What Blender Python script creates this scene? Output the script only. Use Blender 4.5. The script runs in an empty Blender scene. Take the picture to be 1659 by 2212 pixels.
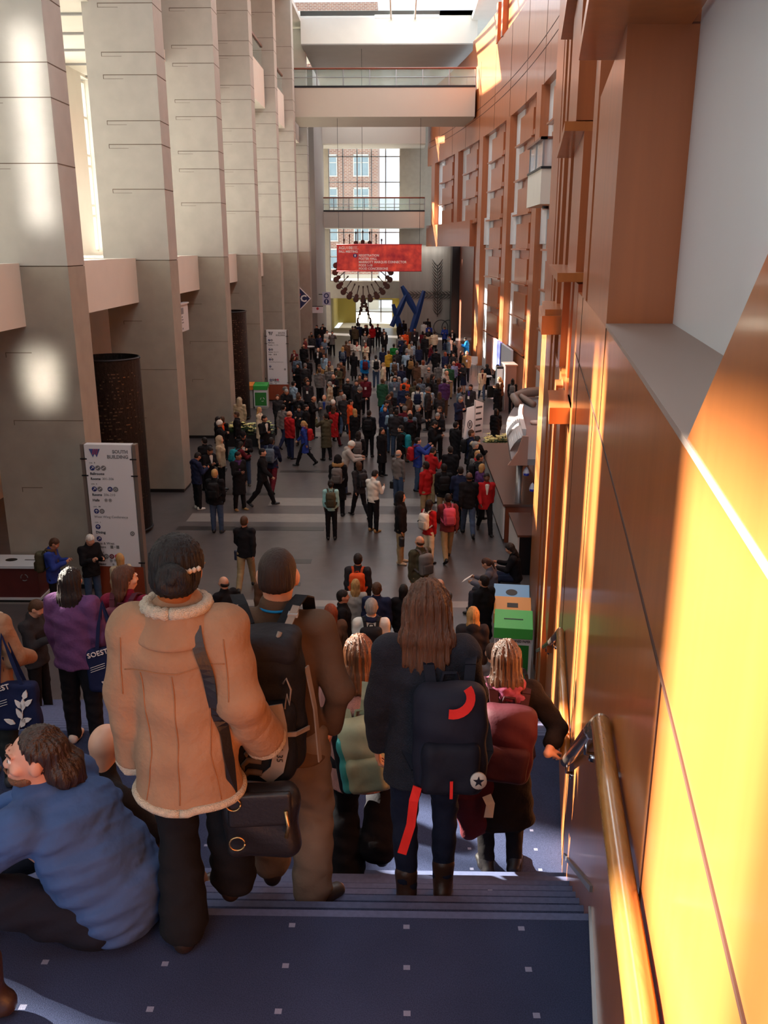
import bpy, bmesh, math, random
import numpy as np
from mathutils import Vector, Matrix
random.seed(7)
SC = bpy.context.scene
COL = SC.collection
# ---------------------------------------------------------------- camera
CAM_H = 7.5
FPX, PCX, PCY = 1900., 829.5, 1106.
PIT, YAW = math.radians(16.8), math.radians(1.11)
cd = bpy.data.cameras.new('camera')
cd.sensor_fit = 'VERTICAL'; cd.sensor_height = 36.; cd.lens = 36. * FPX / 2212.
cd.clip_start = .05; cd.clip_end = 600.
cam = bpy.data.objects.new('camera', cd); COL.objects.link(cam)
cam.location = (0, 0, CAM_H)
cam.rotation_euler = (math.pi / 2 - PIT, 0, YAW)
SC.camera = cam
SC.view_settings.view_transform = 'Standard'
SC.view_settings.look = 'None'
SC.view_settings.gamma = 1.0
SC.view_settings.use_curve_mapping = False
SC.view_settings.exposure = 0.0
try:
    SC.cycles.max_bounces = 7; SC.cycles.diffuse_bounces = 4; SC.cycles.glossy_bounces = 3
    SC.cycles.transparent_max_bounces = 12; SC.cycles.transmission_bounces = 4
    SC.cycles.caustics_reflective = False; SC.cycles.caustics_refractive = False
    SC.cycles.sample_clamp_indirect = 4.0
    SC.cycles.use_denoising = True
except Exception:
    pass
# ---------------------------------------------------------------- sky, sun, daylight and added fill
W = bpy.data.worlds.new('sky'); SC.world = W; W.use_nodes = True
bg = W.node_tree.nodes['Background']
bg.inputs[0].default_value = (.80, .90, 1.0, 1); bg.inputs[1].default_value = 1.6
SUN_DIR = Vector((1.0, -.42, -.49))
sd = bpy.data.lights.new('sun', 'SUN'); sd.energy = 50.0; sd.color = (1, .94, .80); sd.angle = math.radians(1.0)
sun = bpy.data.objects.new('sun', sd); COL.objects.link(sun)
sun.rotation_euler = SUN_DIR.to_track_quat('-Z', 'Y').to_euler()
sun.location = (-30, 20, 30)
def area(name, loc, direction, sx, sy, power, color=(1, 1, 1), spread=180):
    l = bpy.data.lights.new(name, 'AREA'); l.shape = 'RECTANGLE'; l.size = sx; l.size_y = sy
    l.energy = power; l.color = color; l.spread = math.radians(spread)
    o = bpy.data.objects.new(name, l); COL.objects.link(o); o.location = loc
    o.rotation_euler = Vector(direction).to_track_quat('-Z', 'Y').to_euler()
    return o
area('skylight_daylight', (.3, 44, 22.6), (0, 0, -1), 4.4, 62, 2900, (.93, .97, 1))
area('skylight_daylight', (.3, 2, 22.6), (0, 0, -1), 4.4, 14, 180, (.93, .97, 1))  # unseen overhead lamp kept as weak fill above the stairs
area('skylight_daylight', (-3, 74, 20.3), (0, 0, -1), 7, 6, 500, (.95, .97, 1))  # added fill below the solid soffit, brightens the far bridges
area('rear_window_daylight', (-4.5, -9.5, 12), (-.25, 1, -.12), 8, 8, 120, (1, .97, .92))
for k_ in range(9):
    area('window_daylight', (-12.3, 7.2 + 8.25 * k_, 10.5), (1, .0, -.05), 4.5, 6.2, 80, (1, .97, .93))
area('window_glint', (-.6, -4, 11.2), (-6.65, 22.6, -1.5), .45, 3.6, 14, (1, .96, .88), 2.2); area('window_glint', (-.6, -4, 7.4), (-7.0, 22.6, -2.6), .5, 1.0, 7, (1, .96, .88), 2.5)  # added lamps imitating sun reflected off glazing onto the nearest pier
# ---------------------------------------------------------------- helpers
def lin(c):
    return tuple(((v / 255.) / 12.92 if v / 255. <= .04045 else ((v / 255. + .055) / 1.055) ** 2.4) for v in c[:3]) + (1.,)
MATS = {}
def mat(name, rgb, rough=.6, metal=0., var=.0, scale=8., stretch=(1, 1, 1), bump=0., bscale=60., coat=0., spec=None, rgb2=None):
    if name in MATS: return MATS[name]
    m = bpy.data.materials.new(name); m.use_nodes = True; MATS[name] = m
    nt = m.node_tree; b = nt.nodes['Principled BSDF']
    c = lin(rgb); b.inputs['Base Color'].default_value = c
    b.inputs['Roughness'].default_value = rough; b.inputs['Metallic'].default_value = metal
    if coat: b.inputs['Coat Weight'].default_value = coat; b.inputs['Coat Roughness'].default_value = .12
    if spec is not None: b.inputs['Specular IOR Level'].default_value = spec
    if var or bump:
        tc = nt.nodes.new('ShaderNodeTexCoord'); mp = nt.nodes.new('ShaderNodeMapping')
        mp.inputs['Scale'].default_value = stretch; nt.links.new(tc.outputs['Object'], mp.inputs[0])
    if var:
        n = nt.nodes.new('ShaderNodeTexNoise'); n.inputs['Scale'].default_value = scale; n.inputs['Detail'].default_value = 4
        nt.links.new(mp.outputs[0], n.inputs['Vector'])
        r = nt.nodes.new('ShaderNodeValToRGB'); e = r.color_ramp.elements
        c2 = lin(rgb2) if rgb2 else c
        e[0].position = .3; e[1].position = .7
        e[0].color = tuple(v * (1 - var) for v in c[:3]) + (1,)
        e[1].color = tuple(min(1, v * (1 + var)) for v in c2[:3]) + (1,)
        nt.links.new(n.outputs[0], r.inputs[0]); nt.links.new(r.outputs[0], b.inputs['Base Color'])
    if bump:
        n2 = nt.nodes.new('ShaderNodeTexNoise'); n2.inputs['Scale'].default_value = bscale; n2.inputs['Detail'].default_value = 3
        nt.links.new(mp.outputs[0], n2.inputs['Vector'])
        bp = nt.nodes.new('ShaderNodeBump'); bp.inputs['Strength'].default_value = bump; bp.inputs['Distance'].default_value = .02
        nt.links.new(n2.outputs[0], bp.inputs['Height']); nt.links.new(bp.outputs[0], b.inputs['Normal'])
    return m
def glass(name, rgb=(215, 235, 235), alpha=.16, rough=.03):
    if name in MATS: return MATS[name]
    m = bpy.data.materials.new(name); m.use_nodes = True; MATS[name] = m
    nt = m.node_tree; b = nt.nodes['Principled BSDF']
    b.inputs['Base Color'].default_value = lin(rgb); b.inputs['Roughness'].default_value = rough
    b.inputs['Alpha'].default_value = alpha
    return m
def ray(px, py):
    u = (px - PCX) / FPX; v = (PCY - py) / FPX
    cp, sp, cy, sy = math.cos(PIT), math.sin(PIT), math.cos(YAW), math.sin(YAW)
    return Vector((-sy * cp + u * cy - v * sy * sp, cy * cp + u * sy + v * cy * sp, -sp + v * cp))
def gz(px, py, z):
    r = ray(px, py); t = (z - CAM_H) / r.z; return Vector((r.x * t, r.y * t, z))
def at(px, py, Y):
    r = ray(px, py); t = Y / r.y; return Vector((r.x * t, Y, CAM_H + r.z * t))
def tag(o, label=None, cat=None, group=None, kind=None):
    if label: o['label'] = label
    if cat: o['category'] = cat
    if group: o['group'] = group
    if kind: o['kind'] = kind
    return o
def empty(name, loc=(0, 0, 0), rz=0., label=None, cat=None, group=None):
    o = bpy.data.objects.new(name, None); COL.objects.link(o); o.location = loc; o.rotation_euler = (0, 0, rz)
    o.empty_display_size = .1
    return tag(o, label, cat, group)
class MB:
    """collects shapes, links them as one mesh object"""
    def __init__(s): s.v = []; s.f = []; s.mi = []; s.cur = 0
    def _add(s, vs, fs):
        n = len(s.v); s.v += [tuple(v) for v in vs]; s.f += [tuple(i + n for i in f) for f in fs]; s.mi += [s.cur] * len(fs); return s
    def mat(s, i): s.cur = i; return s
    def hexa(s, b, t):
        vs = list(b) + list(t)
        return s._add(vs, [(3, 2, 1, 0), (4, 5, 6, 7), (0, 1, 5, 4), (1, 2, 6, 5), (2, 3, 7, 6), (3, 0, 4, 7)])
    def box(s, x0, x1, y0, y1, z0, z1):
        return s.hexa([(x0, y0, z0), (x1, y0, z0), (x1, y1, z0), (x0, y1, z0)], [(x0, y0, z1), (x1, y0, z1), (x1, y1, z1), (x0, y1, z1)])
    def quad(s, a, b, c, d): return s._add([a, b, c, d], [(0, 1, 2, 3)])
    def prism(s, pts, dirv):
        """extrude planar polygon pts by vector"""
        d = Vector(dirv); n = len(pts); vs = [Vector(p) for p in pts] + [Vector(p) + d for p in pts]
        return s._add(vs, [tuple(range(n))[::-1], tuple(range(n, 2 * n))] + [(i, (i + 1) % n, n + (i + 1) % n, n + i) for i in range(n)])
    def tube(s, pts, r, n=10, caps=True):
        pts = [Vector(p) for p in pts]; R = r if isinstance(r, (list, tuple)) else [r] * len(pts)
        rings = []; base = len(s.v); prev = None
        for i, p in enumerate(pts):
            if i == 0: t = pts[1] - p
            elif i == len(pts) - 1: t = p - pts[-2]
            else: t = (pts[i + 1] - p).normalized() + (p - pts[i - 1]).normalized()
            t.normalize()
            if prev is None:
                a = t.cross(Vector((0, 0, 1)));
                if a.length < .05: a = t.cross(Vector((1, 0, 0)))
            else: a = prev - t * prev.dot(t)
            a.normalize(); prev = a; b = t.cross(a)
            for k in range(n):
                an = 2 * math.pi * k / n
                s.v.append(tuple(p + (a * math.cos(an) + b * math.sin(an)) * R[i]))
        m = len(pts)
        for i in range(m - 1):
            for k in range(n):
                s.f.append((base + i * n + k, base + i * n + (k + 1) % n, base + (i + 1) * n + (k + 1) % n, base + (i + 1) * n + k)); s.mi.append(s.cur)
        if caps:
            s.f.append(tuple(base + k for k in range(n))[::-1]); s.mi.append(s.cur)
            s.f.append(tuple(base + (m - 1) * n + k for k in range(n))); s.mi.append(s.cur)
        return s
    def lathe(s, c, prof, n=16, ax=(1, 1)):
        """profile (r,z) turned about vertical axis through c"""
        base = len(s.v); c = Vector(c)
        for r, z in prof:
            for k in range(n):
                a = 2 * math.pi * k / n; s.v.append((c.x + r * ax[0] * math.cos(a), c.y + r * ax[1] * math.sin(a), c.z + z))
        m = len(prof)
        for i in range(m - 1):
            for k in range(n):
                s.f.append((base + i * n + k, base + i * n + (k + 1) % n, base + (i + 1) * n + (k + 1) % n, base + (i + 1) * n + k)); s.mi.append(s.cur)
        s.f.append(tuple(base + k for k in range(n))[::-1]); s.mi.append(s.cur)
        s.f.append(tuple(base + (m - 1) * n + k for k in range(n))); s.mi.append(s.cur)
        return s
    def mesh(s, name, mats):
        me = bpy.data.meshes.new(name); me.from_pydata(s.v, [], s.f)
        for m in (mats if isinstance(mats, (list, tuple)) else [mats]): me.materials.append(m)
        if any(s.mi): me.polygons.foreach_set('material_index', s.mi)
        me.update(); return me
    def build(s, name, mats, parent=None, smooth=False, bevel=0.):
        me = s.mesh(name, mats)
        bm = bmesh.new(); bm.from_mesh(me); bmesh.ops.recalc_face_normals(bm, faces=bm.faces); bm.to_mesh(me); bm.free()
        if smooth: me.polygons.foreach_set('use_smooth', [True] * len(me.polygons))
        o = bpy.data.objects.new(name, me); COL.objects.link(o)
        if parent is not None: o.parent = parent
        if bevel:
            bv = o.modifiers.new('bevel', 'BEVEL'); bv.width = bevel; bv.segments = 2; bv.limit_method = 'ANGLE'
        return o
def struct(o): o['kind'] = 'structure'; return o
FONT = None
def text_mesh(name, s, size, m, M4, parent=None, align='LEFT', ext=.002, sx=1., bold=0.):
    cu = bpy.data.curves.new(name, 'FONT'); cu.body = s; cu.size = size; cu.extrude = ext; cu.align_x = align; cu.resolution_u = 2
    cu.offset = bold
    t = bpy.data.objects.new(name, cu); COL.objects.link(t)
    dg = bpy.context.evaluated_depsgraph_get(); me = bpy.data.meshes.new_from_object(t.evaluated_get(dg))
    bpy.data.objects.remove(t); bpy.data.curves.remove(cu)
    me.transform(M4 @ Matrix.Diagonal((sx, 1, 1, 1))); me.materials.clear(); me.materials.append(m)
    o = bpy.data.objects.new(name, me); COL.objects.link(o)
    if parent is not None: o.parent = parent
    return o
# ================================================================ materials of the room
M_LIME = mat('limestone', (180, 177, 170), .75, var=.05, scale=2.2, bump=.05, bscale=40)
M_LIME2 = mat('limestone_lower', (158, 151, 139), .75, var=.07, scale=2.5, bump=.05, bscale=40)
M_JOINT = mat('stone_joint', (105, 92, 80), .9)
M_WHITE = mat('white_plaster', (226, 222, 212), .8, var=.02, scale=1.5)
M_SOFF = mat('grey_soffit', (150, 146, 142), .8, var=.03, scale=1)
M_WOOD = mat('cherry_veneer', (166, 92, 50), .36, var=.10, scale=9, stretch=(1, 1, .06), coat=.22)
M_WOODN = mat('cherry_veneer_stair', (180, 106, 54), .30, var=.09, scale=11, stretch=(1, 1, .06), coat=.4)
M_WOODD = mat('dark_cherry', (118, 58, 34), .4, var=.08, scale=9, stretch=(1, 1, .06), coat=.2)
M_WJ = mat('veneer_joint', (70, 38, 26), .7)
M_PANEL = mat('pale_metal_panel', (222, 228, 234), .38, metal=.0, var=.02, scale=1.0, coat=.25)
M_GREY = mat('grey_metal', (150, 150, 152), .35, metal=.7)
M_DARKM = mat('dark_metal', (40, 40, 44), .45, metal=.6)
M_BLACK = mat('black_base', (22, 21, 22), .5)
M_GLASS = glass('rail_glass', (170, 200, 195), .25)
M_WIN = glass('window_glass', (235, 245, 250), .08)
M_FLOOR = mat('dark_granite', (84, 79, 80), .33, var=.12, scale=3, bump=.0, spec=.45)
M_STRIPE = mat('pale_granite', (132, 126, 122), .33, var=.08, scale=4)
M_FDARK = mat('black_granite', (44, 41, 42), .33, var=.1, scale=4)
def carpet_mat():
    m = bpy.data.materials.new('blue_carpet'); m.use_nodes = True; nt = m.node_tree; b = nt.nodes['Principled BSDF']
    b.inputs['Roughness'].default_value = .95; b.inputs['Specular IOR Level'].default_value = .1
    N = nt.nodes.new; L = nt.links.new
    g = N('ShaderNodeNewGeometry'); sx = N('ShaderNodeSeparateXYZ'); L(g.outputs['Position'], sx.inputs[0])
    def cell(out, per, off, half):
        a = N('ShaderNodeMath'); a.operation = 'ADD'; a.inputs[1].default_value = off; L(out, a.inputs[0])
        p = N('ShaderNodeMath'); p.operation = 'PINGPONG'; p.inputs[1].default_value = per / 2; L(a.outputs[0], p.inputs[0])
        c = N('ShaderNodeMath'); c.operation = 'LESS_THAN'; c.inputs[1].default_value = half; L(p.outputs[0], c.inputs[0]); return c.outputs[0]
    mx = N('ShaderNodeMath'); mx.operation = 'MULTIPLY'
    L(cell(sx.outputs[0], .475, -.035 + .475 * 20, .013), mx.inputs[0]); L(cell(sx.outputs[1], .215, .0 + .215 * 40 - .2 + .215, .012), mx.inputs[1])
    n = N('ShaderNodeTexNoise'); n.inputs['Scale'].default_value = 260; n.inputs['Detail'].default_value = 2; L(g.outputs['Position'], n.inputs['Vector'])
    n3 = N('ShaderNodeTexNoise'); n3.inputs['Scale'].default_value = 2.5; L(g.outputs['Position'], n3.inputs['Vector'])
    r = N('ShaderNodeValToRGB'); e = r.color_ramp.elements; e[0].position = .25; e[1].position = .75
    e[0].color = lin((41, 47, 72)); e[1].color = lin((70, 79, 112)); L(n.outputs[0], r.inputs[0])
    mm = N('ShaderNodeMixRGB'); mm.blend_type = 'MULTIPLY'; mm.inputs[0].default_value = .35; L(r.outputs[0], mm.inputs[1]); L(n3.outputs[0], mm.inputs[2])
    mi = N('ShaderNodeMixRGB'); L(mx.outputs[0], mi.inputs[0]); L(mm.outputs[0], mi.inputs[1]); mi.inputs[2].default_value = lin((132, 134, 160))
    L(mi.outputs[0], b.inputs['Base Color'])
    bp = N('ShaderNodeBump'); bp.inputs['Strength'].default_value = .35; bp.inputs['Distance'].default_value = .01; L(n.outputs[0], bp.inputs['Height']); L(bp.outputs[0], b.inputs['Normal'])
    return m
M_CARPET = carpet_mat()
# ================================================================ plan: curves of the two timber walls
def Wn(d): return .285 + .1735 * d - .0016 * d * d            # wall beside the stairs
def Wf(d): return 5.55 - .047 * (d - 49.4) - .00227 * (d - 49.4) ** 2   # curved wall of the hall
Z1, D1 = 4.80, 3.096          # upper landing level and its edge
RIS, TRD, NS = .18, .2587, 8
Z2, D2 = 3.36, 6.95           # middle landing
RIS2, TRD2, NS2 = .168, .33, 20
def stair_z(d):
    if d <= D1: return Z1
    if d < D1 + TRD * (NS - 1): return Z1 - RIS * (int((d - D1) / TRD) + 1)
    if d <= D2: return Z2
    if d < D2 + TRD2 * (NS2 - 1): return Z2 - RIS2 * (int((d - D2) / TRD2) + 1)
    return 0.
# floor of the hall: bands of stone
fl = MB(); bands = [(-4, 0), (17.7, 0), (18.05, 1), (23.8, 0), (24.6, 1), (25.45, 0), (26.3, 1), (35.6, 0), (36.4, 1), (37.3, 0), (38.2, 1), (46.6, 0), (47.4, 1), (48.4, 0), (49.3, 1), (58, 0), (59, 1), (60, 0), (61, 1), (86, 0)]
for (a, _), (b, k) in zip(bands, bands[1:]):
    fl.mat(k); x0 = -14
    if k == 1 and a > 20: 
        xs = {24.6: -6.1, 23.8: -6.1}.get(a, -4.0); fl.mat(0); fl.quad((-14, a, 0), (xs, a, 0), (xs, b, 0), (-14, b, 0)); fl.mat(1); x0 = xs
    fl.quad((x0, a, 0), (8, a, 0), (8, b, 0), (x0, b, 0))
fl.mat(2)
for (x0, x1, y0, y1) in [(-6.2, -4.6, 23.0, 23.35), (-4.5, -2.1, 23.0, 23.35), (-6.0, -4.0, 26.6, 26.85), (-3.4, -2.2, 20.4, 20.7), (-2.7, -2.3, 18.9, 19.1), (-4.2, -2.0, 29.5, 29.8)]:
    fl.box(x0, x1, y0, y1, -.01, .004)
struct(fl.build('floor', [M_FLOOR, M_STRIPE, M_FDARK]))
# carpeted stairs, one continuous run
XL = -9.
prof = [(-4., Z1)]
for k in range(NS):
    y = D1 + TRD * k; z = Z1 - RIS * k
    prof += [(y - .05, z), (y - .012, z + .001), (y, z - .012), (y, z - .026), (y - .02, z - RIS)]
for k in range(NS2):
    y = D2 + TRD2 * k; z = Z2 - RIS2 * k
    prof += [(y - .05, z), (y - .012, z + .001), (y, z - .012), (y, z - .026), (y - .02, z - RIS2)]
st = MB()
M_NOSE = mat('worn_carpet_nosing', (80, 88, 122), .9, var=.1, scale=40)  # light catching the tread edges, painted as a paler carpet colour
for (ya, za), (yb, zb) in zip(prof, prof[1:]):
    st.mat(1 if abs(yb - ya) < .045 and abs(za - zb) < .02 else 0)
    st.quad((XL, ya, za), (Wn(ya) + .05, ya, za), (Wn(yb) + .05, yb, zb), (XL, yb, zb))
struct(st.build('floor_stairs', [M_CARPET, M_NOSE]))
# ================================================================ timber wall beside the stairs
class NW:
    def __init__(s, fn): s.mb = MB(); s.fn = fn
    def box(s, d0, d1, z0, z1, o0, o1, seg=1.5):
        n = max(1, int(math.ceil((d1 - d0) / seg)))
        for i in range(n):
            a = d0 + (d1 - d0) * i / n; b = d0 + (d1 - d0) * (i + 1) / n
            s.mb.hexa([(s.fn(a) + o0, a, z0), (s.fn(a) + o1, a, z0), (s.fn(b) + o1, b, z0), (s.fn(b) + o0, b, z0)],
                      [(s.fn(a) + o0, a, z1), (s.fn(a) + o1, a, z1), (s.fn(b) + o1, b, z1), (s.fn(b) + o0, b, z1)])
        return s
    def poly(s, pts, o0, o1):
        A = [(s.fn(d) + o0, d, z) for d, z in pts]; s.mb.prism(A, (o1 - o0, 0, 0)); return s
    def mat(s, i): s.mb.mat(i); return s
n = NW(Wn)
ED = 19.5
SILL, TOPZ = 7.10, 8.50
# lower wall, up to the sill, with niches left open further along
n.box(-4, 8.3, -.2, SILL, 0, .5)
n.box(8.3, 9.3, -.2, 6.0, 0, .5).box(9.3, ED, -.2, 5.95, 0.0, .5)
n.box(8.3, ED, 5.9, SILL, .22, .5)
n.mat(1)
for z in (6.57,):
    n.box(-4, 8.3, z - .005, z + .005, -.004, .01)
for (d, z0, z1) in [(1.8, 4.8, 6.57), (.2, 6.57, 7.1), (4.6, 6.57, 7.1), (5.2, 3.3, 6.57), (7.4, 3, 7.1), (8.6, 2, 6.0), (11.5, 1, 6)]:
    n.box(d - .004, d + .004, z0, z1, -.004, .01)
wall_right = n.mb.build('wall_right', [M_WOODN, M_WJ]); struct(wall_right)
# upper part: boxes, recesses and ledges
n = NW(Wn)
n.mat(1).box(.2, 4.66, SILL, 14, .34, .5)                       # pale panel at the back of the recess
n.mat(0).box(-4, .9, SILL, 14, 0, .5)
n.poly([(1.82, SILL), (-1.2, SILL), (-1.2, 9.2)], 0, .42)       # raking cheek that follows the upper flight
n.mat(2).box(.4, 4.64, SILL + .002, SILL + .02, -.003, .36)
struct(n.mb.build('wall_right_recess', [M_WOODN, M_PANEL, mat('sill_stone', (158, 138, 128), .5)]))
n = NW(Wn)
n.box(4.64, 6.75, SILL, TOPZ, 0, .5).box(4.64, 5.05, TOPZ + .01, 14, 0, .5)
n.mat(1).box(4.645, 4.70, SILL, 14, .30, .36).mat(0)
struct(n.mb.build('wall_right_box', [M_WOOD, M_WOODD]))
n = NW(Wn)
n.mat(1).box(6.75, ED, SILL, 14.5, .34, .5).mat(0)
n.box(5.05, 6.75, TOPZ + .05, 14, .26, .5)
n.box(7.0, 7.6, 5.9, 14, .0, .4)                                # slim fin beside the box
n.box(8.3, 8.64, SILL, 14, .16, .5)
n.box(8.64, 10.7, 7.25, TOPZ, -.02, .4).box(8.64, 10.9, TOPZ + .09, 9.9, -.10, .4)
n.box(8.9, 9.9, 10.1, 14, .02, .4).box(8.8, 9.6, 6.0, 7.15, .02, .4)
n.box(10.9, 11.35, 5.9, 14.5, .06, .4).box(12.0, 12.7, 5.9, 14.5, .0, .4)
n.box(11.35, 12.0, 9.4, 14.5, .2, .4)
n.box(13.6, 14.2, -.1, 14.5, -.02, .4).box(15.0, 15.6, -.1, 14.5, -.02, .4).box(16.8, ED, -.1, 14.5, .02, .4)
n.box(9.3, 10.4, 3.0, 5.9, -.06, .2).box(10.6, 11.1, .5, 5.9, -.08, .2)
struct(n.mb.build('wall_right_fins', [M_WOOD, M_WOODD]))
n = NW(Wn)
for (d0, d1, z, pr) in [(2.6, 5.48, TOPZ, .2), (8.64, 11.2, TOPZ, .2), (8.3, 12.3, 7.19, .2), (9.0, 12.3, 9.98, .2), (8.5, 9.6, 5.92, .2), (12.3, 14.2, 6.6, .22), (8.64, 12.2, 11.3, .2)]:
    n.box(d0, d1, z, z + .08, -pr, .3)
n.box(12.2, 14.4, 6.35, 6.6, -.26, .2).box(8.5, 9.7, 5.84, 5.92, -.2, .2)
struct(n.mb.build('trim_1', M_WOODN))
# metal strip that follows the stair string
n = NW(Wn)
def strip(d0, z0, d1, z1, h, o):
    n.poly([(d0, z0), (d1, z1), (d1, z1 + h), (d0, z0 + h)], -o, .02)
strip(3.0, 4.98, 4.95, 3.62, .03, .012); strip(-3, 4.9, 3.0, 4.9, .012, .012)
struct(n.mb.build('trim_2', M_GREY))
# ================================================================ curved timber wall of the hall
n = NW(Wf)
n.box(17, 62.4, -.2, 7.5, .42, .7, 3).box(17, 79, 7.5, 20.0, .42, .7, 3)
n.box(17, 79.5, 13.95, 18.4, .06, .45, 2)
n.box(17, 64.5, 18.4, 20.4, .30, .5, 2)
n.box(62.4, 79.5, 7.5, 9.2, .02, .45, 2)
for d in (30, 31.6, 41.0, 42.6, 53, 54.6): n.box(d, d + .5, 18.4, 20.4, .0, .4)
n.mat(1)
for z in (15.3, 15.75): n.box(17, 79, z, z + .03, .05, .07, 2)
for d in range(20, 79, 5): n.box(d, d + .03, 13.95, 18.4, .05, .07)
struct(n.mb.build('wall_hall', [M_WOOD, M_WJ]))
BAYS = [31.3, 40.3, 49.3, 58.3, 67.3, 76.3]
ROWS = [2.4, 4.05, 5.7, 7.35, 9.0, 10.65, 12.3]
npil = NW(Wf); nwh = NW(Wf); nbx = NW(Wf); nle = NW(Wf)
for dk in BAYS:
    zlo = -.1 if dk < 60 else 9.2
    npil.box(dk, dk + 1.3, zlo, 13.95, 0, .5)
    nwh.box(dk - 2.2, dk, zlo, 13.95, .36, .5)
    if dk < 60: nwh.box(dk - 1.6, dk - .02, 7.6, 9.2, .22, .5)
    for i, z in enumerate(ROWS):
        if z < zlo - .3: continue
        lo = z + .06
        if i == 0: nbx.box(dk - 7.7, dk - 2.55, -.1, z - .1, .16, .5)
        nbx.box(dk - 5.9, dk - 2.15, lo, z + 1.22, .18, .5)
        nbx.box(dk - 5.9, dk - 3.9, z + 1.22, z + 1.66, .26, .5)      # near part of the notch filled
        nle.box(dk - 5.9, dk - 1.0, z - .03, z + .05, .12, .4)
        nle.box(dk - 6.3, dk - 5.7, z + .05, z + .28, .2, .5)
for o_ in ((npil, 'wall_hall_pilasters', M_WOOD), (nwh, 'wall_hall_pale_strips', M_PANEL), (nbx, 'wall_hall_boxes', M_WOOD), (nle, 'trim_3', M_WOOD)):
    struct(o_[0].mb.build(o_[1], o_[2]))
# plain timber bay nearest the stairs
n = NW(Wf); n.box(23.9, 24.5, -.1, 13.95, .0, .5).box(25.5, 30.2, -.1, 13.95, .12, .5).box(20, 23.2, -.1, 13.95, -.05, .5)
n.mat(1)
for z in (4.2, 5.5, 8.2, 9.4, 11.8, 13): n.box(25.5, 30.2, z, z + .025, .11, .13)
struct(n.mb.build('wall_hall_plain_bay', [M_WOOD, M_WJ]))
# white box balcony with glass on the timber wall
bal = empty('balcony', (Wf(35.2) - .22, 35.2, 8.75), 0, 'white box balcony with glass and wooden rail projecting from the curved timber wall', 'balcony')
b = MB().box(-.55, .5, -1.4, 2.2, .22, 1.42); b.build('balcony_box', M_WHITE, bal)
MB().box(-.58, .5, -1.45, 2.25, 1.42, 1.5).build('coping', M_DARKM, bal)
g = MB().box(-.5, -.48, -1.3, 2.1, 1.5, 2.4).box(-.5, .4, -1.32, -1.3, 1.5, 2.4); g.build('glass_panel', glass('balcony_glass', (225, 225, 228), .45), bal)
MB().box(-.62, -.40, -1.5, 2.3, 2.4, 2.48).box(-.62, .5, -1.5, -1.3, 2.4, 2.48).build('handrail', M_WOODD, bal)
fr = MB();
for y in (-1.3, .4, 2.1): fr.box(-.53, -.47, y - .03, y + .03, 1.5, 2.4)
fr.build('post', M_GREY, bal)
MB().lathe((-.1, .2, .12), [(.02, .13), (.12, .1), (.12, 0)], 12).build('camera_dome', M_DARKM, bal)
# ================================================================ limestone side
CO = [2.1, 10.35] + [18.6 + 8.25 * k for k in range(7)]
JZ = [9.08, 10.28, 10.9, 12.08, 12.65, 13.86, 14.45, 15.65, 16.25, 17.45, 18.05, 19.25]
for i, d in enumerate(CO):
    c = MB()
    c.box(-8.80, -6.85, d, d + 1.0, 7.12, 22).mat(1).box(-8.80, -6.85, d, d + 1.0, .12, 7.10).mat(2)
    c.box(-8.78, -6.87, d + .02, d + .98, 7.0, 7.2).mat(3).box(-8.76, -6.89, d + .03, d + .97, 0, .13).mat(2)
    for z in JZ:
        c.box(-8.35, -6.845, d - .004, d + .02, z - .009, z + .009).box(-6.87, -6.845, d, d + .99, z - .009, z + .009)
        c.box(-8.36, -8.345, d - .004, d + .02, z - .10, z + .009).box(-8.36, -7.8, d - .003, d + .02, z - .105, z - .097)
    for z, x1 in ((5.35, -7.8), (3.9, -6.85), (2.4, -7.9)):
        c.box(-8.35, x1, d - .004, d + .02, z - .008, z + .008).box(-8.36, -8.345, d - .004, d + .02, z - .10, z + .008)
    struct(c.build('wall_left_pier', [M_LIME, M_LIME2, M_JOINT, M_BLACK]))
# mezzanine slab edge between the piers, aisle ceiling and outer wall with tall windows
sl = MB().box(-12.4, -7.85, -6, 76, 5.9, 7.17); struct(sl.build('floor_mezzanine', M_WHITE))
struct(MB().box(-12.6, -8.6, -6, 78, 13.9, 14.3).build('ceiling_mezzanine', M_WHITE))
# windows in the outer wall (y ranges)
WINS = [(5.3, 7.4), (10.0, 11.4), (14.0, 14.9), (16.6, 18.0), (20.2, 21.3), (23.8, 26.2), (28.9, 29.9), (31.8, 34.4), (37.0, 38.0), (40.0, 42.4), (45.3, 46.3), (48.3, 50.7), (53.5, 54.6), (56.5, 59.0), (61.8, 62.8), (64.8, 67.2), (70, 71), (73, 75.5)]
ow = MB(); y = -7.
for a, b in WINS + [(79, 79.1)]:
    ow.box(-12.9, -12.4, y, a, -.2, 22); 
    if a < 78: ow.box(-12.9, -12.4, a, b, -.2, 7.3).box(-12.9, -12.4, a, b, 13.8, 22)
    y = b
struct(ow.build('wall_left_outer', M_WHITE))
for i, (a, b) in enumerate(WINS):
    w = MB(); n_ = max(1, round((b - a) / .9))
    for k in range(n_ + 1):
        yy = a + (b - a) * k / n_; w.box(-12.75, -12.60, yy - .04, yy + .04, 7.3, 13.8)
    for z in (7.34, 8.7, 9.1, 10.6, 11.0, 12.4, 13.7): w.box(-12.72, -12.62, a, b, z - .04, z + .04)
    f = w.build('window_%d' % (i + 1), M_WHITE); struct(f)
    p = MB().box(-12.68, -12.67, a, b, 7.3, 13.8).build('window_pane', M_WIN, f)
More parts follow.
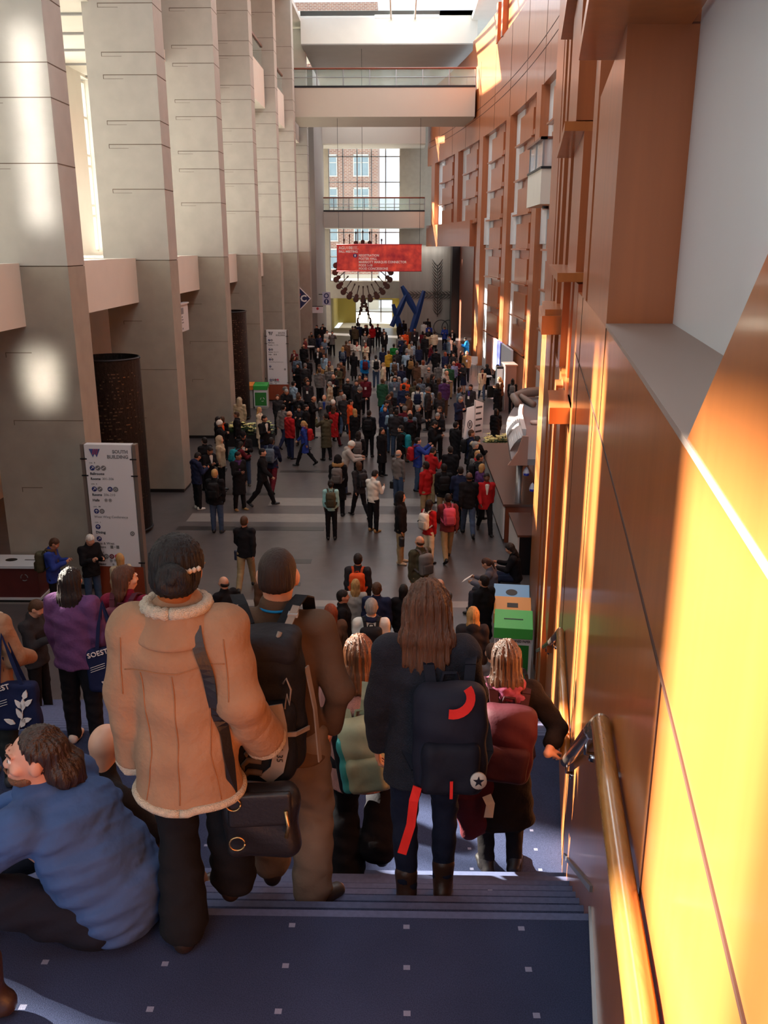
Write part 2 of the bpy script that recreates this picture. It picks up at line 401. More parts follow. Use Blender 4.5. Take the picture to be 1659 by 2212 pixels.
# upper storeys over the aisle
up = MB().box(-9.2, -8.8, -6, 78, 14.3, 22); struct(up.build('wall_left_upper', M_LIME))
dl = MB()
for y in range(4, 76, 2):
    for x in (-10.9, -9.8): dl.lathe((x, y, 13.87), [(.14, .04), (.17, .03), (.17, 0), (.13, -.005)], 14)
lm = bpy.data.materials.new('downlight_lens'); lm.use_nodes = True; lm.node_tree.nodes['Principled BSDF'].inputs['Emission Color'].default_value = (1, .95, .85, 1); lm.node_tree.nodes['Principled BSDF'].inputs['Emission Strength'].default_value = 3
for i, (px, py) in enumerate([(126, 66), (158, 84), (112, 30)]):
    p_ = at(px, py, 30 + 2.6 * i)
    o = MB().lathe((0, 0, 0), [(.13, .06), (.2, .05), (.2, 0), (.15, -.005)], 16).build('ceiling_light', lm); o.location = (-10.2 - .5 * i, 26 + 2.4 * i, 13.86)
    tag(o, ['round ceiling downlight over the aisle behind the nearest stone piers, closest to the camera', 'round ceiling downlight over the aisle, between its two neighbours', 'round ceiling downlight over the aisle, nearest the tall window'][i], 'ceiling light', 'aisle downlights')
cs = MB()
for k in range(30): cs.box(-12.4, -8.8, 4 + 2.4 * k, 4.12 + 2.4 * k, 13.84, 13.9)
struct(cs.build('ceiling_mezzanine_slots', M_GREY))
# small balconies with glass between far piers
for (d0, d1, z0) in ((44.5, 51.4, 14.6), (52.8, 59.7, 14.6), (61, 68, 14.6)):
    t = empty('balcony', (-7.6, (d0 + d1) / 2, z0), 0, {44.5: 'white balcony front with red rail between stone piers, nearer one', 52.8: 'white balcony front with red rail between stone piers, farther one', 61: 'white balcony front high between the farthest stone piers'}[d0], 'balcony', 'balconies between the piers')
    h = (d1 - d0) / 2
    MB().box(-1.22, .2, -h - .05, h + .05, 0, 1.9).build('balcony_front', M_WHITE, t)
    MB().box(.1, .12, -h, h, 1.9, 2.95).build('glass_panel', M_GLASS, t)
    MB().box(.05, .18, -h, h, 2.95, 3.05).build('handrail', M_WOODD, t)
# ================================================================ bridges, roof and far end
def bridge(nm, d, zb, zt, x0, x1, dep, label, rise=0.):
    t = empty(nm, (0, d, zb), 0, label, 'bridge')
    h = zt - zb
    b = MB().hexa([(x0, 0, 0), (x1, 0, 0), (x1, dep, 0), (x0, dep, 0)], [(x0, 0, h - rise), (x1, 0, h), (x1, dep, h), (x0, dep, h - rise)])
    b.build('bridge_deck', M_BRIDGE, t)
    MB().hexa([(x0, -.02, h - rise), (x1, -.02, h), (x1, .1, h), (x0, .1, h - rise)], [(x0, -.02, h - rise + .12), (x1, -.02, h + .12), (x1, .1, h + .12), (x0, .1, h - rise + .12)]).build('kerb', M_DARKM, t)
    MB().hexa([(x0, .03, h - rise), (x1, .03, h), (x1, .05, h), (x0, .05, h - rise)], [(x0, .03, h - rise + 1.05), (x1, .03, h + 1.05), (x1, .05, h + 1.05), (x0, .05, h - rise + 1.05)]).build('glass_panel', M_GLASS, t)
    MB().tube([(x0, 0, h - rise + 1.1), (x1, 0, h + 1.1)], .06, 8).build('handrail', M_WOODD, t)
    MB().tube([(x0, 0, h - rise + .6), (x1, 0, h + .6)], .025, 6).build('mid_rail', M_GREY, t)
    nposts = 7
    for k in range(nposts + 1):
        x = x0 + (x1 - x0) * k / nposts; zr = h - rise * (1 - k / nposts)
        MB().box(x - .03, x + .03, .0, .06, zr, zr + 1.1).build('post', M_GREY, t)
    return t
M_BRIDGE = mat('bridge_plaster', (190, 183, 172), .8, var=.02, scale=.6)
bridge('footbridge', 61, 15.42, 17.12, -7.1, 4.6, 5, 'upper footbridge with glass rail, nearest of those crossing the hall')
bridge('footbridge', 78, 15.6, 17.45, -7.0, 1.9, 4, 'upper footbridge farther off with a gently sloping edge', .35)
bridge('footbridge', 78, 9.0, 10.3, -7.0, 1.9, 4, 'lower footbridge crossing in front of the end window')
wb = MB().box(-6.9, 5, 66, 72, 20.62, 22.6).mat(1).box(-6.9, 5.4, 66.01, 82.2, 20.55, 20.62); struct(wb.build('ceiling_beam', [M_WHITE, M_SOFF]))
struct(MB().box(-8.8, -1.9, -6, 58, 22.0, 22.3).box(-8.8, -6.9, 58, 66, 22, 22.3).box(2.4, 9, -6, 58, 22.0, 22.3).box(4.6, 9, 58, 66, 22.0, 22.3).box(-8.8, 9, -12, -6, 22, 22.3).box(-8.8, 9, 66, 82, 22.3, 22.6).build('ceiling', M_WHITE))
sk = MB()
for k in range(12): sk.box(-1.9, 2.4, -6 + 6.5 * k, -5.9 + 6.5 * k, 22.05, 22.25)
for x in (-.8, .8): sk.box(x - .05, x + .05, -6, 66, 22.05, 22.25)
f = sk.build('window_skylight', M_WHITE); struct(f)
MB().box(-6.9, 2.4, -6, 66, 22.16, 22.17).build('window_pane', M_WIN, f)
# far end: stone jambs, great window, lobby beneath
M_GREYST = mat('grey_stone', (150, 142, 130), .7, var=.05, scale=2)
M_OLIVE = mat('olive_paint', (150, 134, 62), .8, var=.04, scale=1)
fe = MB().box(-9, -6.45, 82, 83, 0, 22).box(-.2, 3.2, 82, 83, 0, 22).box(-6.45, -.2, 81.9, 83, 3.0, 4.5).mat(1).box(-8, -6.6, 70.5, 79, 0, 20)
struct(fe.build('wall_far', [M_LIME2, M_SOFF]))
gw = MB()
for k in range(6):
    x = -6.45 + 6.25 * k / 5; gw.box(x - .05, x + .05, 82.3, 82.5, 4.5, 22)
for z in (4.5, 6.6, 8.7, 10.8, 12.9, 15, 17.1, 19.2): gw.box(-6.45, -.2, 82.3, 82.5, z - .04, z + .04)
f = gw.build('window_end', M_GREY); struct(f)
MB().box(-6.45, -.2, 82.4, 82.41, 4.5, 22).build('window_pane', M_WIN, f)
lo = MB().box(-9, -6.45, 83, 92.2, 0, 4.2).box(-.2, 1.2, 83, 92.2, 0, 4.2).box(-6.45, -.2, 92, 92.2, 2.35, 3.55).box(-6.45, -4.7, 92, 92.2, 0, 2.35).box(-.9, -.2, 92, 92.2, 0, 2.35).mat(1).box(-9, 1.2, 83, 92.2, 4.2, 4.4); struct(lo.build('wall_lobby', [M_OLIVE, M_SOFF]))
area('lobby_lamp', (-3.3, 88, 4.1), (0, .3, -1), 4, 5, 260, (1, .93, .8)); area('recess_spotlight', (2.2, 77.2, 7.3), (0, .8, -1), 3, .4, 80, (1, .93, .82))  # lobby light is an unseen lamp added to brighten the olive wall
dr = MB()
for x in (-4.7, -3.4, -2.1, -.9): dr.box(x - .06, x + .06, 92.05, 92.15, 0, 2.35)
for z in (1.1, 2.3): dr.box(-4.7, -.9, 92.05, 92.15, z - .05, z + .05)
f = dr.build('door_1', M_GREY); struct(f); MB().box(-4.7, -.9, 92.1, 92.11, 0, 2.35).build('door_pane', M_WIN, f)
struct(MB().box(-6, 1, 83, 115, -.06, -.005).build('floor_outside', mat('pale_paving', (205, 200, 190), .8)))
# recess under the end of the timber wall with its metal panel
M_STEEL = mat('brushed_steel_panel', (128, 124, 118), .35, metal=.3, var=.1, scale=3, stretch=(1, 1, .1))
struct(MB().box(-.2, 7, 79.6, 80, 0, 7.6).mat(1).box(4.25, 4.95, 77, 79.6, 0, 7.5).build('wall_recess', [M_STEEL, M_BLACK]))
struct(MB().box(4.9, 9, 62.4, 79, 0, 7.5).build('wall_recess_side', M_WOODD))
# street outside the end window
M_BRICK = bpy.data.materials.new('red_brick'); M_BRICK.use_nodes = True
_nt = M_BRICK.node_tree; _b = _nt.nodes['Principled BSDF']; _b.inputs['Roughness'].default_value = .9
_t = _nt.nodes.new('ShaderNodeTexBrick'); _t.inputs['Color1'].default_value = lin((170, 112, 90)); _t.inputs['Color2'].default_value = lin((140, 84, 68)); _t.inputs['Mortar'].default_value = lin((190, 176, 160)); _t.inputs['Scale'].default_value = 1.0
_t.inputs['Brick Width'].default_value = .5; _t.inputs['Row Height'].default_value = .17; _t.inputs['Mortar Size'].default_value = .03
_g = _nt.nodes.new('ShaderNodeNewGeometry'); _mp = _nt.nodes.new('ShaderNodeMapping'); _mp.inputs['Rotation'].default_value = (math.pi / 2, 0, 0)
_nt.links.new(_g.outputs['Position'], _mp.inputs[0]); _nt.links.new(_mp.outputs[0], _t.inputs['Vector']); _nt.links.new(_t.outputs[0], _b.inputs['Base Color'])
bl = empty('building', (-6.5, 112, 0), 0, 'red brick building with pale-framed windows outside the end window', 'building')
MB().box(-9, 3.6, 0, 9, 4.2, 34).mat(1).box(-9, 3.6, -.1, 9, 0, 4.2).box(-9, 3.6, -.12, .2, 9.9, 10.3).build('wall', [M_BRICK, mat('building_stone', (200, 190, 172), .8)], bl)
M_PANE = mat('dark_pane', (150, 175, 185), .1, var=.1, scale=1)
for zi, z in enumerate((4.9, 8.2, 11.9, 15.6, 19.3, 23)):
    for x in (-4.4, -2.2, 1.6):
        w = MB().box(x - .95, x + .95, -.14, .05, z - .12, z).box(x - .95, x - .85, -.1, .05, z, z + 2.3).box(x + .85, x + .95, -.1, .05, z, z + 2.3).box(x - .95, x + .95, -.1, .05, z + 2.2, z + 2.35).box(x - .04, x + .04, -.1, .05, z, z + 2.3).box(x - .9, x + .9, -.1, .05, z + 1.4, z + 1.48)
        wo = w.build('window', M_WHITE, bl)
        MB().box(x - .9, x + .9, -.03, .0, z, z + 2.3).build('pane', M_PANE, wo)
# ================================================================ sculpting engine: smooth unions of tapered shapes -> one skin
class SD:
    def __init__(s, lo, hi, h):
        s.h = h; s.lo = np.array(lo, float) - 2.5 * h
        nn = np.ceil((np.array(hi, float) - s.lo) / h).astype(int) + 4
        s.D = np.full(nn, .12, np.float32); s.n = nn
        s.ax = [s.lo[i] + h * np.arange(nn[i]) for i in range(3)]
    def win(s, lo, hi):
        a = np.clip(np.floor((np.array(lo) - s.lo) / s.h).astype(int), 0, s.n - 1); b = np.clip(np.ceil((np.array(hi) - s.lo) / s.h).astype(int) + 1, 1, s.n)
        sl = tuple(slice(int(a[i]), int(max(b[i], a[i] + 1))) for i in range(3))
        X, Y, Z = np.meshgrid(s.ax[0][sl[0]], s.ax[1][sl[1]], s.ax[2][sl[2]], indexing='ij', sparse=True)
        return sl, X, Y, Z
    def mix(s, sl, d, k, sub=False):
        a = s.D[sl]
        if sub:
            d = -d; h = np.maximum(k - np.abs(a - d), 0) / k; s.D[sl] = np.maximum(a, d) + h * h * k / 4
        else:
            h = np.maximum(k - np.abs(a - d), 0) / k; s.D[sl] = np.minimum(a, d) - h * h * k / 4
        return s
    def cap(s, a, b, ra, rb=None, k=.02, sub=False, u=None, ry=None):
        """tapered capsule; ra/rb a radius or (side, depth) pair measured along u and its normal"""
        a = np.array(a, float); b = np.array(b, float)
        if rb is None: rb = ra
        A = ra if isinstance(ra, tuple) else (ra, ra); B = rb if isinstance(rb, tuple) else (rb, rb)
        m = max(A + B) + k + 2 * s.h
        sl, X, Y, Z = s.win(np.minimum(a, b) - m, np.maximum(a, b) + m)
        ba = b - a; L2 = float(ba @ ba) + 1e-12
        dx, dy, dz = X - a[0], Y - a[1], Z - a[2]
        t = np.clip((dx * ba[0] + dy * ba[1] + dz * ba[2]) / L2, 0, 1)
        dx = dx - t * ba[0]; dy = dy - t * ba[1]; dz = dz - t * ba[2]
        if A[0] == A[1] and B[0] == B[1]:
            d = np.sqrt(dx * dx + dy * dy + dz * dz) - (A[0] + (B[0] - A[0]) * t)
        else:
            w = ba / math.sqrt(L2); u = np.array(u if u is not None else (1, 0, 0), float); u = u - w * (u @ w); u /= np.linalg.norm(u); v = np.cross(w, u)
            pu = dx * u[0] + dy * u[1] + dz * u[2]; pv = dx * v[0] + dy * v[1] + dz * v[2]; pw = dx * w[0] + dy * w[1] + dz * w[2]
            rx = A[0] + (B[0] - A[0]) * t; ryy = A[1] + (B[1] - A[1]) * t; rm = np.minimum(rx, ryy)
            d = (np.sqrt((pu / rx) ** 2 + (pv / ryy) ** 2 + (pw / rm) ** 2) - 1) * (rm * .5 + .5 * np.maximum(rx, ryy))
        return s.mix(sl, d.astype(np.float32), k, sub)
    def ell(s, c, r, k=.02, sub=False, M=None):
        c = np.array(c, float); r = np.array(r, float); m = r.max() + k + 2 * s.h
        sl, X, Y, Z = s.win(c - m, c + m); dx, dy, dz = X - c[0], Y - c[1], Z - c[2]
        if M is not None:
            M = np.array(M, float); dx, dy, dz = (M[0, 0] * dx + M[1, 0] * dy + M[2, 0] * dz, M[0, 1] * dx + M[1, 1] * dy + M[2, 1] * dz, M[0, 2] * dx + M[1, 2] * dy + M[2, 2] * dz)
        k0 = np.sqrt((dx / r[0]) ** 2 + (dy / r[1]) ** 2 + (dz / r[2]) ** 2); k1 = np.sqrt((dx / r[0] ** 2) ** 2 + (dy / r[1] ** 2) ** 2 + (dz / r[2] ** 2) ** 2) + 1e-9
        return s.mix(sl, (k0 * (k0 - 1) / k1).astype(np.float32), k, sub)
    def rbox(s, c, half, rnd, k=.015, sub=False, M=None):
        c = np.array(c, float); q = np.array(half, float); m = np.linalg.norm(q) + rnd + k + s.h
        sl, X, Y, Z = s.win(c - m, c + m); dx, dy, dz = X - c[0], Y - c[1], Z - c[2]
        if M is not None:
            M = np.array(M, float); dx, dy, dz = (M[0, 0] * dx + M[1, 0] * dy + M[2, 0] * dz, M[0, 1] * dx + M[1, 1] * dy + M[2, 1] * dz, M[0, 2] * dx + M[1, 2] * dy + M[2, 2] * dz)
        a, b, e = np.abs(dx) - q[0] + rnd, np.abs(dy) - q[1] + rnd, np.abs(dz) - q[2] + rnd
        d = np.sqrt(np.maximum(a, 0) ** 2 + np.maximum(b, 0) ** 2 + np.maximum(e, 0) ** 2) + np.minimum(np.maximum(np.maximum(a, b), e), 0) - rnd
        return s.mix(sl, d.astype(np.float32), k, sub)
    def cut(s, p, nrm, k=.006):
        """keep the side nrm points away from"""
        X, Y, Z = np.meshgrid(*s.ax, indexing='ij', sparse=True); nrm = np.array(nrm, float); nrm /= np.linalg.norm(nrm)
        d = ((X - p[0]) * nrm[0] + (Y - p[1]) * nrm[1] + (Z - p[2]) * nrm[2]).astype(np.float32)
        h = np.maximum(k - np.abs(s.D - d), 0) / k; s.D = np.maximum(s.D, d) + h * h * k / 4; return s
    def wrinkle(s, amp, fx, fy, fz, ph=0.):
        X, Y, Z = np.meshgrid(*s.ax, indexing='ij', sparse=True)
        w = np.sin(fx * X + 1.7 * np.sin(fz * .6 * Z + fy * .5 * Y + ph) + ph) * np.sin(fz * Z + 1.3 * np.sin(fx * .7 * X + fy * .8 * Y + 2 * ph)) + .5 * np.sin(fy * Y * 1.3 + fz * 1.6 * Z + fx * .9 * X + ph)
        s.D = s.D + (amp * w).astype(np.float32); return s
    def strands(s, amp, f, axis=(0, 0)):
        X, Y, Z = np.meshgrid(*s.ax, indexing='ij', sparse=True)
        a = np.arctan2(X - axis[0], -(Y - axis[1])) + .0 * Z
        s.D = s.D + (amp * (np.sin(a * f + 9 * Z) + .6 * np.sin(a * f * 1.7 + 2 - 14 * Z))).astype(np.float32); return s
    def mesh(s, name, smooth=True):
        D = s.D; n = D.shape; ins = D < 0
        c = [ins[i:n[0] - 1 + i, j:n[1] - 1 + j, k:n[2] - 1 + k] for i in (0, 1) for j in (0, 1) for k in (0, 1)]
        cnt = sum(x.astype(np.int8) for x in c); act = (cnt > 0) & (cnt < 8)
        idx = -np.ones(act.shape, np.int64); I = np.argwhere(act); idx[act] = np.arange(len(I))
        P = np.zeros((len(I), 3)); W_ = np.zeros(len(I))
        val = {}
        for a in range(8):
            o = ((a >> 2) & 1, (a >> 1) & 1, a & 1); val[a] = D[I[:, 0] + o[0], I[:, 1] + o[1], I[:, 2] + o[2]]
        for a in range(8):
            for bit in (4, 2, 1):
                if a & bit: continue
                b = a | bit; va, vb = val[a], val[b]; x = (va < 0) != (vb < 0)
                t = np.where(x, va / np.where(x, va - vb, 1), 0)
                oa = np.array([(a >> 2) & 1, (a >> 1) & 1, a & 1], float); ob = np.array([(b >> 2) & 1, (b >> 1) & 1, b & 1], float)
                P += np.where(x[:, None], oa + (ob - oa) * t[:, None], 0); W_ += x
        P = (I + P / np.maximum(W_, 1)[:, None]) * s.h + s.lo
        F = []
        for ax in range(3):
            b1, b2 = (ax + 1) % 3, (ax + 2) % 3
            sa = [slice(None)] * 3; sb = [slice(None)] * 3; sa[ax] = slice(0, -1); sb[ax] = slice(1, None)
            x = ins[tuple(sa)] != ins[tuple(sb)]; E = np.argwhere(x)
            E = E[(E[:, b1] > 0) & (E[:, b2] > 0) & (E[:, b1] < n[b1] - 1) & (E[:, b2] < n[b2] - 1)]
            fl_ = ins[E[:, 0], E[:, 1], E[:, 2]]
            q = []
            for (u, v) in ((1, 1), (0, 1), (0, 0), (1, 0)):
                e = E.copy(); e[:, b1] -= u; e[:, b2] -= v; q.append(idx[e[:, 0], e[:, 1], e[:, 2]])
            Q = np.stack(q, 1); Q[~fl_] = Q[~fl_][:, ::-1]; F.append(Q)
        F = np.concatenate(F); F = F[(F >= 0).all(1)]
        me = bpy.data.meshes.new(name)
        me.vertices.add(len(P)); me.vertices.foreach_set('co', P.astype(np.float32).ravel())
        me.loops.add(len(F) * 4); me.loops.foreach_set('vertex_index', F.astype(np.int32).ravel())
        me.polygons.add(len(F)); me.polygons.foreach_set('loop_start', np.arange(0, len(F) * 4, 4, dtype=np.int32)); me.polygons.foreach_set('loop_total', np.full(len(F), 4, np.int32))
        me.update(calc_edges=True); me.validate()
        if smooth: me.polygons.foreach_set('use_smooth', np.ones(len(me.polygons), bool))
        return me
# ---------------------------------------------------------------- skeleton (faces +Y, feet on z=0, 1.72 m)
V3 = lambda *a: np.array(a, float)
def skel(lean=0, legs=((0, 0, .03), (0, 0, .03)), arms=((0, .12, .15, .1), (0, .12, .15, .1)), head=(0, 0), foot=(0, 0), pz=None, wide=1., side=0.):
    J = {}; P = V3(0, 0, 0); J['P'] = P
    up = V3(math.sin(side) * math.cos(lean), math.sin(lean), math.cos(lean) * math.cos(side)); J['up'] = up
    J['C'] = P + up * .30; J['N'] = P + up * .515; fw = np.cross(up, V3(1, 0, 0)); fw = V3(0, math.cos(lean), -math.sin(lean)); J['fw'] = fw
    ht = lean * .6 + head[0]; hu = V3(math.sin(side) * .5, math.sin(ht), math.cos(ht)); hu /= np.linalg.norm(hu)
    J['H'] = J['N'] + hu * .165 + fw * .012; J['hp'] = ht; J['hy'] = head[1]; J['hu'] = hu
    zmin = 9
    for s_, i in ((-1, 0), (1, 1)):
        a, b, ab = legs[i]; hip = P + V3(s_ * .088 * wide, 0, -.04)
        th = V3(s_ * math.sin(ab), math.sin(a) * math.cos(ab), -math.cos(a) * math.cos(ab)); kn = hip + th * .425
        sh = V3(s_ * math.sin(ab) * .35, math.sin(a - b), -math.cos(a - b)); sh /= np.linalg.norm(sh); an = kn + sh * .405
        fp = foot[i]; fd = V3(s_ * .18, math.cos(fp), -math.sin(fp)); fd /= np.linalg.norm(fd); fu = V3(0, math.sin(fp), math.cos(fp))
        heel = an - fd * .045 - fu * .055; toe = an + fd * .155 - fu * .062
        J['hip%d' % i], J['kn%d' % i], J['an%d' % i], J['heel%d' % i], J['toe%d' % i] = hip, kn, an, heel, toe
        zmin = min(zmin, heel[2] - .03, toe[2] - .024)
        p, o, e, w = arms[i]; sp = J['N'] - up * .055 + V3(s_ * .172 * wide, 0, 0) - fw * .01
        ua = V3(s_ * math.sin(o), math.sin(p) * math.cos(o), -math.cos(p) * math.cos(o)); el = sp + ua * .285
        fa = V3(s_ * (math.sin(o) * .35 - math.sin(w)), math.sin(p + e), -math.cos(p + e)); fa /= np.linalg.norm(fa); wr = el + fa * .245
        J['sh%d' % i], J['el%d' % i], J['wr%d' % i], J['fa%d' % i] = sp, el, wr, fa
    off = V3(0, 0, -zmin if pz is None else pz)
    for k in list(J):
        if k not in ('up', 'fw', 'hu', 'hp', 'hy', 'fa0', 'fa1'): J[k] = J[k] + off
    J['wide'] = wide
    return J
def bounds(J, m=.25):
    pts = np.array([J[k] for k in J if isinstance(J[k], np.ndarray) and k not in ('up', 'fw', 'hu', 'fa0', 'fa1')])
    return pts.min(0) - m, pts.max(0) + m
def hand(S, wr, d, s_, k=.008, curl=.5, palm=None, spread=.5, sc=1.):
    """palm, four unequal bent fingers and a thumb from the side of the palm"""
    d = d / np.linalg.norm(d); n_ = V3(-s_, .0, 0) if palm is None else np.array(palm, float); n_ = n_ - d * (n_ @ d); n_ /= np.linalg.norm(n_)
    u = np.cross(d, n_) * 1.; 
    S.cap(wr, wr + d * .075 * sc, (.026 * sc, .015 * sc), (.036 * sc, .014 * sc), k + .006, u=u)
    kb = wr + d * .082 * sc
    fwd_u = u
    for j, (o, L) in enumerate(((-.028, .066), (-.0095, .076), (.0095, .071), (.027, .056))):
        b = kb + fwd_u * o * sc; L *= sc; cu = curl * (.9 + .08 * j)
        p1 = b + (d * math.cos(cu * .7) + n_ * math.sin(cu * .7)) * L * .45 + fwd_u * o * spread * .3
        p2 = p1 + (d * math.cos(cu * 1.6) + n_ * math.sin(cu * 1.6)) * L * .33
        p3 = p2 + (d * math.cos(cu * 2.4) + n_ * math.sin(cu * 2.4)) * L * .24
        S.cap(b - d * .012, p1, .0098 * sc, .0088 * sc, k * .5).cap(p1, p2, .0088 * sc, .008 * sc, k * .4).cap(p2, p3, .008 * sc, .0068 * sc, k * .4)
    t0 = wr + d * .022 * sc - fwd_u * .026 * sc; t1 = t0 + (d * .55 - fwd_u * .55 + n_ * .5) * .042 * sc; t2 = t1 + (d * .85 - fwd_u * .15 + n_ * .45) * .032 * sc
    S.cap(t0, t1, .0135 * sc, .011 * sc, k).cap(t1, t2, .0105 * sc, .0085 * sc, k * .5)
def headshape(S, J, k=.012, fine=False):
    H = J['H']; p, y = J['hp'], J['hy']
    R = (Matrix.Rotation(-p, 3, 'X') @ Matrix.Rotation(y, 3, 'Z')); R = np.array(R)
    T = lambda a, b, c: H + R @ V3(a, b, c)
    S.ell(T(0, -.012, .022), (.077, .096, .094), k, M=R).ell(T(0, .018, -.03), (.062, .070, .082), .03, M=R).ell(T(0, .042, -.075), (.037, .036, .034), .03, M=R)
    S.cap(T(0, -.03, -.06), J['N'] - J['up'] * .03, .056, .064, .03)
    S.cap(T(0, .088, .014), T(0, .103, -.020), .0085, .0120, .012)
    for s_ in (-1, 1):
        S.ell(T(s_ * .078, -.004, -.006), (.015, .024, .036), .008, M=R)
        S.ell(T(s_ * .031, .098, .012), (.021, .018, .013), .014, sub=True, M=R)
        S.ell(T(s_ * .045, .066, -.022), (.026, .024, .022), .02, M=R)
    if fine:
        for s_ in (-1, 1): S.cap(T(s_ * .012, .099, .030), T(s_ * .052, .082, .034), .008, .006, .012).ell(T(s_ * .031, .083, .011), (.0135, .0125, .0125), .003, M=R).ell(T(s_ * .012, .098, -.024), (.009, .010, .008), .008, M=R)
        S.cap(T(-.02, .089, -.057), T(.02, .089, -.057), .0075, .0075, .006).cap(T(-.017, .088, -.067), T(.017, .088, -.067), .0085, .0085, .006)
        S.cap(T(-.024, .099, -.0618), T(.024, .099, -.0618), .003, .003, .004, sub=True)
    return R
def body_mesh(J, h, handargs=({}, {}), fine=False, wt=1., nohand=()):
    lo, hi = bounds(J); S = SD(lo, hi, h); up = J['up']; P, C, N = J['P'], J['C'], J['N']; k = .03; wd = J['wide']
    S.cap(P - up * .03, P + up * .13, (.150 * wd * wt, .100 * wt), (.128 * wd * wt, .092 * wt), k).cap(P + up * .13, C + up * .06, (.128 * wd * wt, .092 * wt), (.15 * wd * wt, .105 * wt), k).cap(C + up * .06, N - up * .05, (.15 * wd * wt, .105), (.10 * wd, .066), k)
    for i in (0, 1):
        S.cap(N - up * .05, J['sh%d' % i], .055, .052, k).cap(J['sh%d' % i], J['el%d' % i], .047 * wt, .038, k).cap(J['el%d' % i], J['wr%d' % i], .038, .026, .02)
        S.cap(J['hip%d' % i], J['kn%d' % i], .083 * wt, .054, k).cap(J['kn%d' % i], J['an%d' % i], .053, .037, .02)
        kc = J['kn%d' % i] * .65 + J['an%d' % i] * .35; S.ell(kc - J['fw'] * .02, (.046, .046, .1), .03)
        S.cap(J['heel%d' % i], J['toe%d' % i], .032, .024, .02).cap(J['an%d' % i], J['heel%d' % i] * .6 + J['toe%d' % i] * .4, .036, .03, .02)
        if i not in nohand: hand(S, J['wr%d' % i], handargs[i].get('d', J['fa%d' % i]), -1 if i == 0 else 1, **{a: b for a, b in handargs[i].items() if a != 'd'})
    headshape(S, J, fine=fine)
    return S.mesh('body')
def top_mesh(J, h, ease=.022, hem=.16, sleeve=1., puff=0., wr=.004, hood=False, collar=.03, wt=1., flare=.02, seed=0., fr=(22, 20, 26)):
    lo, hi = bounds(J); S = SD(lo, hi, h); up = J['up']; P, C, N, fw = J['P'], J['C'], J['N'], J['fw']; k = .03; e = ease + puff; wd = J['wide']
    dn = V3(0, 0, -1) if hem > .3 else -up
    Pb = P + dn * (hem + .05)
    S.cap(Pb, P, ((.158 + flare) * wd * wt + e, (.108 + flare * .6) * wt + e), (.152 * wd * wt + e, .104 * wt + e), k)
    S.cap(P, P + up * .14, (.152 * wd * wt + e, .104 * wt + e), (.136 * wd * wt + e, .100 * wt + e), k).cap(P + up * .14, C + up * .06, (.136 * wd * wt + e, .1 * wt + e), (.155 * wd * wt + e, .112 * wt + e), k)
    S.cap(C + up * .06, N - up * .055, (.155 * wd * wt + e, .112 * wt + e), (.105 * wd + e * .6, .072 + e * .6), k)
    S.cut(P + dn * hem, dn)
    for i in (0, 1):
        a, b, c = J['sh%d' % i], J['el%d' % i], J['wr%d' % i]; E = e * .8
        S.cap(N - up * .055, a, .06 + E * .6, .056 + E, k).cap(a, b, .05 * wt + E, .042 + E, k)
        if sleeve >= 1: S.cap(b, c, .042 + E, .031 + E * .7, .02)
        elif sleeve > .5: S.cap(b, b + (c - b) * (sleeve - .5) * 2, .042 + E, .036 + E, .02)
    if collar: S.cap(N - up * .02, N + up * collar, .066 + e * .4, .064 + e * .3, .02)
    if hood: S.ell(N - fw * .075 + up * .01, (.10, .065, .075), .03)
    if wr: S.wrinkle(wr, *fr, seed)
    return S.mesh('top')
def trousers_mesh(J, h, ease=.014, wr=.003, flare=0., seed=0., wt=1., length=1.):
    lo, hi = bounds(J); hi = np.maximum(J['P'] + .3, np.maximum(J['kn0'], J['kn1']) + .2); S = SD(lo, hi, h); up = J['up']; P = J['P']; e = ease; wd = J['wide']
    S.cap(P - V3(0, 0, .03), P + up * .11, (.148 * wd * wt + e, .104 * wt + e), (.130 * wd * wt + e, .095 * wt + e), .03)
    for i in (0, 1):
        a, b, c = J['hip%d' % i], J['kn%d' % i], J['an%d' % i]; c2 = b + (c - b) * length
        S.cap(a, b, .088 * wt + e, .060 + e, .025).cap(b, c2 + (c2 - b) * .02, .060 + e, .046 + e + flare, .02)
        kc = b * .65 + c * .35; S.ell(kc - J['fw'] * .018, (.05 + e * .6, .05 + e * .6, .1), .03)
    if wr: S.wrinkle(wr, 25, 25, 38, seed)
    return S.mesh('trousers')
def skirt_mesh(J, h, hem=.45, flare=.05, ease=.02):
    lo, hi = bounds(J); hi = J['P'] + .4; S = SD(lo, hi, h); P = J['P']; up = J['up']; wd = J['wide']
    S.cap(P - V3(0, 0, hem + .05), P, (.16 * wd + flare, .12 + flare), (.155 * wd + ease, .11 + ease), .03).cap(P, P + up * .12, (.152 * wd + ease, .106 + ease), (.13 * wd + ease, .095 + ease), .03)
    S.cut(P - V3(0, 0, hem), (0, 0, -1)).wrinkle(.005, 40, 40, 4)
    return S.mesh('skirt')
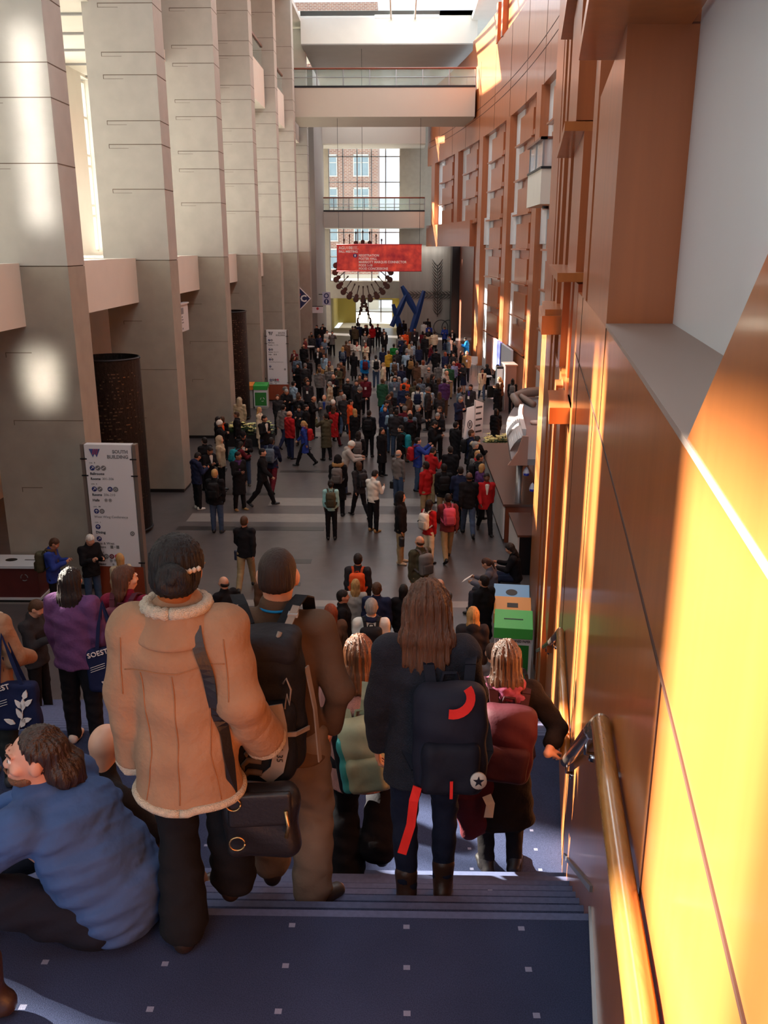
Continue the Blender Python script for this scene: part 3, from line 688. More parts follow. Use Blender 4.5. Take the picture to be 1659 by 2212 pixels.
def shoe_mesh(J, i, h, boot=0.):
    he, to, an = J['heel%d' % i], J['toe%d' % i], J['an%d' % i]; lo = np.minimum(np.minimum(he, to), an) - .1; hi = np.maximum(np.maximum(he, to), an) + .1 + boot
    S = SD(lo, hi, h); m = he * .5 + to * .5; n_ = np.cross(to - he, V3(1, 0, 0)); n_ = n_ / np.linalg.norm(n_); n_ = n_ if n_[2] > 0 else -n_
    S.cap(he + n_ * .010, m, (.040, .042), (.044, .040), .02, u=(1, 0, 0)).cap(m, to - (to - he) * .05, (.044, .04), (.041, .03), .02, u=(1, 0, 0)).cap(he + n_ * .03, an + n_ * .015, .042, .044, .02)
    if boot: S.cap(an, an + (J['kn%d' % i] - an) / np.linalg.norm(J['kn%d' % i] - an) * boot, .048, .058, .02)
    S.cut(he - n_ * .034, -n_, .004)
    return S.mesh('shoe')
# ---------------------------------------------------------------- hair and hats, about the head centre
def hair_mesh(kind, h, seed=0.):
    S = SD((-.2, -.24, -.52), (.2, .2, .2), h)
    cap_ = lambda g=0.: S.ell((0, -.016, .026), (.084 + g, .104 + g, .102 + g), .01)
    def face(a=.028, b=.9):
        S.cut((0, a, 0), (0, 1, -b), .012)
    if kind in ('short', 'crop'):
        cap_(.0 if kind == 'short' else -.004); S.ell((0, -.05, -.03), (.072, .058, .062), .03); face(.026); S.cut((0, 0, -.07 if kind == 'short' else -.022), (0, .35, -1), .01); S.strands(.0022 if kind == 'short' else .001, 26)
        for s_ in (-1, 1): S.ell((s_ * .085, .0, -.012), (.022, .026, .036), .008, sub=True)
    elif kind == 'balding':
        S.ell((0, -.03, -.012), (.086, .094, .062), .01); face(.0, .5); S.cut((0, 0, .025), (0, -.2, 1), .01); S.cut((0, 0, -.075), (0, .3, -1), .01)
    elif kind == 'bob':
        cap_(.006); S.cap((0, -.035, .0), (0, -.045, -.10), (.092, .082), (.088, .07), .03); face(.03, .55); S.cut((0, 0, -.16), (0, .1, -1), .02); S.strands(.003, 24)
    elif kind in ('long', 'verylong'):
        L = -.27 if kind == 'long' else -.38
        cap_(.007); S.cap((0, -.035, .0), (0, -.06, -.12), (.095, .082), (.098, .062), .03).cap((0, -.06, -.12), (.012, -.085, L), (.098, .062), (.085, .034), .03); face(.03, .55); S.strands(.0042, 22); S.wrinkle(.003, 60, 60, 14, seed)
    elif kind in ('pony', 'bun'):
        cap_(.0); S.ell((0, -.05, -.03), (.07, .056, .06), .03); face(.026); S.cut((0, 0, -.075), (0, .35, -1), .01)
        if kind == 'pony': S.cap((0, -.11, .03), (0, -.14, -.03), .026, .034, .02).cap((0, -.14, -.03), (0, -.125, -.17), .034, .016, .02)
        else: S.ell((.012, -.132, -.005), (.056, .05, .056), .012)
        S.strands(.002, 26)
        for s_ in (-1, 1): S.ell((s_ * .085, .0, -.012), (.022, .026, .036), .008, sub=True)
    elif kind == 'hat':
        cap_(.012); face(.06, 1.6); S.cut((0, 0, -.02), (0, .25, -1), .01)
    elif kind == 'cap':
        cap_(.008); S.cut((0, 0, .025), (0, .15, -1), .008); S.cap((0, .07, .032), (0, .15, .026), (.066, .008), (.055, .006), .01, u=(1, 0, 0)); S.ell((0, -.05, -.02), (.074, .056, .07), .01); S.cut((0, 0, -.07), (0, .35, -1), .01)
    elif kind == 'hood':
        S.ell((0, -.03, .015), (.112, .125, .135), .01).cap((0, -.06, -.06), (0, -.06, -.15), (.11, .09), (.13, .09), .03); S.ell((0, .1, -.01), (.075, .09, .105), .02, sub=True); S.wrinkle(.003, 30, 30, 30)
    return S.mesh('hair')
SKIN = {}
def skin_mat(rgb):
    k = 'skin_%d_%d_%d' % tuple(rgb)
    if k not in MATS:
        m = mat(k, rgb, .5, var=.05, scale=14); m.node_tree.nodes['Principled BSDF'].inputs['Subsurface Weight'].default_value = .0
    return MATS[k]
def cloth(rgb, rough=.9, bump=.25, sc=26):
    k = 'cloth_%d_%d_%d_%d' % (*rgb, int(rough * 100))
    return MATS.get(k) or mat(k, rgb, rough, var=.10, scale=7, bump=bump, bscale=sc, spec=.18)
def hairmat(rgb):
    k = 'hair_%d_%d_%d' % tuple(rgb)
    return MATS.get(k) or mat(k, rgb, .55, var=.22, scale=50, stretch=(1, 1, .08), bump=.5, bscale=160, spec=.3)
def leather(rgb):
    k = 'leather_%d_%d_%d' % tuple(rgb)
    return MATS.get(k) or mat(k, rgb, .42, var=.08, scale=10, bump=.1)
def place(name, me, m, parent=None, M4=None):
    o = bpy.data.objects.new(name, me); COL.objects.link(o)
    if parent is not None: o.parent = parent
    if not me.materials: me.materials.append(None)
    o.material_slots[0].link = 'OBJECT'; o.material_slots[0].material = m
    if M4 is not None: o.matrix_local = M4
    return o
# ================================================================ the crowd
PAL = {'bk': ((26, 24, 27), 'black'), 'ch': ((48, 45, 48), 'charcoal'), 'gy': ((112, 106, 104), 'grey'), 'lg': ((168, 162, 156), 'light grey'), 'wh': ((222, 216, 206), 'white'),
       'cr': ((216, 200, 172), 'cream'), 'be': ((178, 160, 134), 'beige'), 'kh': ((150, 130, 98), 'khaki'), 'br': ((92, 66, 50), 'brown'), 'ol': ((78, 72, 54), 'olive'),
       'nv': ((34, 40, 66), 'navy'), 'bl': ((44, 62, 140), 'blue'), 'sb': ((28, 120, 190), 'bright blue'), 'lb': ((150, 176, 196), 'pale blue'), 'aq': ((158, 206, 204), 'aqua'), 'de': ((62, 78, 104), 'denim'),
       'rd': ((172, 30, 34), 'red'), 'mr': ((96, 26, 38), 'maroon'), 'or': ((226, 84, 36), 'orange'), 'ye': ((190, 150, 48), 'yellow'), 'gr': ((22, 110, 44), 'green'), 'dg': ((42, 84, 62), 'dark green'), 'te': ((28, 130, 142), 'teal'),
       'pu': ((84, 50, 96), 'purple'), 'pk': ((206, 84, 110), 'pink'), 'tn': ((150, 112, 66), 'tan'), 'lv': ((138, 142, 182), 'lavender'), 'pl': ((108, 46, 48), 'red plaid'), 'gb': ((92, 106, 122), 'grey-blue')}
HAIRC = {'d': ((30, 22, 20), 'dark-haired'), 'b': ((76, 50, 34), 'brown-haired'), 'y': ((186, 144, 90), 'blond'), 'r': ((132, 62, 36), 'red-haired'), 'g': ((150, 146, 142), 'grey-haired'), 'w': ((222, 218, 210), 'white-haired')}
GAR = {'jk': ('jacket', dict(ease=.034, hem=.15, wr=.006)), 'pf': ('padded jacket', dict(ease=.05, hem=.16, wr=.008)), 'ct': ('coat', dict(ease=.036, hem=.46, wr=.006, flare=.03)), 'lc': ('long coat', dict(ease=.036, hem=.64, wr=.006, flare=.05)),
       'sh': ('shirt', dict(ease=.016, hem=.09, wr=.005)), 'sw': ('sweater', dict(ease=.024, hem=.12, wr=.004)), 'hd': ('hooded jacket', dict(ease=.034, hem=.15, wr=.006, hood=True)), 'su': ('suit jacket', dict(ease=.024, hem=.20, wr=.003)), 'ss': ('short-sleeved shirt', dict(ease=.018, hem=.08, wr=.004, sleeve=.75)), 'bz': ('blazer', dict(ease=.028, hem=.2, wr=.003)), 'cd': ('long cardigan', dict(ease=.03, hem=.4, wr=.006, flare=.03))}
D_ = (0, .12, .18, .1)
POSES = {
    's': dict(), 'w': dict(legs=((.05, .0, .05), (-.06, .12, .06)), arms=((.05, .16, .25, .12), (-.05, .14, .2, .08))),
    'p': dict(legs=((.02, 0, .05), (0, .05, .05)), arms=((.30, .16, 1.55, .42), (.34, .16, 1.65, .42)), head=(.5, 0)),
    'f': dict(legs=((.0, .0, .06), (-.03, .06, .05)), arms=((.28, .16, 1.35, .75), (.24, .16, 1.45, .72)), head=(.05, .2)),
    'l': dict(lean=.05, legs=((.40, .08, .02), (-.30, .38, .02)), arms=((-.32, .12, .2, .05), (.36, .12, .45, .1)), foot=(-.12, .55)),
    'r': dict(lean=.05, legs=((-.30, .38, .02), (.40, .08, .02)), arms=((.36, .12, .45, .1), (-.32, .12, .2, .05)), foot=(.55, -.12)),
    'c': dict(legs=((.04, 0, .05), (-.04, .08, .05)), arms=((.05, .14, .2, .1), (.35, .16, 1.5, .35)), head=(.1, .3)),
    'u': dict(legs=((.03, 0, .06), (-.05, .08, .06)), arms=((1.05, .25, 1.35, .35), (1.0, .25, 1.4, .35)), head=(-.05, 0)),
    'n': dict(lean=.32, legs=((.12, .05, .05), (-.08, .1, .05)), arms=((.7, .16, .9, .3), (.6, .16, 1.0, .3)), head=(.35, 0)),
}
TM = {}
def tmpl(key, fn):
    if key not in TM: TM[key] = fn()
    return TM[key]
def jt(pose):
    return tmpl(('J', pose), lambda: skel(**POSES[pose]))
HTEX = .017
def backpack(parent_M, rgb, label, name='backpack', h=.014, size=1., rgb2=None, group='backpacks carried in the hall', e=.03):
    t = bpy.data.objects.new(name, None); COL.objects.link(t); t.matrix_world = parent_M; tag(t, label, 'backpack', group)
    m = cloth(rgb, .7, .15); m2 = cloth(rgb2 or tuple(int(c * .8) for c in rgb), .7, .15)
    def body():
        S = SD((-.2, -.2, -.3), (.2, .16, .3), h); S.rbox((0, -.02, 0), (.148, .085, .22), .07).ell((0, -.06, .10), (.12, .07, .11), .05).wrinkle(.004, 22, 22, 26); return S.mesh('pack_body')
    def pocket():
        S = SD((-.2, -.22, -.3), (.2, .1, .3), h); S.rbox((0, -.105, -.075), (.115, .045, .105), .04).wrinkle(.003, 30, 30, 30, 1); return S.mesh('pocket')
    place('pack_body', tmpl(('bp', h), body), m, t); place('pocket', tmpl(('bpp', h), pocket), m2, t)
    for s_ in (-1, 1):
        def strap(s_=s_):
            b = MB(); pts = [(s_ * .075, .03, .19), (s_ * .085, .075, .255), (s_ * .10, .15, .285), (s_ * .115, .24, .255), (s_ * .125, .29, .15), (s_ * .135, .285, .03), (s_ * .165, .20, -.06), (s_ * .17, .10, -.12), (s_ * .13, .04, -.17)]
            for (a, b_) in zip(pts, pts[1:]):
                a, b_ = Vector(a), Vector(b_); w = Vector((.022, 0, 0)); nn = (b_ - a).cross(w).normalized() * .007
                b.hexa([a - w - nn, a + w - nn, b_ + w - nn, b_ - w - nn], [a - w + nn, a + w + nn, b_ + w + nn, b_ - w + nn])
            return b.mesh('strap', None)
        def strap2(s_=s_):
            me = strap(s_); bm = bmesh.new(); bm.from_mesh(me); bmesh.ops.recalc_face_normals(bm, faces=bm.faces); bm.to_mesh(me); bm.free(); return me
        place('strap', tmpl(('bps', s_), strap2), m2, t)
    hm = tmpl('bph', lambda: MB().tube([(-.035, .04, .2), (-.025, .045, .235), (.025, .045, .235), (.035, .04, .2)], .009, 6).mesh('grab_handle', None))
    place('grab_handle', hm, m2, t)
    return t
def heldbag(loc, rz, rgb, label, kind='bag', size=(.15, .06, .14)):
    t = empty('handbag' if kind == 'bag' else kind, loc, rz, label, 'bag', 'bags in hands')
    def body():
        S = SD((-.25, -.15, -.25), (.25, .15, .25), .014); S.rbox((0, 0, -.19), size, .04).wrinkle(.003, 25, 25, 25); return S.mesh('bag_body')
    place('bag_body', tmpl(('hb', size), body), leather(rgb), t)
    hm = tmpl(('hbh', size), lambda: MB().tube([(-size[0] * .5, 0, -.19 + size[2] - .02), (-size[0] * .35, 0, 0.0), (size[0] * .35, 0, 0.0), (size[0] * .5, 0, -.19 + size[2] - .02)], .008, 6).mesh('handle', None))
    place('handle', hm, leather(tuple(int(c * .7) for c in rgb)), t)
    return t
def mprop(name, mb):
    return tmpl(('prop', name), lambda: mb().mesh(name, None))
PEOPLE = []

def crowd_loc(x, y, hk, zfun=None, dh=None):
    H = (1.64 if hk in ('long', 'verylong', 'bob', 'pony', 'bun') else 1.75) + random.uniform(-.04, .05)
    if zfun is None: loc = gz(x, y, H); loc.z = 0
    else:
        best = None
        for i in range(400):
            d = dh - 1.2 + i * .006; p = at(x, y, d); e = abs(p.z - (zfun(d) + H))
            if best is None or e < best[0]: best = (e, d, p)
        loc = Vector((best[2].x, best[1], zfun(best[1])))
    return [loc, H]
def relax(S, it=60):
    for _ in range(it):
        for i in range(len(S)):
            for j in range(i):
                a, b = S[i][0], S[j][0]
                if abs(a.y - b.y) > 1.2 or abs(a.x - b.x) > .8: continue
                dx, dy = a.x - b.x, (a.y - b.y) * .62; q = math.hypot(dx, dy)
                if q < .50:
                    if q < .01: dx, dy, q = .01, .01, .014
                    f = (.50 - q) * .5 / q; a.x += dx * f * .6; b.x -= dx * f * .6; a.y += dy * f * 1.6; b.y -= dy * f * 1.6
        for s_ in S:
            l = s_[0]
            if l.z > 0.01 or l.y < 13.6: continue
            l.y = max(13.7, min(l.y, 78.3)); hi = (Wf(l.y) - .62) if l.y > 20.5 else Wn(l.y) - .5
            if l.y > 62: hi = min(hi, 3.9 if l.y < 74.5 else 2.2)
            if 21 < l.y < 30: hi = min(hi, 2.3)
            lo = -6.45 if l.y > 19 else -7.4
            if l.y > 69.5: lo = -6.1
            l.x = max(lo, min(hi, l.x))
def crowd_person(x, y, head, pose, top, bot, hair, extras, hgt=None, z0=None, grp='people in the hall', zfun=None, dh=None):
    gar, tc = top.split(':'); bt, bc = bot.split(':'); hk, hc = hair.split(':')
    fem = hk in ('long', 'verylong', 'bob', 'pony', 'bun')
    loc, H = hgt
    rz = {'a': 0, 't': math.pi, 'l': math.pi / 2, 'r': -math.pi / 2, 'al': .7, 'ar': -.7, 'tl': 2.4, 'tr': -2.4}[head] + random.uniform(-.18, .18)
    J = jt(pose); sc = H / 1.735; wx = .93 if fem else 1.0
    root = empty('person', loc, rz); root.scale = (sc * wx, sc, sc)
    far = loc.y > 40
    h = .021 if far else HTEX
    skin = {0: (206, 150, 122), 1: (188, 128, 98), 2: (150, 98, 72), 3: (96, 62, 46)}[3 if 'dk' in extras else (2 if 'md' in extras else random.choice((0, 0, 1)))]
    place('body', tmpl(('b', pose, h), lambda: body_mesh(J, h)), skin_mat(skin), root)
    tcol = PAL[tc]; kw = GAR[gar][1]; me = tmpl(('t', pose, gar, h), lambda: top_mesh(J, h, **kw))
    place(GAR[gar][0].split()[-1], me, cloth(tcol[0]), root)
    bcol = PAL[bc]
    if bt == 'sk': place('skirt', tmpl(('k', pose, h), lambda: skirt_mesh(J, h)), cloth(bcol[0]), root)
    else: place('trousers', tmpl(('p', pose, h), lambda: trousers_mesh(J, h)), cloth(bcol[0]), root)
    scol = (20, 18, 20)
    for e in extras:
        if e.startswith('sc:'): scol = PAL[e[3:]][0]
    for i in (0, 1):
        place('shoe', tmpl(('s', pose, i), lambda: shoe_mesh(J, i, .016, .2 if 'boots' in extras else 0)), leather(scol), root)
    HM = Matrix.Translation(Vector(J['H'])) @ Matrix.Rotation(-J['hp'], 4, 'X') @ Matrix.Rotation(J['hy'], 4, 'Z')
    hword = 'bald'
    if hk != 'bald':
        hw = HAIRC[hc] if hk not in ('hat', 'cap', 'hood') else (PAL[hc][0], PAL[hc][1])
        hm = hairmat(hw[0]) if hk not in ('hat', 'cap', 'hood') else cloth(hw[0])
        place({'hat': 'knit_hat', 'cap': 'cap', 'hood': 'hood'}.get(hk, 'hair'), tmpl(('h', hk), lambda: hair_mesh(hk, .0115)), hm, root, HM)
        hword = hw[1] if hk not in ('hat', 'cap', 'hood') else None
        if hk in ('long', 'verylong'): hword = 'long-haired' if hc != 'y' else 'long blond-haired'
        if hk == 'pony': hword = 'ponytailed'
        if hk == 'balding': hword = 'balding'
    desc = []
    C = Vector(J['C']); up = Vector(J['up']); fw = Vector(J['fw']); e_ = kw['ease']
    RW = Matrix.Translation(loc) @ Matrix.Rotation(rz, 4, 'Z') @ Matrix.Diagonal((sc * wx, sc, sc, 1))
    basis = Matrix.Rotation(-math.asin(max(-1, min(1, up.y))), 4, 'X')
    for e in extras:
        k, _, v = e.partition(':')
        if k == 'bd':
            place('badge', mprop('badge', lambda: MB().box(-.045, .045, 0, .006, -.06, .06)), mat('badge_white', (232, 230, 224), .5), root, Matrix.Translation(C + fw * (.128 + e_) - up * .04) @ basis)
            place('lanyard', mprop('lanyard', lambda: MB().tube([(-.06, -.01, .24), (-.03, .0, .15), (0, .004, .06)], .005, 5).tube([(.06, -.01, .24), (.03, .0, .15), (0, .004, .06)], .005, 5)), cloth((150, 30, 34)), root, Matrix.Translation(C + fw * (.122 + e_) - up * .04) @ basis)
            desc.append('with white badge')
        elif k == 'shirt':
            def sf():
                S = SD((-.12, -.05, -.2), (.12, .1, .26), .014); S.cap((0, 0, .2), (0, .012, -.06), (.062, .03), (.02, .02), .01, u=(1, 0, 0)); return S.mesh('shirt_front')
            place('shirt_front', tmpl('sf', sf), cloth(PAL[v][0]), root, Matrix.Translation(C + fw * (.098 + e_)) @ basis); desc.append('over %s shirt' % PAL[v][1])
        elif k == 'scarf':
            def sc_():
                S = SD((-.2, -.2, -.3), (.2, .2, .15), .014); S.ell((0, .0, 0), (.115, .105, .055), .02).ell((0, 0, .07), (.062, .062, .06), .02, sub=True).cap((.03, .1, -.02), (.04, .13, -.24), (.05, .02), (.04, .016), .02, u=(1, 0, 0)).wrinkle(.004, 50, 50, 50); return S.mesh('scarf')
            place('scarf', tmpl('scf', sc_), cloth(PAL[v][0]), root, Matrix.Translation(Vector(J['N']) + up * .01)); desc.append('with %s scarf' % PAL[v][1])
        elif k == 'fur':
            def fu():
                S = SD((-.25, -.25, -.15), (.25, .25, .15), .014); S.cap((-.13, -.0, .02), (-.09, -.11, .0), .045, .05, .03).cap((-.09, -.11, 0), (.09, -.11, .0), .05, .05, .03).cap((.09, -.11, .0), (.13, .0, .02), .05, .045, .03).wrinkle(.007, 80, 80, 80); return S.mesh('fur_trim')
            place('fur_trim', tmpl('fur', fu), hairmat(PAL[v][0]), root, Matrix.Translation(Vector(J['N']) + up * .03 - fw * .02)); desc.append('with %s fur-edged hood' % PAL[v][1])
        elif k == 'bp':
            M4 = RW @ Matrix.Translation(C - fw * (.118 + e_ + .055) - up * .03) @ basis
            rec_bp = (M4, v); desc.append('wearing a %s backpack' % PAL[v][1])
            root['_bp'] = 1; PEOPLE_BP.append((root, M4, v))
        elif k == 'hb':
            i = 1 if 'hl' not in extras else 0
            wr = RW @ (Vector(J['wr%d' % i]) + Vector(J['fa%d' % i]) * .10); PEOPLE_HB.append((root, wr, rz, v)); desc.append('holding a %s bag' % PAL[v][1])
        elif k == 'ph':
            place_held(RW, J, rz, root)
        elif k == 'beard':
            def bd_():
                S = SD((-.12, -.1, -.2), (.12, .14, .05), .0115); S.ell((0, .034, -.066), (.064, .066, .05), .01); S.cut((0, 0, -.048), (0, .3, 1), .01); S.cut((0, .0, 0), (0, -1, 0), .01); return S.mesh('beard')
            place('beard', tmpl('beard', bd_), hairmat(HAIRC[v][0]), root, HM); desc.append('with beard')
    pw = {'p': 'looking down', 'u': 'with raised arms', 'l': 'walking', 'r': 'walking', 'n': 'bending forward', 'f': 'with folded arms', 'c': 'one arm raised'}.get(pose)
    fcw = {'a': 'seen from behind', 't': 'facing the stairs', 'l': 'in profile', 'r': 'in profile', 'al': 'seen from behind', 'ar': 'seen from behind', 'tl': 'half facing the stairs', 'tr': 'half facing the stairs'}[head]
    who = 'person in %s %s' % (tcol[1], GAR[gar][0])
    if hword: who = hword + ' ' + who
    elif hk in ('hat', 'cap', 'hood'): desc.insert(0, 'and %s %s' % (PAL[hc][1], {'hat': 'knit hat', 'cap': 'cap', 'hood': 'hood'}[hk]))
    if bt == 'sk': desc.insert(0, 'and %s skirt' % bcol[1])
    elif bc not in ('bk', 'ch'): desc.insert(0, 'and %s trousers' % bcol[1])
    tag(root, None, 'person', grp)
    PEOPLE.append(dict(o=root, who=who, desc=desc, pw=pw, fcw=fcw, loc=loc, px=(x, y), stairs=zfun is not None))
    return root
PEOPLE_BP, PEOPLE_HB, HELD = [], [], []
def place_held(RW, J, rz, root):
    p = RW @ ((Vector(J['wr0']) + Vector(J['wr1'])) * .5 + (Vector(J['fa0']) + Vector(J['fa1'])) * .055)
    HELD.append((root, p, rz))
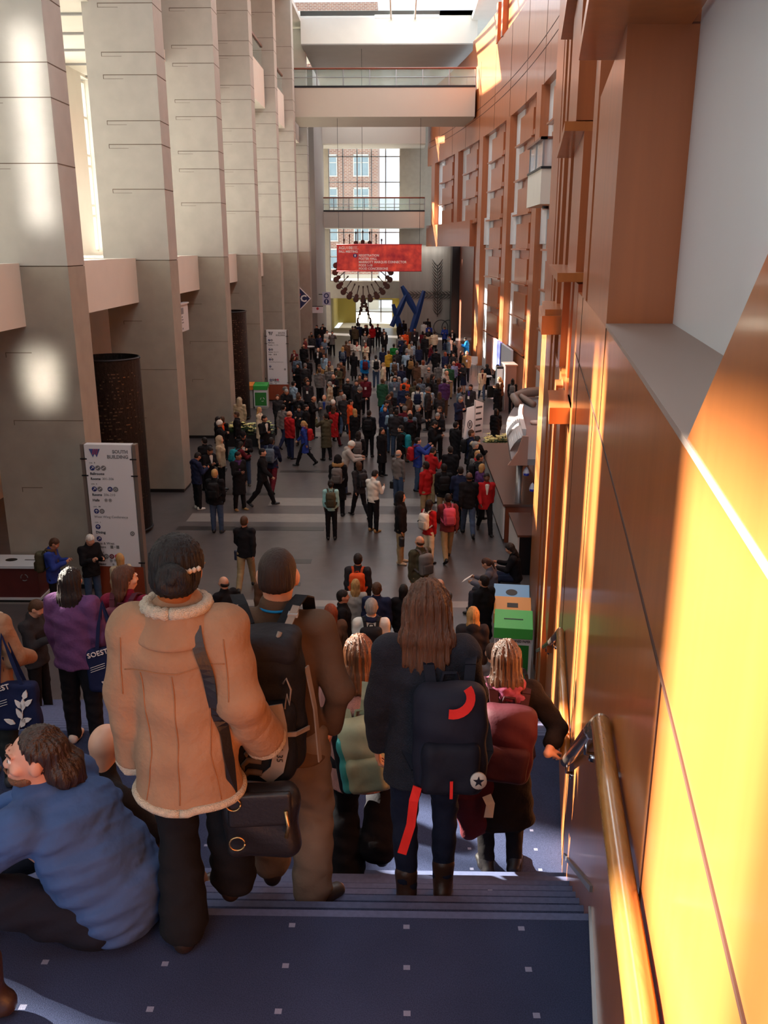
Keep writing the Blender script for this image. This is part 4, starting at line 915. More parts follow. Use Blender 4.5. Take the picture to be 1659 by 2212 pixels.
CROWD = '''
658 703 tl s ct:bk p:bk short:d
680 700 t f jk:bk p:bk short:d
693 706 tr w ct:bk p:bk bob:d
671 718 t f jk:br p:bk long:b scarf:be
659 730 r s jk:pl p:bk short:b
707 714 t s sh:wh p:bk short:d
717 716 t u hd:gy p:bk short:b
700 732 tr p hd:gb p:br bald:d
678 723 a s jk:ch p:bk short:d
656 745 a s jk:bk p:bk balding:b
687 752 t s su:bk p:bk balding:g shirt:wh bd
694 747 tr w jk:br p:bk short:b
664 774 a s ct:bk p:bk short:d
644 786 tl f ct:bk p:bk long:d
636 756 t p jk:mr p:bk long:r shirt:wh
711 780 t p sw:be p:bk long:r scarf:mr
694 787 tl p sh:tn p:bk short:b
740 750 a s jk:nv p:bk verylong:y bp:gb
755 735 t f jk:lg p:bk short:d bd
771 738 t f ct:wh p:bk long:b scarf:rd
788 719 t s ct:gy p:bk short:b bd
790 741 t f cd:cr p:bk long:r scarf:rd
767 704 a s jk:ol p:bk short:d
776 699 a w jk:nv p:bk short:d
789 702 t s jk:bk p:bk short:b bd
804 703 a s hd:rd p:bk hood:mr
816 700 t s su:bk p:bk short:d bd
737 781 t s jk:br p:bk bob:d bd
730 791 tl f jk:ol p:br short:b bd
720 808 t p jk:bk p:bk balding:g bd
764 760 a r lc:bk p:bk bob:d boots
788 768 a l pf:sb p:nv short:b bp:mr
812 768 a s sh:wh p:de short:d bp:bk
840 758 al s hd:ye p:bk short:b
828 784 l w hd:cr p:gy short:y
852 774 a s sh:lb p:bk short:d bp:br
851 743 a s sw:gr p:bk short:d
857 757 a s jk:ch p:bk short:g
830 716 t s jk:bk p:bk short:d shirt:wh
864 724 a s jk:gy p:bk balding:b
875 716 a s jk:or p:bk short:d
864 699 a s hd:bk p:bk hood:bk
872 692 a w jk:bk p:bk short:d
884 744 a s jk:lg p:bk long:y
888 768 a s jk:bk p:bk short:d bp:tn
854 801 a l hd:lg p:bk short:b bp:ch
866 791 a s jk:nv p:bk short:d
884 819 ar s hd:or p:nv cap:lb
790 813 t s jk:mr p:bk short:b beard:b bd
751 818 a s jk:bk p:bk balding:b bp:bk
773 836 r p jk:bk p:bk hat:gy
665 822 t s su:ch p:bk short:d bd
736 843 tr f bz:gy p:bk short:d bd
872 830 a l jk:nv p:bk short:d
826 819 a s ct:dg p:bk short:b
845 846 a r ct:bk p:bk bob:b
916 695 a s jk:wh p:bk short:d
927 701 a s jk:bl p:bk short:d
942 688 a s ct:bk p:bk short:d
961 705 t p jk:bl p:bk short:b
896 709 t s jk:ch p:bk short:d bd
913 716 a s jk:mr p:bk bob:d
925 720 a w lc:be p:bk bob:d
938 716 a s jk:cr p:bk short:d
973 728 al p jk:wh p:bk bob:r
987 712 t s su:bk p:bk short:b shirt:wh bd
1024 729 l p pf:sb p:bl short:d
997 759 r f jk:bk p:bk bob:b
1008 759 t s jk:tn p:bk short:y bd
965 761 al s jk:nv p:bk bob:r
977 763 tl s jk:ch p:bk long:d
942 754 a w ct:bk p:bk hat:bk
905 747 a s jk:nv p:bk bob:b
900 781 a r ct:br p:bk verylong:b
914 779 a s sw:lg p:bk bob:r
926 794 a s su:gy p:gy balding:b
958 786 tl s sw:wh p:bk long:d
971 787 a s sw:dg p:kh short:b
980 781 a s sh:lv p:bk balding:r
1002 784 tl p sw:ch sk:nv long:d
988 776 t p jk:mr p:bk bob:b scarf:rd
1042 795 t l cd:cr p:de long:d shirt:mr
1053 786 al r lc:bk p:bk bob:d
1078 788 al p jk:bk p:bk short:d
1083 815 l p jk:br p:bk long:y
1075 829 al s ct:bk p:bk bob:b
1132 819 a s jk:bk p:bk verylong:d bp:gy
1015 831 tl s su:ch p:bk short:d shirt:bl bd
995 838 r w jk:gb p:bk bob:b
992 856 tr p jk:nv p:bk short:g
926 834 a l sh:lb p:bk short:d bp:tn
902 834 a s sh:wh p:bk short:d bp:nv
948 846 a r ct:ch p:bk long:b
960 818 a s hd:pu p:br short:d
939 816 a s jk:ch p:bk verylong:b
907 818 a s jk:gb p:bk short:b
962 800 tr p sh:lg p:bk balding:r
634 824 ar s sh:lb p:nv short:d
645 853 ar s ct:bk p:kh short:b
674 856 r p jk:bk p:bk balding:r
660 874 r s ct:bk p:bk short:d
701 855 t s ct:gy p:bk balding:b shirt:bl
711 859 tr n jk:bk p:bk hat:wh
757 864 r s hd:or p:or short:d
720 876 ar r ct:rd p:mr long:b
704 893 al u ct:ol p:bk short:d
766 884 al s ct:bk p:bk long:y
797 887 a s jk:bk p:bk short:d bp:bk
830 866 r p pf:sb p:kh short:d sc:wh
825 925 tr s ct:bk p:bk long:d
774 933 a s jk:bk p:bk long:d bp:gy
741 951 r n hd:lg p:de hat:wh
657 908 l l cd:bl p:bk pony:y bp:rd
625 889 ar s pf:rd p:nv balding:r
866 920 l s jk:bk p:bk short:d bp:te
861 973 ar s sh:gy p:de balding:g hb:bk hl
730 985 a s ct:bk p:bk hood:bk fur:tn bp:gy
946 891 t p jk:bk p:bk short:g
934 909 r p ct:bk p:bk short:d
985 912 ar s ct:bk p:bk short:d
1022 872 ar s jk:bk p:bk short:d
886 895 al s jk:bk p:br short:d scarf:mr
903 946 r u hd:bl p:de short:d bp:rd
1029 944 r s jk:nv p:de short:b bp:bk
1072 884 a s lc:bk p:bk bob:d
1052 937 r p ct:bk p:bk long:d
1071 955 r s su:bk p:bk short:g shirt:wh
1087 973 t s jk:gy p:bk long:y scarf:rd bd
1100 948 ar n jk:bk p:bk short:d fur:be
1122 982 ar s jk:pu p:bk bob:y
1056 973 r s jk:ch p:bk short:d bp:bk
932 967 ar p sh:rd p:kh short:d
973 965 a s ct:bk p:bk short:d
927 999 al s sw:rd p:kh short:d dk
954 1003 a s jk:bk p:kh short:d bp:bk dk
1011 1016 a l jk:bk p:de balding:d dk
997 1009 a r jk:nv p:bk short:d
1072 1020 t l bz:rd p:bk short:d shirt:wh dk
930 1081 ar s sw:rd p:cr long:d bp:wh dk
966 1066 a r jk:pl p:kh short:d bp:pk dk
714 1038 a s ss:aq p:bk bun:d bp:ol dk
806 1017 ar p sh:wh p:bk short:d sc:tn
776 996 al l jk:ch p:bk bob:b bp:ch
866 1065 r s hd:bk p:kh hood:bk hb:bk sc:be
457 898 r f hd:bk p:bk short:d
474 905 r s jk:bk p:bk hat:wh
464 905 a s jk:bk p:bk bob:b bp:or
500 892 l s jk:bk p:bk short:b
517 860 a s hd:be p:bk hood:be
560 881 r s ct:cr p:cr long:y
570 898 tr c su:bk p:nv short:d shirt:wh
611 873 ar l jk:gy p:nv short:d
444 946 al s jk:bk p:bk short:d
525 932 t p hd:bk p:de cap:bk bd
484 944 r s hd:be p:bk hood:be
496 954 ar n jk:mr p:bk bob:d bp:te
447 965 tr p su:bk p:bk short:d shirt:wh md
424 977 ar p hd:nv p:bk short:d sc:wh
513 977 tr c ct:bk p:bk short:d scarf:pu md sc:tn
564 967 r l jk:bk p:bk short:d
585 944 a l hd:nv p:mr short:d bp:gb
463 1015 a s jk:bk p:de short:y bp:bk
840 852 r c su:ch p:ch pony:b bd
662 816 r s ct:bk p:nv pony:b
933 816 a s ct:bk p:bk bob:b
852 814 t w jk:gb p:nv short:d bd
797 723 l s ct:ch p:bk balding:b bp:bk
659 786 a w jk:ch p:bk hat:gy scarf:gy
762 704 a r jk:ch p:ch hat:gy scarf:gy
827 752 a s jk:nv p:bk bob:b scarf:gy
685 724 r s su:nv p:ch bob:b bd
984 737 l r jk:bk p:bk short:g bd
731 786 a c ct:bk p:bk bob:b
608 848 t r jk:ch p:bk bob:b
613 841 t p jk:bk p:nv short:g
748 737 a w jk:br p:bk short:b
951 879 l c jk:ch p:bk short:b
917 724 t r jk:ch p:ch pony:b bp:bk
711 794 a p hd:gy p:bk bob:b
792 702 l s su:ch p:bk long:b
647 876 t p sw:ch p:ch bob:d bp:nv
616 838 r w jk:bk p:ch hat:gy
689 723 t s su:nv p:ch long:b
829 710 t p jk:ch p:bk pony:b
926 838 l s jk:ch p:bk hat:gy
868 728 t c su:nv p:nv balding:b
918 724 a s jk:bk p:bk short:b
969 731 r s jk:gb p:bk hat:gy bp:nv
879 817 a l hd:ol p:bk long:b
712 825 l w cd:be p:bk short:g bd
690 797 a s hd:gy p:bk short:b
743 851 a r ct:ch p:de short:g
641 849 a c hd:gy p:ch long:b
952 786 a w hd:gy p:bk bob:d
883 709 a l jk:br p:bk pony:b
635 770 r s sw:mr p:bk long:b
856 884 a w jk:ch p:de short:d
887 738 a s sh:lb p:ch hat:gy scarf:gy
837 879 t w jk:nv p:bk bob:b
770 822 t s sw:ch p:bk short:d bp:nv
884 849 l p jk:br p:bk short:d
927 710 t s hd:bk p:ch short:b
852 881 a p sh:lb p:de bob:d bp:bk
886 882 t r jk:gb p:bk balding:b bd
893 878 r f sw:ch p:bk short:g
888 821 a r hd:ol p:bk short:b
930 742 r r sw:mr p:nv pony:b bp:bk
877 736 r s jk:ch p:ch short:d bd
641 770 a w jk:gb p:bk short:b
933 811 r c sw:ch p:ch long:d
878 756 a r sh:lb p:bk hat:gy
871 879 a c sw:mr p:de hat:gy
777 810 t w jk:br p:bk bob:d bd
700 763 t r sh:lb p:de bob:d scarf:gy
526 1114 a r sw:bk p:kh short:b hb:nv hl
'''
STAIRFOLK = '''
107 1163 17.3 r p jk:bl p:bk short:b bp:ol scarf:br
189 1153 17.4 tr p jk:bk p:de short:w
258 1198 16.2 al s cd:be p:bk bob:y
907 1160 17.2 al s jk:ol p:kh balding:b bp:gy
773 1198 16.1 a s jk:ch p:de short:d bp:or
768 1254 14.9 a s ct:lg p:bk verylong:y
740 1277 14.2 r s jk:bk p:bk short:d
824 1258 14.6 a s jk:nv p:bk short:b
862 1268 14.2 a s jk:bk p:bk bob:d
802 1296 10.1 a s sw:wh p:bk short:g bp:bk scarf:nv
714 1309 10.3 al s jk:br p:bk bob:r
950 1253 14.6 al s jk:gy p:bk bald:d
1046 1245 14.9 al s ct:bk p:bk short:d
1022 1315 10.5 a s hd:ch p:bk verylong:y
483 1248 14.9 al s jk:bk p:bk balding:d
574 1226 15.5 al s jk:br p:bk short:b
66 1312 10.2 r p jk:ch p:bk short:b
262 1313 13.5 a s jk:gy p:bk short:y
'''
CR = [ln.split() for ln in CROWD.strip().splitlines()]; SR = [ln.split() for ln in STAIRFOLK.strip().splitlines()]
LOCS = [crowd_loc(int(f[0]), int(f[1]), f[6].split(':')[0]) for f in CR] + [crowd_loc(int(f[0]), int(f[1]), f[7].split(':')[0], stair_z, float(f[2])) for f in SR]
relax(LOCS)
for f, L_ in zip(CR, LOCS): crowd_person(int(f[0]), int(f[1]), f[2], f[3], f[4], f[5], f[6], f[7:], hgt=L_)
for f, L_ in zip(SR, LOCS[len(CR):]): crowd_person(int(f[0]), int(f[1]), f[3], f[4], f[5], f[6], f[7], f[8:], hgt=L_, grp='people around the stairs', zfun=stair_z)
# ---------------------------------------------------------------- who is who: labels that single out each person
LAND = [((-6.2, 19), 'by the nearest stone pier'), ((-6, 27.3), 'by the second stone pier'), ((-5.5, 31), 'by the pale poinsettias'), ((-5, 36), 'by the third stone pier'), ((-5.6, 41), 'by the green bin'), ((-5, 45), 'by the farther sign pylon'), ((-5, 54), 'by the far piers'),
        ((3.6, 24), 'by the information desk'), ((3.2, 29), 'by the desk placard'), ((3.3, 38), 'beyond the information desk'), ((4.2, 48), 'by the grey kiosk'), ((4, 57), 'by the timber wall'), ((2, 66), 'below the steel panel'), ((-3, 66), 'under the guitar ring'), ((-1, 56), 'under the red banner'), ((-1, 45), 'far along the open hall'), ((-1, 36), 'midway along the hall'), ((-1, 29), 'on the near open floor'), ((-1, 22), 'on the floor beyond the stairs')]
def zone(p):
    if p['stairs'] and p['loc'].z > .05: return 'on the stairs'
    l = p['loc']; return min(LAND, key=lambda q: (q[0][0] - l.x) ** 2 + ((q[0][1] - l.y) * .7) ** 2)[1]
ORD = ['first', 'second', 'third', 'fourth', 'fifth', 'sixth', 'seventh', 'eighth', 'ninth', 'tenth']
def finish_labels():
    def cand(p, lv):
        d = ' '.join(p['desc']); s_ = p['who']
        if d: s_ += ' ' + d
        if lv >= 1: s_ += ' ' + (p['pw'] or p['fcw'])
        if lv >= 2: s_ += ' ' + zone(p)
        return s_
    left = list(PEOPLE)
    for p in PEOPLE: p['lab'] = None
    for lv in (2,):
        by = {}
        for p in left: by.setdefault(cand(p, lv), []).append(p)
        for k, v in by.items():
            if len(v) == 1: v[0]['lab'] = k
            else:
                v.sort(key=lambda p: p['loc'].y)
                for i, p in enumerate(v): p['lab'] = k + ', %s from the stairs' % (['nearer', 'farther'][i] if len(v) == 2 else ORD[i])
    for p in PEOPLE:
        w = p['lab'].split()
        if len(w) > 16:
            s_ = p['who'] + ' ' + ' '.join(p['desc']) + ' ' + zone(p)
            p['lab'] = s_ if len(s_.split()) <= 16 else (p['who'] + ' ' + p['desc'][-1] + ' ' + zone(p))
    by = {}
    for p in PEOPLE: by.setdefault(p['lab'], []).append(p)
    for k, v in by.items():
        if len(v) > 1:
            v.sort(key=lambda p: p['loc'].y)
            for i, p in enumerate(v): p['lab'] = ' '.join(k.split()[:13]) + ', ' + ORD[i] + ' from stairs'
    for p in PEOPLE: p['o']['label'] = p['lab']
    look = {id(p['o']): p for p in PEOPLE}
    used = {}
    for root, M4, v in PEOPLE_BP:
        p = [q for q in PEOPLE if q['o'] == root][0]
        l = '%s backpack on the %s %s' % (PAL[v][1], p['who'].replace('person in', 'person in'), zone(p))
        if l in used: l = '%s backpack on the %s %s, farther one' % (PAL[v][1], p['who'], zone(p))
        used[l] = 1
        backpack(M4, PAL[v][0], l)
    for root, wr, rz, v in PEOPLE_HB:
        p = [q for q in PEOPLE if q['o'] == root][0]
        heldbag(wr, rz + .3, PAL[v][0], '%s bag hanging from the hand of the %s' % (PAL[v][1], p['who']))
finish_labels()
# ================================================================ people on the stairs close to the camera
from mathutils.bvhtree import BVHTree
def ik(J, i, ank, fp=0., out=.18, bend=None):
    """set one leg to reach an ankle point; fp>0 points the toe down"""
    s_ = -1 if i == 0 else 1; hip = J['hip%d' % i]; ank = np.array(ank, float); v = ank - hip; L = np.linalg.norm(v); l1, l2 = .425, .405
    if L > .826: v *= .826 / L; L = .826; ank = hip + v
    a = (l1 * l1 - l2 * l2 + L * L) / (2 * L); hgt = math.sqrt(max(l1 * l1 - a * a, 0)); w = v / L
    f = np.array(bend if bend is not None else (s_ * .12, 1, .1), float); f = f - w * (f @ w); f /= np.linalg.norm(f)
    J['kn%d' % i] = hip + w * a + f * hgt; J['an%d' % i] = ank
    fd = V3(math.sin(out) * s_, math.cos(out) * math.cos(fp), -math.sin(fp)); fd /= np.linalg.norm(fd); fu = np.cross(V3(1, 0, 0), fd); fu /= np.linalg.norm(fu)
    if fu[2] < 0: fu = -fu
    J['heel%d' % i] = ank - fd * .045 - fu * .055; J['toe%d' % i] = ank + fd * .155 - fu * .062
def arm(J, i, el, wr):
    el, wr = np.array(el, float), np.array(wr, float); sh = J['sh%d' % i]
    d = el - sh; el = sh + d / np.linalg.norm(d) * .285; d = wr - el; d /= np.linalg.norm(d); J['el%d' % i], J['wr%d' % i], J['fa%d' % i] = el, el + d * .245, d
def bvh(me):
    return BVHTree.FromPolygons([tuple(v.co) for v in me.vertices], [tuple(p.vertices) for p in me.polygons])
def drape(tree, pts, off=.003, fr=(0, -1, 0)):
    """points (x,z) laid on the back (or front) of a surface"""
    out = []; fr = Vector(fr)
    for p in pts:
        o = Vector((p[0], 0, p[1])) + fr * 1.2; hit, nr, _, _ = tree.ray_cast(o, -fr)
        if hit is None: hit, nr, _, _ = tree.find_nearest(Vector((p[0], -.1, p[1])))
        out.append((hit + nr * off, nr))
    return out
def dense(pts, n=6):
    out = []
    for a, b in zip(pts, pts[1:]):
        for k in range(n): out.append(tuple(a[i] + (b[i] - a[i]) * k / n for i in range(len(a))))
    return out + [tuple(pts[-1])]
def ribbon(hits, w, th=.004):
    b = MB(); P = [Vector(h[0]) for h in hits]; N = [Vector(h[1]) for h in hits]; rows = []
    for i, p in enumerate(P):
        t = (P[min(i + 1, len(P) - 1)] - P[max(i - 1, 0)]).normalized(); s_ = t.cross(N[i]).normalized() * (w / 2)
        rows.append((p - s_, p + s_, p + s_ + N[i] * th, p - s_ + N[i] * th))
    for a, c in zip(rows, rows[1:]): b.hexa(a, c)
    return b
def hero(label, loc, rz, J, scale=1., skin=(200, 146, 118), h=.010, hands=({}, {}), fine=False, wt=1., group='people on the stairs near the camera', nohand=()):
    r = empty('person', loc, rz, label, 'person', group); r.scale = (scale,) * 3
    place('body', body_mesh(J, h, hands, fine, wt, nohand), skin_mat(skin), r); return r
def HMAT(J): return Matrix.Translation(Vector(J['H'])) @ Matrix.Rotation(-J['hp'], 4, 'X') @ Matrix.Rotation(J['hy'], 4, 'Z')
def shoes(r, J, rgb, boot=0., h=.010):
    for i in (0, 1): place('boot' if boot else 'shoe', shoe_mesh(J, i, h, boot), leather(rgb), r)
def seam(r, tree, pts, rgb, rad=.003, off=.0015, name='seam'):
    MB().tube([q[0] for q in drape(tree, dense(pts, 8), off)], rad, 6).build(name, cloth(rgb), r, True)
def W2L(o_loc, rz, sc, p):
    return np.array((Matrix.Rotation(-rz, 3, 'Z') @ (Vector(p) - Vector(o_loc))) / sc)
# ---------------------------------------------------------------- 1 tan shearling coat
L1 = Vector((-.82, 2.98, Z1)); S1 = .985
J = skel(lean=.03, head=(.12, 0), arms=((.05, .16, .1, .06), (.1, .25, .5, -.4)), pz=.905)
ik(J, 0, (-.045, -.08, .075)); ik(J, 1, (.11, .27, -.095), fp=.05)
arm(J, 1, J['sh1'] + V3(.055, -.06, -.275), J['sh1'] + V3(.10, .07, -.47))
p1 = hero('dark-haired person with a bun in a tan shearling coat, walking down with shoulder bag', L1, 0, J, S1, (186, 132, 104))
COATC = (152, 117, 92); FLEECE = (222, 204, 182)
def shear():
    lo, hi = bounds(J); S = SD(lo, hi, .009); up = J['up']; P, C, N, fw = J['P'], J['C'], J['N'], J['fw']; e = .046
    Pb = P - V3(0, 0, .32)
    S.cap(Pb, P - V3(0, 0, .05), (.225, .17), (.192, .148), .03).cap(P - V3(0, 0, .05), P + up * .16, (.192, .148), (.180, .138), .03).cap(P + up * .16, C + up * .08, (.180, .138), (.198, .14), .03).cap(C + up * .08, N - up * .045, (.198, .14), (.125, .095), .04)
    S.cut(P - V3(0, 0, .215), (0, .10, -1))
    for i in (0, 1):
        a, b, c = J['sh%d' % i], J['el%d' % i], J['wr%d' % i]
        S.cap(N - up * .06, a, .095, .092, .04).cap(a, b, .092, .088, .035).cap(b, b + (c - b) * .5, .090, .080, .025).cap(b + (c - b) * .5, c, (.080, .080), .084, .02)
        d = (c - b) / np.linalg.norm(c - b); S.cut(c + d * .0, d) if False else None
    S.cap(N - up * .03, N + up * .02, (.105, .095), (.10, .092), .03)
    S.wrinkle(.0055, 15, 16, 19, .6)
    return S.mesh('coat')
cm = shear(); M_SUEDE = mat('tan_suede', COATC, .88, var=.13, scale=6, bump=.35, bscale=30, spec=.15)
coat = place('coat', cm, M_SUEDE, p1); tr = bvh(cm)
M_FLC = mat('cream_fleece', FLEECE, .95, var=.1, scale=60, bump=.9, bscale=220, spec=.1)
N1 = J['N']; P1 = J['P']
def ring_trim(name, c, rx, ry, r, nrm_tilt=0., n=40, par=None, a0=0., a1=2 * math.pi, m=None, bumpy=.15):
    pts = [Vector((c[0] + rx * math.sin(a0 + (a1 - a0) * k / n), c[1] - ry * math.cos(a0 + (a1 - a0) * k / n), c[2] + nrm_tilt * math.cos(a0 + (a1 - a0) * k / n))) for k in range(n + 1)]
    return MB().tube(pts, [r * (1 + bumpy * math.sin(3.1 * k)) for k in range(n + 1)], 10).build(name, m, par, True)
hz = P1[2] - .22
hem = [tr.find_nearest(Vector((P1[0] + .24 * math.sin(a), P1[1] - .19 * math.cos(a), hz - .019 * math.cos(a))))[0] for a in [2 * math.pi * k / 48 for k in range(49)]]
MB().tube(hem, .017, 8).build('hem_trim', M_FLC, p1, True)
S = SD(N1 - .24, N1 + .2, .008); S.cap(N1 + V3(0, -.005, -.075), N1 + V3(0, -.012, .045), (.185, .150), (.120, .108), .01, u=(1, 0, 0)); S.cut(N1 + V3(0, 0, .048), (0, .12, 1), .01).cut(N1 + V3(0, 0, -.085), (0, .0, -1), .02); S.wrinkle(.005, 16, 16, 30)
place('collar', S.mesh('collar'), M_SUEDE, p1)
ring_trim('fleece_collar', (N1[0], N1[1] - .010, N1[2] + .045), .112, .102, .024, .0, par=p1, m=M_FLC)
S = SD(N1 - .15, N1 + .2, .009); S.cap(N1 + V3(0, 0, -.02), N1 + V3(.0, .0, .075), (.085, .08), (.068, .07), .02).wrinkle(.004, 10, 10, 110)
place('neck_warmer', S.mesh('neck_warmer'), cloth((150, 84, 44)), p1)
for i in (0, 1):
    c = J['wr%d' % i]; d = J['fa%d' % i]; S = SD(c - .14, c + .14, .008); S.cap(c + d * .055, c + d * .095, .088, .086, .01).wrinkle(.003, 80, 80, 80)
    S.cut(c + d * .10, d).cut(c + d * .05, -d); place('cuff_trim', S.mesh('cuff_trim'), M_FLC, p1)
    S = SD(c - .2, c + .16, .009); S.cap(c - d * .06, c + d * .06, .084, .090, .01); S.cut(c + d * .062, d); place('sleeve_end', S.mesh('sleeve_end'), M_SUEDE, p1)
for pts in ([(-.19, C_ := J['C'][2] + .03), (-.1, C_ + .015), (.02, C_ + .012), (.12, C_ + .035), (.19, C_ + .04)], [(.0, C_ - .0), (.005, P1[2] + .05), (.0, hz + .02)], [(-.125, C_ + .0), (-.10, P1[2]), (-.135, hz + .02)], [(.13, C_ + .03), (.12, P1[2]), (.15, hz + .02)],
            [(-.19, J['N'][2] - .05), (-.205, C_), (-.205, C_ - .1)], [(.19, J['N'][2] - .05), (.20, C_), (.205, C_ - .1)]):
    seam(p1, tr, pts, (150, 104, 74), .0022)
place('trousers', trousers_mesh(J, .010, ease=.02, flare=.034, wr=.005, length=.94), cloth((24, 23, 27)), p1)
shoes(p1, J, (40, 28, 22))
def bunhair():
    S = SD((-.16, -.24, -.16), (.16, .16, .17), .0065); S.ell((0, -.016, .030), (.090, .108, .104), .01).ell((0, -.055, -.03), (.078, .062, .062), .03); S.cut((0, .026, 0), (0, 1, -.9), .012); S.cut((0, 0, -.085), (0, .35, -1), .01)
    for s_ in (-1, 1): S.ell((s_ * .088, .004, -.012), (.022, .026, .036), .008, sub=True)
    S.strands(.0026, 30); S.strands(.0014, 71)
    for k in range(10):
        a0, a1 = 2 * math.pi * k / 10, 2 * math.pi * (k + 1) / 10; f = lambda a: (.016 + .034 * math.cos(a), -.135 - .008 * math.sin(2 * a), -.004 + .034 * math.sin(a)); S.cap(f(a0), f(a1), .021, .023, .006)
    S.ell((.016, -.14, -.004), (.026, .03, .026), .006); return S.mesh('hair')
hm1 = bunhair(); place('hair', hm1, hairmat((26, 20, 20)), p1, HMAT(J) @ Matrix.Diagonal((1.12, 1.08, 1.06, 1)))
cb = MB()
for k in range(5): cb.lathe((.045 + .014 * k, -.118 + .003 * k * k * .5, .012 + .003 * k), [(.001, .012), (.009, .006), (.009, -.004), (.001, -.01)], 8)
cb.build('hair_clip', mat('beads', (190, 170, 150), .3), p1, True).matrix_local = HMAT(J)
MB().tube([(-.088, .07, .012), (-.091, .0, .012), (-.088, -.02, .0)], .003, 6).tube([(.088, .07, .012), (.091, .0, .012), (.088, -.02, .0)], .003, 6).build('glasses_temples', mat('gilt', (170, 130, 80), .3, .8), p1, True).matrix_local = HMAT(J)
# her shoulder bag
bag = empty('shoulder_bag', L1 + Vector((.27, .04, .53)), .1, 'black leather shoulder bag hanging beside the tan shearling coat', 'bag')
S = SD((-.24, -.14, -.22), (.24, .14, .26), .009); S.rbox((0, 0, -.04), (.155, .072, .155), .06).wrinkle(.007, 16, 16, 16, 1.)
ML = leather((30, 25, 26)); place('bag_body', S.mesh('bag_body'), ML, bag)
S = SD((-.2, -.16, -.1), (.2, .1, .2), .008); S.rbox((0, -.07, .06), (.125, .016, .075), .014); place('flap', S.mesh('flap'), ML, bag)
MB().tube([(-.10 + .028 * math.cos(a), -.09, .10 + .028 * math.sin(a)) for a in [k * math.pi / 8 for k in range(17)]], .004, 8).build('ring', mat('brass_ring', (190, 150, 100), .25, .9), bag, True)
MB().tube([(-.09 + .03 * math.cos(a), -.115, -.06 + .03 * math.sin(a)) for a in [k * math.pi / 8 for k in range(17)]], .004, 8).build('ring', MATS['brass_ring'], bag, True)
MB().tube([(.10, -.09, .06), (.11, -.1, .0), (.10, -.105, -.05)], .008, 8).build('key_clip', MATS['brass_ring'], bag, True)
sp_ = [(.085, N1[2] - .01), (.10, N1[2] - .10), (.13, C_), (.15, P1[2] + .15), (.165, P1[2] + .04), (.175, P1[2] - .06)]
h_ = drape(tr, dense(sp_, 5), .008)
for _ in range(4): h_ = [h_[0]] + [((h_[i - 1][0] + h_[i][0] + h_[i + 1][0]) / 3, (h_[i - 1][1] + h_[i][1] + h_[i + 1][1]).normalized()) for i in range(1, len(h_) - 1)] + [h_[-1]]
loc_inv = lambda v: (Matrix.Rotation(-.1, 3, 'Z') @ (L1 + Vector(v) * S1 - bag.location))
h_ = [(loc_inv(a), Matrix.Rotation(-.1, 3, 'Z') @ b) for a, b in h_] + [(Vector((-.10, -.09, .13)), Vector((0, -1, 0)))]
front = [(Vector((.06, .11, N1[2] + .02)), Vector((0, 0, 1))), (Vector((.085, .02, N1[2] + .045)), Vector((0, 0, 1)))]
ribbon(h_, .042, .006).build('strap', ML, bag)
# ---------------------------------------------------------------- 2 brown jacket and hiking backpack
L2 = Vector((-.54, 3.58, Z1 - .36)); S2 = 1.055
J = skel(lean=.04, head=(.10, 0), arms=((.1, .18, .5, .3), (.02, .26, .65, .30)), pz=.90)
arm(J, 1, J['sh1'] + V3(.085, -.06, -.265), J['sh1'] + V3(.04, .04, -.49)); ik(J, 1, (.12, -.05, .075), out=.85); ik(J, 0, (-.10, .20, -.095), fp=.1)
p2 = hero('short-haired person in brown jacket and khaki trousers wearing a large black hiking backpack', L2, 0, J, S2, (206, 150, 122))
cm = top_mesh(J, .009, ease=.026, hem=.13, wr=.007, collar=.05, seed=1.3, fr=(14, 14, 18)); place('jacket', cm, cloth((92, 72, 58), .85, .35, 18), p2)
place('trousers', trousers_mesh(J, .009, ease=.030, wr=.0045, flare=.014, seed=2, length=.93), cloth((122, 110, 100), .9, .4, 16), p2)
shoes(p2, J, (52, 44, 42)); place('hair', hair_mesh('crop', .007), hairmat((44, 30, 26)), p2, HMAT(J))
MB().tube([Vector(J['N']) + Vector((.07 * math.sin(a), -.012 - .066 * math.cos(a), .045)) for a in [k * math.pi / 10 for k in range(-8, 9)]], .006, 6).build('lanyard', cloth((30, 130, 190)), p2, True)
